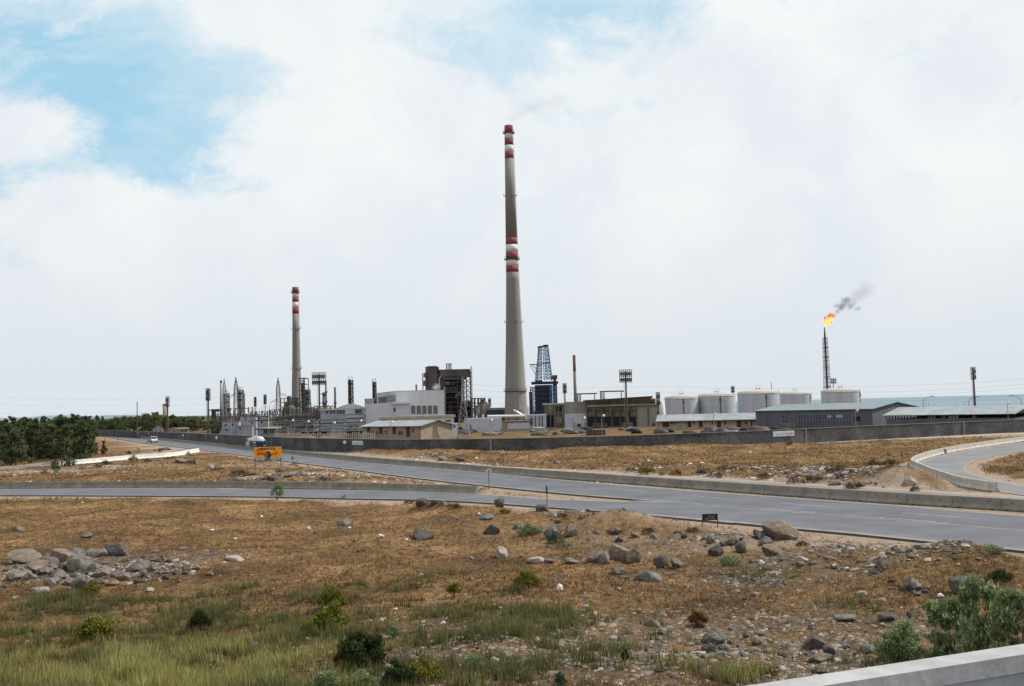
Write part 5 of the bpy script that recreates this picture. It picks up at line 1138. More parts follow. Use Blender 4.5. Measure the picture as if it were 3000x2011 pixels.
# ================================================================== VEHICLES
def heading(px0, px1, Y0, Y1_):
    a = RX(px0, 1290)*Y0; b = RX(px1, 1290)*Y1_; return math.atan2(Y1_-Y0, b-a)
def wheel(parent, x, y, r, w=.22):
    s = 1 if y > 0 else -1
    t = MB().tube((x, y-w/2, r), (x, y+w/2, r), r, r, 20).build('wheel', M['rubber'], parent)
    MB().tube((x, y-w/2-.01, r), (x, y+w/2+.01, r), r*.55, r*.55, 14).build('rim', M['galv'], t); return t
def car_at(name, label, px, py, rz, kind='van', body='carwhite'):
    p = P(px, py); root = thing(name, label, 'van' if kind == 'van' else 'car', (p.x, p.y, .11 if 'far carriageway' not in label else .02), rz)
    if kind == 'van': prof = [(-2.2,.35),(-2.25,1.0),(-2.15,1.85),(.7,1.92),(1.45,1.15),(2.15,1.0),(2.2,.35)]; hw = .85
    else: prof = [(-2.1,.3),(-2.15,.85),(-1.3,.95),(-.85,1.4),(.45,1.4),(1.1,.95),(2.0,.82),(2.1,.3)]; hw = .8
    mb = MB(); n = len(prof); vs = []
    for y, f in ((-hw, 1), (-hw*1.0, 1), (hw, 1)): pass
    zt = max(z for x, z in prof)
    for s in (-1, 1): vs += [(x, s*hw*(1-.13*max(0, (z-.95)/(zt-.95))), z) for x, z in prof]
    mb.add(vs, [tuple(range(n)), tuple(range(n, 2*n))[::-1]]+[(k, n+k, n+(k+1) % n, (k+1) % n) for k in range(n)]); mb.build('body', M[body], root)
    g = MB()
    if kind == 'van':
        g.add([(.80,-.68,1.84),(.80,.68,1.84),(1.47,.76,1.18),(1.47,-.76,1.18)], [(0,1,2,3)]); g.v = [(x+.03, y, z+.02) for x, y, z in g.v]
        for s in (-1, 1): g.add([(.65,s*.77,1.78),(1.25,s*.835,1.2),(-.1,s*.835,1.2),(-.1,s*.765,1.78)], [(0,1,2,3)]).add([(-.25,s*.77,1.78),(-.25,s*.835,1.2),(-1.9,s*.835,1.2),(-1.8,s*.77,1.78)], [(0,1,2,3)])
        g.add([(-2.2,-.6,1.75),(-2.2,.6,1.75),(-2.27,.7,1.2),(-2.27,-.7,1.2)], [(0,1,2,3)])
    else:
        g.add([(.5,-.62,1.38),(.5,.62,1.38),(1.12,.72,.98),(1.12,-.72,.98)], [(0,1,2,3)]).add([(-.9,-.6,1.38),(-.9,.6,1.38),(-1.35,.7,.98),(-1.35,-.7,.98)], [(0,1,2,3)]); g.v = [(x*1.02, y, z+.02) for x, y, z in g.v]
        for s in (-1, 1): g.add([(.42,s*.72,1.34),(.95,s*.81,.98),(-1.15,s*.81,.98),(-.8,s*.72,1.34)], [(0,1,2,3)])
    g.build('windows', M['glass'], root)
    for x in (-1.35, 1.35):
        for y in (-hw+.08, hw-.08): wheel(root, x, y, .32)
    for s in (-1, 1): MB().box((prof[-1][0]+.0, s*.6, .7), (.08, .3, .16)).build('headlight', M['lampglass'], root); MB().box((prof[0][0]-.03, s*.68, .8), (.06, .16, .22)).build('tail_light', M['signred'], root)
    MB().box((prof[-1][0]+.04, 0, .42), (.12, hw*2, .16)).box((prof[0][0]-.02, 0, .42), (.12, hw*2, .16)).build('bumper', M['steel'], root)
    return root
RD = math.atan2(75, -47.6)      # heading of the highway away from the viewpoint
vn = car_at('van', 'white van driving towards the viewer on the highway, nearest of the oncoming vehicles', 450, 1298.5, heading(450,300,300,420)+PI, 'van')
car_at('van', 'smaller white van farther down the highway beside the pine wood', 294, 1277, heading(450,300,300,420)+PI, 'van')
car_at('car', 'white car on the far carriageway close to the dark wall', 343, 1270.5, heading(450,300,300,420), 'car')
car_at('car', 'dark car on the far carriageway in front of the wall left of the white van', 478, 1283, heading(450,300,300,420), 'van', 'cardark')
# motor tricycle beside the van
p = P(438, 1299); tri = thing('hand_cart', 'small tan cart on the road edge beside the nearest white van', 'cart', (p.x, p.y, .02), RD+PI)
MB().b2(-.9, .6, -.5, .5, .5, .62).b2(-.9, -.84, -.5, .5, .6, 1.0).b2(-.9, .6, -.5, -.45, .6, .95).b2(-.9, .6, .45, .5, .6, .95).build('tray', M['cream'], tri); MB().beam((.6,0,.55),(1.3,0,.9),.06).build('handle', M['paintpole'], tri)
for s in (-1, 1): wheel(tri, -.2, s*.56, .3, .08)
# tanker truck
p = P(757, 1316.5); p = Vector((RX(753,1300)*221, 221, 0)); ang = heading(765, 560, 228, 300)
tk = thing('tanker_truck', 'gas tanker truck with a white and blue tank driving away on the far carriageway', 'truck', (p.x, p.y, .02), ang)
r = 1.12; prof = [(.05,-3.35),(.5,-3.3),(.85,-3.12),(1.05,-2.85),(r,-2.5),(r,2.5),(1.05,2.85),(.85,3.12),(.5,3.3),(.05,3.35)]
def halftank(name, z0, z1, m, parent):
    mb = MB(); n = 16; 
    angs = [z0+(z1-z0)*k/n for k in range(n+1)]; base = 0
    for rr, x in prof:
        for a in angs: mb.v.append((x, rr*math.cos(a), 1.95+rr*math.sin(a)))
    for j in range(len(prof)-1):
        for k in range(n): q = j*(n+1)+k; mb.f.append((q, q+1, q+n+2, q+n+1)); mb.mi.append(0); mb.sm.append(True)
    return mb.build(name, m, parent)
tw = mat('tank_white', (.50,.53,.54), (.42,.45,.47), scale=1, rough=.35); tb = mat('tank_blue', (.03,.06,.16), (.02,.04,.12), scale=1, rough=.35)
halftank('tank_upper', R(8), R(172), tw, tk); halftank('tank_lower', R(-188), R(8), tb, tk); 
mb = MB(); 
for s in (-1, 1):
    for a0 in (58,): a = R(a0) if s > 0 else PI-R(a0); mb.tube((-2.6, (r+.01)*math.cos(a), 1.95+(r+.01)*math.sin(a)), (2.6, (r+.01)*math.cos(a), 1.95+(r+.01)*math.sin(a)), .07, .07, 6)
mb.build('red_stripe', M['signred'], tk)
mb = MB(); mb.lathe([(r+.03,0),(r+.03,.05)], 28, cap=False); mb.v = [(x_-2.55 if False else z-2.55, x_, 1.95+y_) for x_, y_, z in mb.v]; mb.build('tank_seam', M['steel'], tk)
MB().tube((-3.35,0,2.0),(-3.42,0,2.0),.16,.16,12).build('manhole', M['steel'], tk); MB().b2(-3.3,-2.2,-1.25,-1.12,1.5,2.05).b2(-3.3,-3.2,1.15,1.7,1.5,2.1).build('hose_box', M['galv'], tk)
MB().b2(-3.3,5.2,-.42,.42,.75,.98).build('chassis', M['steel'], tk)
MB().b2(-3.5,-3.38,-1.1,1.1,.55,.75).build('bumper', M['galv'], tk)
cb = MB().prism([(3.5,.7),(3.5,2.6),(4.9,2.6),(5.2,1.7),(5.6,1.5),(5.6,.7)], -1.1, 1.1).build('cab', tw, tk)
MB().add([(4.93,-.95,2.5),(4.93,.95,2.5),(5.22,1.0,1.75),(5.22,-1.0,1.75)], [(0,1,2,3)]).b2(3.9,4.8,-1.12,1.12,1.8,2.45).build('window', M['glass'], cb)
for x in (-2.4,-1.2,4.5):
    for y in (-.95,.95): wheel(tk, x, y, .5, .35)
for s in (-1, 1): MB().b2(-2.95,-.6,s*.75,s*1.15,1.02,1.08).build('mudguard', M['signwhite'], tk)
# ================================================================== SIGNS
def face_frame(root):
    pass
def text_obj(txt, size, m, parent, loc, rot, sx=1.0):
    cu = bpy.data.curves.new('lettering', 'FONT'); cu.body = txt; cu.size = size; cu.extrude = .004; cu.align_x = 'CENTER'; cu.align_y = 'CENTER'; cu.offset = .012
    to = bpy.data.objects.new('t', cu); COL.objects.link(to); dg = bpy.context.evaluated_depsgraph_get(); me = bpy.data.meshes.new_from_object(to.evaluated_get(dg)); bpy.data.objects.remove(to)
    me.name = 'lettering'; me.materials.clear(); me.materials.append(m)
    o = bpy.data.objects.new('lettering', me); COL.objects.link(o); o.parent = parent; o.location = loc; o.rotation_euler = rot; o.scale = (sx, 1, 1); return o
def script(mb, x0, x1, z, h, y, seed, w=.05):
    """joined right-to-left script: a baseline with teeth, loops, tails and dots"""
    rr = random.Random(seed); n = max(3, int((x1-x0)/(h*.55))); xs_ = [x1+(x0-x1)*k/n for k in range(n+1)]
    for k in range(n):
        a, b = xs_[k], xs_[k+1]; kind = rr.choice(['tooth','tall','loop','tail','tooth'])
        mb.beam((a, y, z), (b, y, z), w)
        if kind == 'tooth': mb.beam((a, y, z), (a, y, z+h*.35), w)
        if kind == 'tall': mb.beam((a, y, z), (a-.02, y, z+h*.95), w)
        if kind == 'loop':
            c = (a+b)/2
            for j in range(8):
                t0, t1 = 2*PI*j/8, 2*PI*(j+1)/8; mb.beam((c+h*.22*math.cos(t0), y, z+h*.18+h*.2*math.sin(t0)), (c+h*.22*math.cos(t1), y, z+h*.18+h*.2*math.sin(t1)), w)
        if kind == 'tail': mb.beam((a, y, z), ((a+b)/2, y, z-h*.4), w); mb.beam(((a+b)/2, y, z-h*.4), (b, y, z-h*.3), w)
        if rr.random() < .5: mb.box(((a+b)/2, y, z+(h*.6 if rr.random() < .6 else -h*.3)), (w*1.6, .02, w*1.6))
# billboard
cL, cR = P(746, 1362), P(823, 1362); Yb = 8*FP/(1378-1211); c = Vector((RX(784.5, 1340)*Yb, Yb, 0)); W = mt(77.5, Yb); zt, zb = HT(784, 1310.5, Yb), HT(784, 1350, Yb)
zg = hz(c.x, c.y); bbd = thing('billboard', 'orange roadside tyre billboard with a blue strip along its foot', 'billboard', (c.x, c.y, zg), R(2)); zt -= zg; zb -= zg; hh = zt-zb
MB().b2(-W/2, W/2, -.05, .05, zb+hh*.16, zt).build('panel', M['orange'], bbd); MB().b2(-W/2, W/2, -.05, .05, zb, zb+hh*.16-.003).build('blue_strip', M['bblue'], bbd)
MB().b2(-W/2-.05, W/2+.05, .05, .12, zb-.04, zt+.04).build('frame', M['galv'], bbd)
for x in (-W*.47, W*.47): MB().b2(x-.06, x+.06, .12, .22, -.4, zt).build('post', M['galv'], bbd)
text_obj('HANKOOK', hh*.24, M['ink'], bbd, (W*.05-.2, -.06, zb+hh*.87), (PI/2,0,0), 1.0)
mb = MB(); x_ = -W*.33; z_ = zb+hh*.87; mb.beam((x_-.15,-.06,z_-.2),(x_+.12,-.06,z_+.16),.09).beam((x_+.12,-.06,z_+.16),(x_+.15,-.06,z_-.16),.09).beam((x_+.2,-.06,z_-.16),(x_+.55,-.06,z_+.2),.09).beam((x_-.15,-.06,z_-.2),(x_-.35,-.06,z_-.14),.09).beam((x_+.55,-.06,z_+.2),(x_+.3,-.06,z_+.2),.07); mb.build('winged_mark', M['redink'], bbd)
MB().b2(-.25, .7, -.062, -.055, zb+hh*.755, zb+hh*.78).build('underline', M['signwhite'], bbd); MB().b2(-.9, -.3, -.062, -.055, zb+hh*.755, zb+hh*.775).build('underline', M['redink'], bbd)
mb = MB(); script(mb, -W*.42, -W*.1, zb+hh*.46, hh*.22, -.06, 5, .065); script(mb, W*.11, W*.36, zb+hh*.46, hh*.24, -.06, 8, .065); mb.beam((-W*.1,-.06,zb+hh*.5),(-W*.25,-.06,zb+hh*.58),.06); mb.build('red_script', M['redink'], bbd)
mb = MB(); script(mb, -W*.44, -W*.14, zb+hh*.07, hh*.09, -.06, 15, .05); script(mb, W*.12, W*.45, zb+hh*.07, hh*.1, -.06, 18, .05); mb.build('blue_script', M['cyanink'], bbd)
def ell(cx, cz, rx, rz_, y, n=24): return [(cx+rx*math.cos(2*PI*k/n), y, cz+rz_*math.sin(2*PI*k/n)) for k in range(n)]
cz = zb+hh*.42
for nm, cx, rx, rz_, y, m in (('tyre_picture', .02, .47, hh*.26, -.055, M['ink']), ('tyre_tread', .17, .20, hh*.21, -.060, M['steel']), ('tyre_hub', -.17, .17, hh*.19, -.060, M['galv']), ('hub_centre', -.18, .07, hh*.09, -.065, M['ink'])):
    MB().add(ell(cx, cz, rx, rz_, y), [tuple(range(24))]).build(nm, m, bbd)
# wall boards
for px0, px1, y0, y1, lab, hv in ((1034,1071,1293,1303,'plain pale blue board on the dark wall, right of the small round sign',1),(1546,1602,1290,1303,'long pale board with faint writing on the wall under the tall chimney',1),(2258,2327,1264,1278,'rounded pale board with red and grey script on the wall below the tanks',2),(633,643,1278,1287,'small pale plaque on the wall left of the tanker truck',0),(535,543,1273,1279,'smaller pale plaque on the wall, second left of the tanker truck',0),(437,441,1267,1272,'tiny pale plaque on the wall above the nearest van',0),(405,409,1265,1270,'tiny pale plaque on the far part of the wall, farthest left',0)):
    p, d = wall_pt((px0+px1)/2, (y0+y1)/2); an = math.atan2(d.y, d.x); 
    if math.cos(an) < 0: an += PI
    Yd = p.y-.3; W = mt(px1-px0, Yd)/max(.3, abs(math.cos(an))) ; z1, z0 = HT((px0+px1)/2, y0, Yd), HT((px0+px1)/2, y1, Yd)
    root = thing('wall_board', lab, 'sign board', (p.x, p.y, z0), an)
    MB().b2(-W/2, W/2, -.36, -.33, 0, z1-z0).build('board', M['signblue' if hv else 'signwhite'], root)
    if hv:
        mb = MB().b2(-W/2-.04, W/2+.04, -.35, -.31, -.04, z1-z0+.04); mb.build('rim', M['signwhite'], root)
        if hv == 2:
            mb = MB(); script(mb, W*.05, W*.42, (z1-z0)*.4, (z1-z0)*.4, -.37, 3, .04); mb.build('red_script', M['signred'], root)
        mb = MB(); script(mb, -W*.4, W*(.0 if hv == 2 else .4), (z1-z0)*.38, (z1-z0)*.35, -.37, 4+int(px0), .035); mb.build('grey_script', M['galv'], root)
def tri_sign(label, px, ytop, ybot, yfoot, back=False):
    f = P(px, yfoot); g = G(px, yfoot); Yd = g.y; z1, z0 = HT(px, ytop, Yd)-g.z, HT(px, ybot, Yd)-g.z; s = (z1-z0)*1.12; root = thing('warning_sign', label, 'road sign', g, 0)
    MB().tube((0,.05,-.3),(0,.05,z1-.1),.035,.035,8).build('post', M['paintpole'], root)
    def tri(k, y, m, nm): 
        zc = z0+(z1-z0)*.36; vs = [(-s/2*k, y, zc+(z0-zc)*k), (s/2*k, y, zc+(z0-zc)*k), (0, y, zc+(z1-zc)*k)]; vs += [(a, b+.015, c_) for a, b, c_ in vs]
        return MB().add(vs, [(0,1,2),(5,4,3),(0,3,4,1),(1,4,5,2),(2,5,3,0)]).build(nm, m, root)
    tri(1, 0, M['signred'] if not back else M['galv'], 'plate')
    if not back:
        tri(.80, -.005, M['signwhite'], 'white_field'); MB().b2(-.05*s, .05*s, -.02, -.012, z0+(z1-z0)*.18, z0+(z1-z0)*.62).box((0, -.016, z0+(z1-z0)*.4), (s*.16, .008, s*.12)).build('black_symbol', M['ink'], root)
    else: MB().b2(-s*.2, s*.2, -.03, -.01, z0+.1, z0+.16).build('bracket', M['steel'], root)
    return root
tri_sign('white triangular warning sign with red rim standing behind the concrete barrier', 1475, 1316, 1329, 1362)
tri_sign('grey back of a triangular sign just right of the orange billboard', 857, 1334, 1346, 1364, True)
def round_sign(label, px, yc, d, yfoot, back, m):
    g = G(px, yfoot) if back else Vector((RX(px, yfoot)*188, 188, hz(RX(px, yfoot)*188, 188))); Yd = g.y; z = HT(px, yc, Yd)-g.z; r = mt(d, Yd)/2; root = thing('round_sign', label, 'road sign', g, 0)
    MB().tube((0,.03 if not back else -.05,-.3),(0,.03 if not back else -.05,z+r*.5),.04,.035,8).build('post', M['paintpole'], root)
    MB().tube((0,0,z),(0,.02,z),r,r,24).build('plate', m, root)
    if not back: MB().tube((0,-.006,z),(0,-.001,z),r*.8,r*.8,24).build('white_field', M['lampglass'], root); MB().b2(-.03,.03,-.012,-.007,z-r*.5,z+r*.5).build('black_symbol', M['ink'], root)
    return root
round_sign('blank grey back of a round road sign between the two merging roads', 1433, 1381, 17, 1433, True, M['signback'])
rs = round_sign('small round cream sign by the dark wall, left of the pale blue board', 1010, 1296, 10, 1317, False, M['cream'])
for px0, px1, y0, y1 in ((1603,1603,1421,1489),):
    g = G(px1, y1); z = HT(px1, y0, g.y)-g.z; root = thing('marker_post', 'thin steel marker post at the slip road edge with a narrow plate on top', 'post', g)
    MB().tube((0,0,-.3),(0,0,z),.035,.03,8).build('post', M['steel'], root); MB().b2(-.06, .06, -.3, .3, z*.62, z*.92).build('plate', M['steel'], root)
g1, g2 = G(2063, 1543), G(2099, 1547); gm_ = (g1+g2)/2; an = math.atan2(g2.y-g1.y, g2.x-g1.x); W = (g2-g1).length; Yd = gm_.y; zt, zb = HT(2080, 1506, Yd)-gm_.z, HT(2080, 1525, Yd)-gm_.z
root = thing('notice_board', 'black notice board with faint pale writing on two thin legs beside the road', 'sign', gm_, R(4)); 
MB().b2(-W/2, W/2, -.02, .02, zb, zt).build('board', M['signdark'], root)
for x in (-W/2, W/2): MB().b2(x-.025, x+.025, -.03, .03, -.4, zt).build('leg', M['steel'], root)
mb = MB(); script(mb, -W*.15, W*.3, zb+(zt-zb)*.6, .14, -.028, 7, .014); script(mb, -W*.35, W*.35, zb+(zt-zb)*.25, .14, -.028, 9, .014); mb.build('pale_script', M['cream'], root)
# thin poles by the road at left
for px, y0, y1, lab in ((275,1270,1290,'leftmost thin pole at the roadside by the pines'),(307,1267,1294,'middle thin pole at the roadside by the pines'),(345,1268,1293,'rightmost thin pole at the roadside by the pines')):
    g = P(px, y1); z = HT(px, y0, g.y); root = thing('roadside_pole', lab, 'pole', (g.x, g.y, 0)); MB().tube((0,0,-.3),(0,0,z),.09,.07,6).build('post', M['paintpole'], root); MB().b2(-.3,.3,-.04,.04,z-.3,z-.22).build('crossbar', M['paintpole'], root)
# ================================================================== ROCKS
def rock_mesh(seed, ang=.5, sub=3):
    rr = np.random.default_rng(seed); bm = bmesh.new(); bmesh.ops.create_icosphere(bm, subdivisions=sub, radius=1)
    n = 15; dirs = rr.normal(size=(n, 3)); dirs /= np.linalg.norm(dirs, axis=1)[:, None]; offs = rr.uniform(.46, .86, n)
    for v in bm.verts:
        p = np.array(v.co); 
        for d, o in zip(dirs, offs):          # cut facets
            t = p@d
            if t > o: p = p-d*(t-o)*.97
        q = p*(1+.12*(float(fbm(np.array(p[0]*2.2+seed), np.array(p[1]*2.2+p[2]*2.2), 4, seed % 50))-.5)*2)
        v.co = Vector(q)
    me = bpy.data.meshes.new('rock'); bm.to_mesh(me); bm.free()
    for p in me.polygons: p.use_smooth = True
    try: me.set_sharp_from_angle(angle=R(17))
    except Exception: pass
    return me
RM = {}
for k, mn in enumerate(('rock','rocktan','rockdark','rockpale')):
    RM[mn] = []
    for j in range(6):
        me = rock_mesh(100+k*20+j); me.materials.append(M[mn]); RM[mn].append(me)
def rock(label, px, py, w, h, mn='rock', group=None, name='boulder', rz=None, depth=1.0, g=None, sink=.18, i=None):
    g = g or G(px, py); W = mt(w, g.y); Hh = mt(h, g.y); me = RM[mn][(i if i is not None else random.randrange(6))]
    o = bpy.data.objects.new(name, me); COL.objects.link(o)
    zs_ = Hh/1.12; o.scale = (W/1.45, W/1.45*depth*.8, zs_)
    o.location = (g.x, g.y+W*.25, g.z+zs_*.42); o.rotation_euler = (random.uniform(-.12,.12), random.uniform(-.12,.12), rz if rz is not None else random.uniform(-.5,.5))
    return tag(o, label, 'rock' if name != 'boulder' else 'boulder', group)
NB = [  # px, base y, w, h, kind, label
 (2284,1583,90,60,'rocktan','biggest rounded tan boulder, at the roadside right of the black notice board'),
 (1818,1646,72,46,'rocktan','large light boulder in the middle of the stony field, tallest of its cluster'),
 (1860,1649,50,32,'rocktan','sloping light slab leaning right off the large light boulder'),
 (1748,1645,54,28,'rocktan','tan boulder at the left end of the middle cluster'),
 (1771,1652,30,34,'rock','narrow grey boulder between two tan ones in the middle cluster'),
 (1935,1665,38,34,'rockdark','upright dark-sided boulder right of the middle cluster'),
 (1984,1664,34,26,'rocktan','sharp-edged tan boulder right of the upright dark one'),
 (1906,1704,70,30,'rock','long low grey boulder in front of the middle cluster'),
 (1819,1684,50,22,'rocktan','flat tan boulder half buried in front of the large light boulder'),
 (1618,1571,40,31,'rock','grey rounded boulder, left of the pair behind the green tuft'),
 (1671,1578,41,35,'rocktan','tan rounded boulder, right of the pair behind the green tuft'),
 (1803,1566,25,19,'rock','small grey stone below the heap left of the notice board'),
 (1860,1576,23,18,'rocktan','small pointed tan stone below the road left of the notice board'),
 (1918,1579,25,14,'rock','small low stone below the road, nearest left of the notice board'),
 (1815,1589,23,15,'rockdark','small dark stone above the large light boulder'),
 (2085,1592,23,21,'rock','small grey boulder just under the black notice board'),
 (2102,1627,37,26,'rockdark','dark boulder below the black notice board'),
 (2170,1620,31,28,'rockdark','pointed dark boulder left of the biggest boulder'),
 (2262,1634,54,34,'rocktan','broad tan boulder below the biggest boulder'),
 (2223,1577,36,22,'rockdark','dark low boulder touching the left side of the biggest boulder'),
 (2243,1598,32,20,'rock','grey stone wedged below the biggest boulder'),
 (2150,1588,40,24,'rock','grey boulder in the heap right of the notice board'),
 (1573,1650,42,16,'rockpale','flat pale stone left of the middle cluster'),
 (1609,1650,25,13,'rock','small grey stone beside the flat pale stone'),
 (1669,1652,38,15,'rock','flat grey stone between flat pale stone and middle cluster'),
 (1916,1838,44,22,'rock','grey half-buried boulder in the lower middle of the field'),
 (2094,1888,58,36,'rock','tilted grey slab on the stone heap in the lower right field'),
 (2082,1915,38,22,'rockdark','dark stone under the tilted grey slab'),
 (2125,1905,30,18,'rock','grey stone right of the tilted grey slab'),
 (1942,1857,24,17,'rockpale','small pale stone right of the half-buried lower boulder'),
 (1588,1505,38,26,'rockdark','very dark boulder at the roadside right of the thin marker post'),
 (1230,1580,64,28,'rockdark','long dark-faced boulder in the dry grass left of the middle of the field'),
 (1441,1566,41,27,'rockdark','square dark boulder near the green tuft'),
 (1471,1635,36,28,'rockpale','pale pyramid-shaped stone standing alone in the dry grass'),
 (1009,1541,34,19,'rock','grey stone alone in the brown grass of the left field'),
 (1460,1497,32,22,'rockdark','pointed dark rock on the bank beside the slip road'),
 (1234,1484,32,22,'rockdark','dark rock on the grassy mound beside the slip road'),
 (1300,1482,26,16,'rock','grey rock on top of the grassy mound beside the slip road'),
 (1424,1524,38,15,'rock','flat grey rock under the bank of the slip road'),
 (1524,1552,32,17,'rock','grey rock just above the green tuft'),
 (338,1634,58,38,'rockdark','highest rounded dark boulder on top of the left rubble heap'),
 (290,1636,42,28,'rock','grey boulder left of the highest one on the left rubble heap'),
 (55,1652,86,36,'rocktan','broad tan boulder at the upper left of the left rubble heap'),
 (170,1652,60,42,'rocktan','tall angular tan boulder in the upper middle of the left rubble heap'),
 (205,1648,60,34,'rock','sloping grey boulder right of the angular tan boulder'),
 (140,1668,56,34,'rockdark','dark-sided rounded boulder below the angular tan boulder'),
 (233,1674,60,42,'rock','big round grey boulder in the middle of the left rubble heap'),
 (90,1683,82,32,'rocktan','wide low tan boulder in the left rubble heap'),
 (36,1704,50,32,'rock','grey boulder at the lower left corner of the rubble heap'),
 (276,1678,42,28,'rock','grey boulder right of the big round one in the left heap'),
 (400,1676,56,26,'rock','grey boulder at the right of the left rubble heap'),
 (168,1692,42,24,'rocktan','tan boulder in the lower middle of the left rubble heap'),
 (285,1693,46,24,'rocktan','tan boulder near the foot of the left rubble heap'),
 (448,1674,34,18,'rocktan','small tan boulder at the right end of the left rubble heap'),
 (113,1740,42,20,'rockpale','pale flat stone lying in front of the left rubble heap'),
 (50,1556,34,15,'rock','grey flat stone alone above the left rubble heap'),
 (250,1576,32,13,'rock','small grey stone above the middle of the left rubble heap'),
 (437,1735,28,11,'rockpale','pale flat stone right of the yellow bush by the left heap'),
 (686,1642,52,13,'rockpale','long flat pale stone right of the left rubble heap'),
 (2813,1681,66,48,'rockdark','large dark boulder at the right side of the field near the road'),
 (2677,1690,42,34,'rock','grey boulder between the two gravel heaps at the right'),
 (2848,1700,44,30,'rockdark','dark boulder below the large dark boulder at the right'),
 (2590,1655,36,28,'rocktan','tan boulder right of the first gravel heap'),
 (2351,1652,40,18,'rockpale','flat pale stone at the foot of the first gravel heap'),
 (2528,1746,25,15,'rockpale','small pale stone in the dry grass at the right'),
 (2479,1821,50,20,'rock','grey low boulder in the lower right gravel'),
 (2602,1822,48,22,'rockdark','dark angular stone in the lower right gravel'),
 (2673,1813,31,18,'rockdark','small round dark stone right of the angular one'),
 (2388,1905,58,36,'rockdark','large dark angular stone in the lower right gravel'),
 (2434,1917,34,20,'rockdark','small dark stone right of the large dark angular stone'),
 (2548,1912,36,22,'rock','grey stone with a pale edge near the parapet'),
 (2407,1944,72,20,'rocktan','long flat tan slab near the parapet'),
 (2398,1976,42,18,'rock','grey flat stone nearest the parapet'),
 (2762,1331,22,17,'rockdark','dark round rock behind the curved pale barrier at the right'),
 (2668,1426,36,22,'rockpale','pale rounded rock on the stony bank left of the service road'),
 (2452,1424,40,16,'rock','flat layered grey rock on the bank behind the highway barrier'),
 (2430,1384,20,16,'rock','small grey rock on top of the stony bank behind the barrier'),
 (1344,1349,32,11,'rockdark','dark slab-like rock in the strip between barrier and wall'),
 (1296,1350,26,12,'rocktan','tan rock left of the dark slab in the strip before the wall'),
 (1632,1362,20,10,'rock','grey rock in the strip between barrier and wall'),
 (1941,1393,20,16,'rocktan','rounded tan rock by the yellow-green bush behind the barrier'),
 (2060,1387,26,12,'rockdark','dark rock on the bank behind the highway barrier'),
 (798,1410,28,16,'rockdark','dark rock at the left of the outcrop under the billboard'),
 (845,1408,26,14,'rock','grey rock in the outcrop under the billboard'),
 (525,1362,30,16,'rocktan','tan rock in the bank left of the billboard'),
 (575,1362,22,14,'rock','grey rock in the bank left of the billboard'),
 (612,1376,26,12,'rockpale','pale rock below the bank left of the billboard'),
 (470,1358,26,12,'rock','grey block of rock beside the whitewashed barrier'),
 (480,1320,30,8,'rockdark','dark rock heap between the pines and the road'),
]
for k, (px, py, w_, h_, mn, lab) in enumerate(NB): rock(lab, px, py, w_, h_, mn, None, 'boulder', i=k % 6, depth=random.uniform(.8, 1.2))
# stones of the left heap, and of the other heaps
def scatter(n, cx, cy, sx, sy, smin, smax, mns, label, group, name='stone'):
    for k in range(n):
        px = random.gauss(cx, sx); py = random.gauss(cy, sy)
        if py > 2040 or py < 1300: continue
        g = G(px, py)
        if float(sdist(np.array([g.x]), np.array([g.y]))[0]) < .5: continue
        w_ = random.uniform(smin, smax)*(random.random()**.8*.6+.5); rock(label, px, py, w_, w_*random.uniform(.4, .75), random.choice(mns), group, name, g=g)
random.seed(21)
scatter(56, 190, 1680, 120, 26, 20, 50, ['rock','rocktan','rock','rockdark'], 'grey or tan stone in the rubble heap at the left of the field', 'stones of the left rubble heap')
scatter(42, 440, 1668, 75, 22, 12, 26, ['rock','rocktan','rockdark'], 'small grey stone in the right tail of the left rubble heap', 'small stones of the heap tail')
scatter(24, 2440, 1635, 60, 22, 8, 22, ['rock','rockdark','rock','rockpale'], 'stone on the gravel heap below the road at the right', 'stones of the right gravel heaps')
scatter(18, 2680, 1680, 60, 18, 9, 22, ['rock','rockdark','rocktan'], 'stone between the gravel heap and the large dark boulder', 'stones by the large dark boulder')
scatter(14, 2100, 1575, 60, 16, 8, 20, ['rock','rockdark','rockpale'], 'small stone in the heap beside the black notice board', 'stones by the notice board')
scatter(18, 1700, 1530, 110, 16, 7, 20, ['rock','rockpale','rocktan','rockdark'], 'small stone on the bank below the merging road', 'stones on the roadside bank')
scatter(12, 2150, 1900, 50, 16, 10, 26, ['rock','rockdark','rockpale'], 'stone around the tilted grey slab', 'stones by the tilted slab')
scatter(22, 2300, 1880, 260, 60, 9, 24, ['rock','rockdark','rocktan','rockpale'], 'loose stone in the gravel of the lower right field', 'loose stones in the lower right')
scatter(14, 2200, 1700, 60, 18, 9, 24, ['rockpale','rocktan','rock'], 'stone in the patch of red earth below the biggest boulder', 'stones on the red earth')
scatter(22, 1750, 1640, 480, 50, 7, 16, ['rock','rockpale','rocktan','rockdark'], 'small loose stone lying in the dry grass of the field', 'loose stones in the dry field')
scatter(14, 820, 1405, 60, 9, 7, 18, ['rock','rockpale','rockdark'], 'grey stone of the outcrop under the billboard', 'stones under the billboard')
scatter(12, 2560, 1420, 110, 10, 8, 20, ['rock','rockdark','rockpale'], 'stone on the bank behind the highway barrier at the right', 'stones on the far bank')
scatter(20, 1650, 1375, 330, 9, 5, 12, ['rockpale','rock','rockpale'], 'pale stone in the strip behind the highway barrier', 'pale stones behind the barrier')
scatter(10, 430, 1325, 40, 7, 6, 12, ['rock','rockpale','rockdark'], 'stone between the pines and the junction', 'stones by the junction')
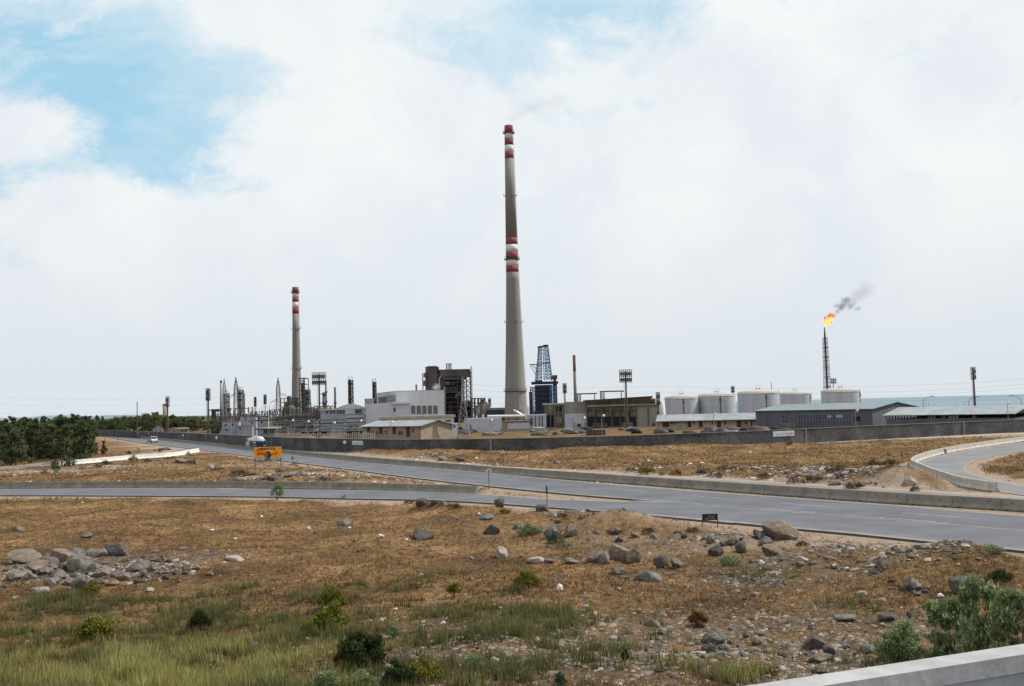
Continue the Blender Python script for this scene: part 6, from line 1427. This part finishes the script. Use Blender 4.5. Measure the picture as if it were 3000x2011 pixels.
# ---- gravel: nobody could count it
def gravel(name, n, sampler, smin, smax, cols):
    base = np.array([(-1,-1,-.4),(1,-1,-.4),(1,1,-.4),(-1,1,-.4),(-.55,-.6,.5),(.6,-.5,.45),(.5,.6,.55),(-.5,.55,.4)]); F_ = np.array([(0,1,5,4),(1,2,6,5),(2,3,7,6),(3,0,4,7),(4,5,6,7)])
    x, y = sampler(n); n = len(x); z = height(x, y); s = rng.uniform(smin, smax, n)*(.4+rng.random(n)**3*1.6); a = rng.uniform(0, 2*PI, n)
    V_ = base[None]*(rng.uniform(.6, 1.2, (n, 8, 1)))*s[:, None, None]*np.array([1,.8,.55]); ca, sa = np.cos(a)[:, None], np.sin(a)[:, None]
    X_ = V_[:,:,0]*ca-V_[:,:,1]*sa+x[:,None]; Y__ = V_[:,:,0]*sa+V_[:,:,1]*ca+y[:,None]; Z_ = V_[:,:,2]+z[:,None]
    vs = np.stack([X_, Y__, Z_], 2).reshape(-1, 3); fs = (F_[None]+np.arange(n)[:,None,None]*8).reshape(-1, 4)
    c = np.array(cols)[rng.integers(0, len(cols), n)]*rng.uniform(.6, 1.3, (n, 1)); me = fastmesh(name, vs, fs, M['stonev'], np.repeat(c, 8, 0))
    o = bpy.data.objects.new(name, me); COL.objects.link(o); return o
M['stonev'] = vcmat('loose_gravel')
def samp_density(x0, x1, y0, y1, dens, proj=True, off=.35):
    def f(n):
        # uniform in the strip seen: pick distance, then a column
        t = rng.random(n*5); yy = y0*(y1/y0)**t if proj else rng.uniform(y0, y1, n*5)
        xx = (rng.random(n*5)*(x1-x0)+x0)*yy
        d = dens(xx, yy); k = rng.random(n*5) < np.clip(d, 0, 1); xx, yy = xx[k][:n], yy[k][:n]
        s = sdist(xx, yy) > off*(.5+fbm(xx/2, yy/2, 2, 3)); return xx[s], yy[s]
    return f
GC = [(.17,.145,.12),(.11,.095,.085),(.25,.215,.18),(.065,.056,.05),(.20,.15,.11)]
tag(gravel('gravel', 20000, samp_density(-.56, .56, 26, 105, lambda x, y: stony(x, y)*.55+.02), .035, .10, GC), kind='stuff')
tag(gravel('rubble', 9000, samp_density(-.56, .56, 100, 190, lambda x, y: stony(x, y)*.6+.02), .07, .18, [(.42,.38,.33),(.26,.235,.2),(.15,.13,.12),(.5,.47,.42)]), kind='stuff')
def heaps(pts):
    W_ = [(P(a, b), c, d, e) for a, b, c, d, e in pts]
    def f(n):
        w_ = np.array([c*d*e for p, c, d, e in W_]); k = rng.choice(len(W_), n, p=w_/w_.sum()); A = np.array([(p.x, p.y, d, e) for p, c, d, e in W_])[k]
        x = A[:,0]+rng.normal(0, .62, n)*A[:,2]; y = A[:,1]+rng.normal(0, .62, n)*A[:,3]; s = sdist(x, y) > .4; return x[s], y[s]
    return f
HG = [(.13,.115,.10),(.08,.072,.066),(.20,.18,.155),(.05,.045,.042),(.28,.25,.22)]
tag(gravel('heap_rubble', 5500, heaps([(2430,1640,1,2.6,1.5),(2540,1650,.8,1.8,1.2),(2680,1685,.9,2.2,1.3),(2800,1680,.7,1.8,1.2),(2120,1582,.8,2.4,1.2),(1640,1522,.5,3,1.0),(2180,1700,.7,1.6,1.0),(200,1690,.6,4.5,1.8),(430,1668,1,2.6,1.2),(2110,1905,.9,1.3,.8),(2400,1905,.7,1.2,.8)]), .05, .15, HG), kind='stuff')
tag(gravel('outcrop_rubble', 3200, heaps([(2440,1405,.9,5,1.6),(2600,1412,1,5,1.6),(850,1410,.8,4,2),(780,1412,.8,3,1.6),(2100,1398,.5,6,1.4),(1250,1345,.5,4,2)]), .10, .30, HG+[(.36,.33,.29)]), kind='stuff')
# pale litter
LT = [(1525,1517,12,11),(1562,1548,12,11),(1640,1730,20,22),(1717,1778,14,10),(904,1552,10,12),(1023,1546,12,9),(766,1514,8,7),(1115,1572,16,10),(1190,1582,10,8),(1298,1828,16,12),(1158,1786,10,9),(2232,1653,16,18),(2443,1650,13,14),(2755,1748,18,13),(1450,1945,22,26),(2480,1668,12,12),(1404,1507,9,9),(1790,1520,9,6),(1060,1350,12,8),(1395,1340,8,8),(1900,1352,10,10),(241,1472,8,5),(620,1553,14,6),(690,1578,9,6)]
for k, (px, py, w_, h_) in enumerate(LT):
    g = G(px, py+3); o = blob('litter', (g.x, g.y, g.z+mt(h_, g.y)*.35), (mt(w_, g.y)*.5, mt(w_, g.y)*.35, mt(h_, g.y)*.5), M['wpaint'], 60+k, .9, None, 2); tag(o, 'crumpled white scrap of litter lying in the dry field', 'litter', 'white litter in the field')
# ================================================================== VEGETATION
def leafcloud(centres, radii, n, size, cols, shade=None, elong=1.6, up=.3, seed=1):
    """many small leaf faces spread through clumps; returns verts, faces, cols"""
    r_ = np.random.default_rng(seed); C_ = np.asarray(centres, float); Rr = np.asarray(radii, float); K = len(C_)
    k = r_.integers(0, K, n); d = r_.normal(size=(n, 3)); d /= np.linalg.norm(d, axis=1)[:,None]; rad = r_.random(n)**.45
    p = C_[k]+d*rad[:,None]*Rr[k][:,None]*np.array([1,1,.85])
    a = r_.normal(size=(n, 3)); a[:,2] += up*2; a /= np.linalg.norm(a, axis=1)[:,None]; b = np.cross(a, r_.normal(size=(n, 3))); b /= np.linalg.norm(b, axis=1)[:,None]
    s = size*r_.uniform(.5, 1.4, n)[:,None]; q = np.stack([p-b*s*.5, p+b*s*.5, p+a*s*elong], 1)
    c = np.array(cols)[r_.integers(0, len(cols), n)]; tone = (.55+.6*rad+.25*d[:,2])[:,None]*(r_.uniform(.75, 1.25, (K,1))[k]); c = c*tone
    return q.reshape(-1, 3), np.arange(n*3).reshape(n, 3), np.repeat(c, 3, 0)
def leafmesh(name, *a, m=None, **k): v, f, c = leafcloud(*a, **k); return fastmesh(name, v, f, m or M['leafv'], c)
def mo(name, me, parent=None, loc=None): 
    o = bpy.data.objects.new(name, me); COL.objects.link(o)
    if parent: o.parent = parent
    if loc is not None: o.location = loc
    return o
GREENS = dict(pine=[(.062,.082,.038),(.085,.105,.046),(.11,.128,.058),(.046,.062,.032)], olive=[(.085,.105,.045),(.12,.135,.06),(.065,.08,.04)], dark=[(.030,.048,.018),(.045,.065,.022),(.022,.035,.014)], yellow=[(.16,.16,.025),(.10,.12,.025),(.045,.06,.015),(.24,.20,.03)], light=[(.15,.20,.085),(.10,.145,.06),(.21,.26,.13),(.26,.31,.17)], blue=[(.05,.09,.06),(.07,.11,.08)], scrub=[(.075,.052,.028),(.11,.075,.038),(.05,.038,.022),(.15,.10,.052)], rust=[(.13,.075,.03),(.10,.055,.022),(.06,.034,.016)])
TREEV = []
for s in range(6):
    rr = random.Random(300+s); h = 1.0; cs, rs = [], []; 
    for k in range(34):
        t = rr.random()**.9; z = .07+.87*t; R_ = .34*(1-t)**.75+.05; a = rr.uniform(0, 2*PI); q = R_*rr.uniform(.3, 1); cs.append((q*math.cos(a), q*math.sin(a), z)); rs.append(rr.uniform(.07, .14)*(1.15-t*.5))
    for k in range(5): a = rr.uniform(0, 2*PI); q = rr.uniform(0, .16); z = rr.uniform(.86, 1.0); cs.append((q*math.cos(a), q*math.sin(a), z)); rs.append(.05)
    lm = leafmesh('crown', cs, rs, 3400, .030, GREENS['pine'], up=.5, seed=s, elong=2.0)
    tb = MB().tube((0,0,-.03),(.01,0,.5),.020,.012,7).tube((.01,0,.5),(0,.01,.93),.012,.003,6)
    for c_ in cs[::4]: tb.tube((0,0,max(.12, c_[2]-.12)), c_, .007, .002, 4)
    TREEV.append((lm, tb.data('trunk', M['trunk'])))
ROUNDV = []
for s in range(4):
    rr = random.Random(500+s); cs, rs = [], []
    for k in range(30):
        a = rr.uniform(0, 2*PI); u_ = rr.uniform(-1, 1); q = .42*math.sqrt(1-u_*u_)*rr.uniform(.4, 1); cs.append((q*math.cos(a), q*math.sin(a), .58+.30*u_)); rs.append(rr.uniform(.09, .17))
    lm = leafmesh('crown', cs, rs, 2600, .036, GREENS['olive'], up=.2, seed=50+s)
    tb = MB().tube((0,0,-.03),(.02,0,.45),.03,.02,7)
    for c_ in cs[::4]: tb.tube((.02,0,.4), c_, .012, .003, 4)
    ROUNDV.append((lm, tb.data('trunk', M['trunk'])))
def tree(name, label, x, y, h, group=None, var=TREEV, w=1.0, z=None):
    lm, tm = random.choice(var); root = thing(name, label, 'tree', (x, y, hz(x, y) if z is None else z), random.uniform(0, 6.28), group); root.scale = (h*w, h*w, h)
    mo('trunk', tm, root); mo('crown', lm, root); return root
random.seed(5)
FT = [(46,1364,100,'leftmost front pine'),(-25,1366,90,''),(100,1352,118,'pine'),(140,1348,108,''),(172,1342,112,''),(196,1338,90,''),(235,1337,96,'front pine standing apart at the right end of the wood')]
for k, (px, py, h_, _) in enumerate(FT):
    g = G(px, py); tree('pine_tree', ['front pine at the left edge of the wood, base in the brown grass','front pine cut by the left edge of the photo','front pine behind the left end of the whitewashed barrier','bushy front pine, second from the whitewashed barrier end','tallest front pine of the wood','front pine left of the gap in the wood','pine standing apart at the right end of the wood'][k], g.x, g.y, mt(h_, g.y), None, TREEV, 1.05)
for px, py, h_, lab in ((281,1336,34,'young pine sapling in the dry slope, left of two'),(304,1334,40,'young pine sapling in the dry slope, right of two'),(262,1300,30,'small pine at the edge of the wood by the road')):
    g = G(px, py); tree('pine_sapling', lab, g.x, g.y, mt(h_, g.y), None, TREEV, .7)
placed = []; tries = 0
while len(placed) < 130 and tries < 4000:
    tries += 1; Yd = random.uniform(168, 420)**1; px = random.uniform(-70, 262)
    if Yd < 185 and px > 210: continue
    x = RX(px, 1300)*Yd; 
    if any((x-a)**2+(Yd-b_)**2 < (4.0+Yd*.008)**2 for a, b_ in placed): continue
    if float(sdist(np.array([x]), np.array([Yd]))[0]) < 3: continue
    if px > 225 and Yd > 300: continue
    placed.append((x, Yd))
for x, y in placed: 
    h_ = random.uniform(5.2, 7.6) if y < 300 else random.uniform(6, 9.2)
    tree('pine_tree', 'dark green pine in the dense wood at the left', x, y, h_, 'pines of the wood at the left', TREEV, 1.05)
# far belt beyond the wall
belt = []
for k in range(110):
    px = random.uniform(205, 640) if k < 80 else random.uniform(205, 400); Yd = random.uniform(440, 640)
    top = np.interp(px, [215,260,330,380,405,450,500,560,600,640], [1224,1222,1226,1218,1216,1210,1218,1218,1222,1238])
    h_ = HT(px, float(top)+random.uniform(-4, 12), Yd)
    if 478 < px < 492 and h_ > 10: h_ *= .6
    tree('far_tree', 'olive green tree in the belt beyond the wall at the left', RX(px, 1240)*Yd, Yd, max(5, h_), 'trees beyond the wall at the left', ROUNDV if k % 3 else TREEV, random.uniform(.8, 1.15), 0)
for px, yt, Yd, w_, lab in ((447,1210,420,.95,'big dark bushy tree above the gabled hut'),(628,1226,330,.9,'dark green tree at the left end of the substation'),(530,1218,500,1.2,'broad tree crown right of the water tower'),(565,1224,480,1.3,'low broad tree between the water tower and the refinery'),(293,1224,560,.5,'thin tree sticking out of the far belt'),(380,1220,520,.9,'rounded tree left of the big dark one'),(600,1232,520,1.2,'low tree beside the pale building at the refinery edge')):
    tree('far_tree', lab, RX(px, 1240)*Yd, Yd, HT(px, yt, Yd), None, ROUNDV, w_, 0)
# ---- bushes
def bush(label, px, py, w_, h_, kind, n=2600, name='bush', leaf=None, spiky=False, seed=None):
    g = G(px, py); W = mt(w_, g.y)*.62; Hh = mt(h_, g.y)*1.3; rr = random.Random(int(px*7+py)); cs, rs = [], []
    for k in range(26):
        a = rr.uniform(0, 2*PI); q = math.sqrt(rr.random()); x = W*.8*q*math.cos(a); y = W*.6*q*math.sin(a); z = Hh*(.12+.75*(1-q*q*.75)*rr.uniform(.3, 1)); cs.append((x, y, z)); rs.append(min(W, Hh)*rr.uniform(.24, .42))
    root = thing(name, label, 'bush', g)
    lf = leaf or max(.022, min(W, Hh)*.055); n = int(n*1.9)
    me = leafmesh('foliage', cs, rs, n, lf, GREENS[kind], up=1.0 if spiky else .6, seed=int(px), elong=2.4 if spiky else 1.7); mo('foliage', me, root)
    mb = MB()
    for c_ in cs[::2]: mb.tube((0,0,-.05), c_, max(.008, W*.02), .004, 4)
    mb.build('stem', M['trunk'], root)
    return root
BU = [(1060,1952,122,80,'dark','large dark green bush in the lower middle of the field',6000),(1000,1962,44,52,'rust','brown withered side of scrub left of the large dark bush',1200),(965,1850,92,66,'yellow','dark bush with yellow-green tips, above the large dark bush',4200),(905,1862,52,40,'yellow','low yellow-green bush joined to the left of the yellow-tipped bush',1600),(975,1782,80,48,'yellow','dark spreading bush with yellow flecks, topmost of the three in line',3400),
 (1541,1717,62,40,'yellow','round yellow-green bush in the middle of the field',3000),(1332,1750,42,42,'yellow','small yellow-tipped bush in the middle left field',1800),(586,1846,62,52,'dark','dark upright bush in the left green patch',2800),(270,1745,50,38,'yellow','yellow bush at the foot of the left rubble heap',2000),(285,1872,116,50,'yellow','wide yellow-green bush in the left green patch',3200),
 (1172,2022,86,78,'dark','dark bush cut by the bottom edge, left of a pair',3600),(1243,2000,92,56,'yellow','yellow-tipped bush at the bottom edge, right of a pair',3400),(958,2030,72,66,'light','bright green shrub cut by the bottom edge',2800),(1062,2025,70,50,'light','pale green weed clump at the bottom edge',1500),(1392,1962,58,42,'light','light green weed bush in the lower middle',1800),
 (1152,1872,34,40,'light','small green weed tuft in the middle of the field',900),(2047,1833,52,34,'rust','rust-coloured dry bush in the lower right field',2200),(1831,1940,24,32,'dark','tiny dark green plant in the gravel',800),(1641,2010,34,32,'blue','small blue-green cushion plant at the bottom edge',1300),
 (811,1464,34,44,'light','small green sapling standing at the near edge of the slip road',2200),(1007,1463,16,12,'light','tiny green tuft at the edge of the slip road',400),(1896,1392,44,30,'yellow','yellow-green bush behind the highway barrier',1500),(2138,1655,52,30,'light','green weeds beside the red earth patch',900),(1628,1594,44,32,'blue','grey-green tuft growing against the pair of boulders',1600),(1550,1566,64,26,'light','green tuft behind the square dark boulder',1500),
 (129,1390,18,14,'dark','small dark bush below the end of the whitewashed barrier',600),(163,1380,26,16,'dark','dark bush below the whitewashed barrier',900),(168,1388,20,12,'light','light green bush in front of the dark one below the whitewashed barrier',600),(243,1370,16,10,'light','small light bush below the middle of the whitewashed barrier',500),(283,1372,26,10,'rust','brown low bush below the middle of the whitewashed barrier',600),(310,1363,28,14,'dark','green bush below the right half of the whitewashed barrier',700),(390,1355,26,18,'olive','olive bush at the right part of the whitewashed barrier',900),
 (551,1343,20,18,'rust','dry brown bush at the right end of the whitewashed barrier',500),(864,1363,22,9,'olive','olive scrub beside the back of the triangular sign',400),(2312,1306,22,12,'dark','dark bush at the foot of the wall under the rounded board',500),(2650,1944,118,112,'light','airy green shrub behind the parapet',4500),(2650,1384,30,14,'light','green scrub left of the bend of the pale curved barrier',600),(2905,1668,70,22,'light','low green weeds at the right edge below the road',1200),(2930,1700,60,30,'dark','dark scrub at the right edge below the road',1200)]
for px, py, w_, h_, kd, lab, n in BU: bush(lab, px, py, w_, h_, kd, n)
for k_, (px, py, w_, h_) in enumerate([(2330,1402,60,16),(2385,1405,50,18),(2450,1398,70,22),(2500,1405,60,22),(2560,1402,60,20),(2610,1405,50,18),(2240,1398,50,14),(2130,1392,60,14),(2060,1386,44,12),(1980,1384,36,12),(2680,1415,30,16),(1850,1378,40,9),(2600,1392,36,12)]):
    bush('low dark brown scrub on the stony bank behind the highway barrier', px, py, w_*.9, h_, 'scrub', 900)['group'] = 'brown scrub on the far bank'
for k_, (px, py, w_, h_) in enumerate([(700,1392,60,18),(640,1374,46,14),(870,1396,44,14),(560,1362,50,14),(500,1350,40,14),(820,1392,46,14),(735,1404,50,18),(950,1418,40,12),(1010,1425,36,10),(430,1354,30,10),(1250,1438,50,9),(1400,1440,60,9),(900,1415,40,14),(690,1412,60,14)]):
    bush('low brown scrub on the grassy rise between slip road and highway', px, py, w_*.9, h_*.9, 'scrub', 900)['group'] = 'brown scrub between the roads'
for k_, (px, py, w_, h_) in enumerate([(1260,1486,60,20),(1330,1490,60,18),(1200,1476,40,12),(1480,1500,40,16),(1560,1512,44,16),(1640,1516,50,16),(1720,1524,50,16),(1800,1536,60,16),(1900,1552,50,16),(2030,1560,44,18),(2350,1600,50,14),(2900,1650,50,16)]):
    bush('low brown scrub on the near bank just below the merging road', px, py, w_*.85, h_*.8, 'scrub', 900)['group'] = 'brown scrub on the near bank'
def shrub(label, px, Yd, ytop, w_, kd, n, seed):
    x = RX(px, 1850)*Yd; zg = hz(x, Yd); Hh = HT(px, ytop, Yd)-zg; W = mt(w_, Yd)/2; rr = random.Random(seed); cs, rs = [], []
    for k in range(60): 
        a = rr.uniform(0, 2*PI); t = rr.random(); q = math.sqrt(rr.random())*(1-.55*t*t); cs.append((W*q*math.cos(a), W*.8*q*math.sin(a), Hh*(.06+.88*t))); rs.append(.14+.14*rr.random())
    root = thing('tall_shrub', label, 'shrub', (x, Yd, zg)); mo('foliage', leafmesh('foliage', cs, rs, n, .055, GREENS[kd], up=1.1, seed=seed, elong=2.2), root)
    mb = MB()
    for c_ in cs[::2]: mb.tube((0,0,-.05), c_, .02, .005, 4)
    mb.build('stem', M['trunk'], root)
shrub('tall leafy green shrub behind the parapet, left of the big pair at the right edge', 2770, 27, 1750, 170, 'light', 6500, 3)
shrub('tallest green shrub behind the parapet in the lower right', 2870, 26, 1685, 150, 'light', 7000, 4)
shrub('broad green shrub at the right edge behind the parapet', 2975, 25, 1720, 170, 'light', 7000, 5)
shrub('low green shrub behind the parapet at the right', 2860, 27.5, 1810, 230, 'light', 6000, 6)
# ---- grass and weeds (uncountable)
def blades(name, n, sampler, hmin, hmax, w, cols, m, lean=.35, clump=1):
    x, y = sampler(n); n = len(x)
    if clump > 1: x = np.repeat(x, clump)+rng.normal(0, w*(2.5 if clump < 8 else 8), n*clump); y = np.repeat(y, clump)+rng.normal(0, w*2.5, n*clump); n *= clump
    z = height(x, y)-.02; hh_ = rng.uniform(hmin, hmax, n)*(.6+.8*fbm(x/2, y/2, 2, 77)); a = rng.uniform(0, 2*PI, n); lx, ly = rng.normal(0, lean, n)*hh_, rng.normal(0, lean, n)*hh_
    ww = w*rng.uniform(.5, 1.3, n); dx, dy = np.cos(a)*ww, np.sin(a)*ww
    q = np.stack([np.c_[x-dx, y-dy, z], np.c_[x+dx, y+dy, z], np.c_[x+lx, y+ly, z+hh_]], 1).reshape(-1, 3)
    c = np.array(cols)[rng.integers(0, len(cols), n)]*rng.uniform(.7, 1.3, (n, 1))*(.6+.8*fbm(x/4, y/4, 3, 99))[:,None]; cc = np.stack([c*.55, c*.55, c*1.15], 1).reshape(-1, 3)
    o = mo(name, fastmesh(name, q, np.arange(n*3).reshape(n, 3), m, cc)); return tag(o, kind='stuff')
DRY = [(.18,.112,.052),(.24,.155,.08),(.12,.070,.034),(.085,.048,.024),(.30,.215,.125)]
notstone = lambda x, y: (.15+.9*fbm(x/3, y/3, 3, 61))*np.clip(1.1-stony(x, y)*.8, .12, 1)
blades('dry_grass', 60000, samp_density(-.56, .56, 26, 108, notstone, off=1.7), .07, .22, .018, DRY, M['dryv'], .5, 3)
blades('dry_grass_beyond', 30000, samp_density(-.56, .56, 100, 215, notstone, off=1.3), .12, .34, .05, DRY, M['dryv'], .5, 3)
GRN = [(.11,.13,.045),(.15,.165,.062),(.075,.095,.034),(.20,.195,.08),(.20,.155,.075)]
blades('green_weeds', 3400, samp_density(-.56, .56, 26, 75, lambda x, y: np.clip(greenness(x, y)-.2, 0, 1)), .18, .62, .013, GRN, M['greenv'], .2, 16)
YG = [(.33,.35,.10),(.27,.30,.09),(.42,.40,.16),(.19,.23,.07)]
yellowpatch = [(P(330,1990),6.5,3.2),(P(520,1960),3.5,2.2),(P(120,1990),4,2.5),(P(2150,1995),1.1,.45)]
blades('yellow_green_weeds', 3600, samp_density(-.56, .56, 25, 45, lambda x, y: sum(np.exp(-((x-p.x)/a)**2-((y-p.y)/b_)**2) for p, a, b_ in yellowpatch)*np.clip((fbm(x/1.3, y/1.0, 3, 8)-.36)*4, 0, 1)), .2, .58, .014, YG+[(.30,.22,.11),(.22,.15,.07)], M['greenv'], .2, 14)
# ================================================================== LIGHT AND SKY
SUN_AZ, SUN_EL = 76.0, 50.0      # azimuth from +Y towards +X
sun_d = bpy.data.lights.new('sun', 'SUN'); sun_d.energy = 4.6; sun_d.angle = R(.6); sun_d.color = (1, .95, .87)
sun = bpy.data.objects.new('sun', sun_d); COL.objects.link(sun)
sv = Vector((math.sin(R(SUN_AZ))*math.cos(R(SUN_EL)), math.cos(R(SUN_AZ))*math.cos(R(SUN_EL)), math.sin(R(SUN_EL))))
sun.rotation_euler = sv.to_track_quat('Z', 'Y').to_euler(); sun.location = (50, 50, 100)
w = bpy.data.worlds.new('World'); sc.world = w; w.use_nodes = True; nt = w.node_tree; L = nt.links; bg = nt.nodes['Background']
sky = nt.nodes.new('ShaderNodeTexSky'); sky.sky_type = 'NISHITA'; sky.sun_disc = False; sky.sun_elevation = R(SUN_EL); sky.sun_rotation = R(SUN_AZ)
def mth(op, a, b=None, clamp=False):
    n = nt.nodes.new('ShaderNodeMath'); n.operation = op; n.use_clamp = clamp
    for i, v in enumerate((a, b)):
        if v is None: continue
        if isinstance(v, (int, float)): n.inputs[i].default_value = v
        else: L.new(v, n.inputs[i])
    return n.outputs[0]
def vm(op, a, b=None):
    n = nt.nodes.new('ShaderNodeVectorMath'); n.operation = op
    for i, v in enumerate((a, b)):
        if v is None: continue
        if isinstance(v, (tuple, Vector)): n.inputs[i].default_value = tuple(v)
        else: L.new(v, n.inputs[i])
    return n
tc = nt.nodes.new('ShaderNodeTexCoord'); D = vm('NORMALIZE', tc.outputs['Generated']).outputs[0]
sx = nt.nodes.new('ShaderNodeSeparateXYZ'); L.new(D, sx.inputs[0]); dz = sx.outputs[2]
cx_ = nt.nodes.new('ShaderNodeCombineXYZ'); den = mth('ADD', mth('MAXIMUM', dz, 0.0), .22)
L.new(mth('DIVIDE', sx.outputs[0], den), cx_.inputs[0]); L.new(mth('DIVIDE', sx.outputs[1], den), cx_.inputs[1]); cp_ = cx_.outputs[0]
def wn(vec, s, d, r, dist=0):
    n = nt.nodes.new('ShaderNodeTexNoise'); n.inputs['Scale'].default_value = s; n.inputs['Detail'].default_value = d; n.inputs['Roughness'].default_value = r; n.inputs['Distortion'].default_value = dist; L.new(vec, n.inputs['Vector']); return n.outputs['Fac']
# wisps are stretched by a tilted, warped copy of the direction
wv = nt.nodes.new('ShaderNodeTexNoise'); wv.inputs['Scale'].default_value = 3.0; wv.inputs['Detail'].default_value = 5; L.new(D, wv.inputs['Vector'])
warp = vm('ADD', D, vm('MULTIPLY', vm('SUBTRACT', wv.outputs['Color'], (.5,.5,.5)).outputs[0], (.22,.22,.22)).outputs[0]).outputs[0]
mp = nt.nodes.new('ShaderNodeMapping'); mp.inputs['Rotation'].default_value = (0, R(-28), 0); mp.inputs['Scale'].default_value = (1, 1, 2.1); L.new(warp, mp.inputs[0]); WD = mp.outputs[0]
n1 = mth('SUBTRACT', wn(WD, 4.2, 10, .60), .5); n2 = mth('SUBTRACT', wn(WD, 13, 9, .66), .5); n3 = mth('SUBTRACT', wn(D, 30, 6, .7), .5)
cov = mth('ADD', mth('ADD', mth('MULTIPLY', n1, 3.0), mth('MULTIPLY', n2, 3.4)), mth('MULTIPLY', n3, 1.6))
cov = mth('ADD', cov, .98)
hl = nt.nodes.new('ShaderNodeMapRange'); hl.inputs[1].default_value = .05; hl.inputs[2].default_value = .26; hl.inputs[3].default_value = 1.1; hl.inputs[4].default_value = 0; L.new(dz, hl.inputs[0]); cov = mth('ADD', cov, hl.outputs[0])
OPEN = [(390,60,150,55,-1.1),(330,190,170,100,-1.3),(500,260,230,120,-1.3),(480,420,200,80,-1.35),(640,530,220,45,-1.1),(20,60,140,80,-1.4),(250,480,120,40,-.8),(60,210,140,50,-.7),(720,230,100,45,-.9),(1120,150,200,70,-.7),(1450,60,300,90,-1.15),(1430,210,170,80,-1.0),(1760,320,230,38,-1.1),(1920,40,190,60,-.8),(-30,560,110,60,-1.0),(-20,720,130,130,-.8),(900,540,180,40,-.4),(60,240,110,40,-.4),
        (250,60,140,35,.9),(160,160,120,45,.8),(90,350,210,60,1.2),(380,620,420,90,.9),(700,70,150,50,.7),(950,90,260,90,.8),(950,400,300,120,1.1),(2400,350,700,350,.7),(1300,600,700,220,.8)]
for px, py, ax, ay, amt in OPEN:
    if not ax: continue
    d0 = ray(px, py).normalized(); v = vm('SUBTRACT', vm('ADD', D, vm('MULTIPLY', vm('SUBTRACT', wv.outputs['Color'], (.5,.5,.5)).outputs[0], (.07,.07,.07)).outputs[0]).outputs[0], d0).outputs[0]; v = vm('MULTIPLY', v, (FP/ax*.75, FP/ax*.75, FP/ay*.75)).outputs[0]
    ln = nt.nodes.new('ShaderNodeVectorMath'); ln.operation = 'LENGTH'; L.new(v, ln.inputs[0]); g = mth('EXPONENT', mth('MULTIPLY', mth('POWER', ln.outputs['Value'], 2.0), -1.0)); cov = mth('ADD', cov, mth('MULTIPLY', g, amt))
mr = nt.nodes.new('ShaderNodeMapRange'); mr.interpolation_type = 'SMOOTHSTEP'; mr.inputs[1].default_value = -.40; mr.inputs[2].default_value = 1.15; L.new(cov, mr.inputs[0])
def cmix(f, a, b):
    n = nt.nodes.new('ShaderNodeMix'); n.data_type = 'RGBA'
    if isinstance(f, float): n.inputs[0].default_value = f
    else: L.new(f, n.inputs[0])
    for i, v in ((6, a), (7, b)):
        if isinstance(v, tuple): n.inputs[i].default_value = v
        else: L.new(v, n.inputs[i])
    return n.outputs[2]
skb = vm('SCALE', sky.outputs[0]); skb.inputs[3].default_value = .085
blue = cmix(.9, skb.outputs[0], (.40,.69,.87,1))
# a thin veil of high cloud, streaked
mp2 = nt.nodes.new('ShaderNodeMapping'); mp2.inputs['Rotation'].default_value = (0, R(-18), 0); mp2.inputs['Scale'].default_value = (1, 1, 3.2); L.new(warp, mp2.inputs[0])
veil = nt.nodes.new('ShaderNodeMapRange'); veil.inputs[1].default_value = .36; veil.inputs[2].default_value = .64; veil.inputs[3].default_value = .08; veil.inputs[4].default_value = .80; L.new(wn(mp2.outputs[0], 5, 9, .62), veil.inputs[0])
vb = mth('ADD', veil.outputs[0], mth('MULTIPLY', mth('MAXIMUM', sx.outputs[0], -.3), .55), True)
blue = cmix(vb, blue, (.74,.85,.92,1))
shade = nt.nodes.new('ShaderNodeMapRange'); shade.inputs[1].default_value = .38; shade.inputs[2].default_value = .6; L.new(wn(warp, 5.5, 9, .6), shade.inputs[0])
cloud = cmix(shade.outputs[0], (.80,.85,.90,1), (.92,.945,.945,1))
hz_ = nt.nodes.new('ShaderNodeMapRange'); hz_.interpolation_type = 'SMOOTHSTEP'; hz_.inputs[1].default_value = .0; hz_.inputs[2].default_value = .24; L.new(dz, hz_.inputs[0])
cloud2 = cmix(hz_.outputs[0], (.72,.775,.825,1), cloud)
col = cmix(mr.outputs[0], blue, cloud2)
# below the horizon: dull ground light
gr_ = nt.nodes.new('ShaderNodeMapRange'); gr_.inputs[1].default_value = -.02; gr_.inputs[2].default_value = -.005; L.new(dz, gr_.inputs[0])
col = cmix(gr_.outputs[0], (.35,.33,.30,1), col)
L.new(col, bg.inputs['Color']); bg.inputs['Strength'].default_value = 1.0
sc.view_settings.view_transform = 'Standard'; sc.view_settings.look = 'None'; sc.view_settings.exposure = 0
try: sc.cycles.volume_bounces = 1; sc.cycles.transparent_max_bounces = 12; sc.cycles.volume_step_rate = 2
except Exception: pass
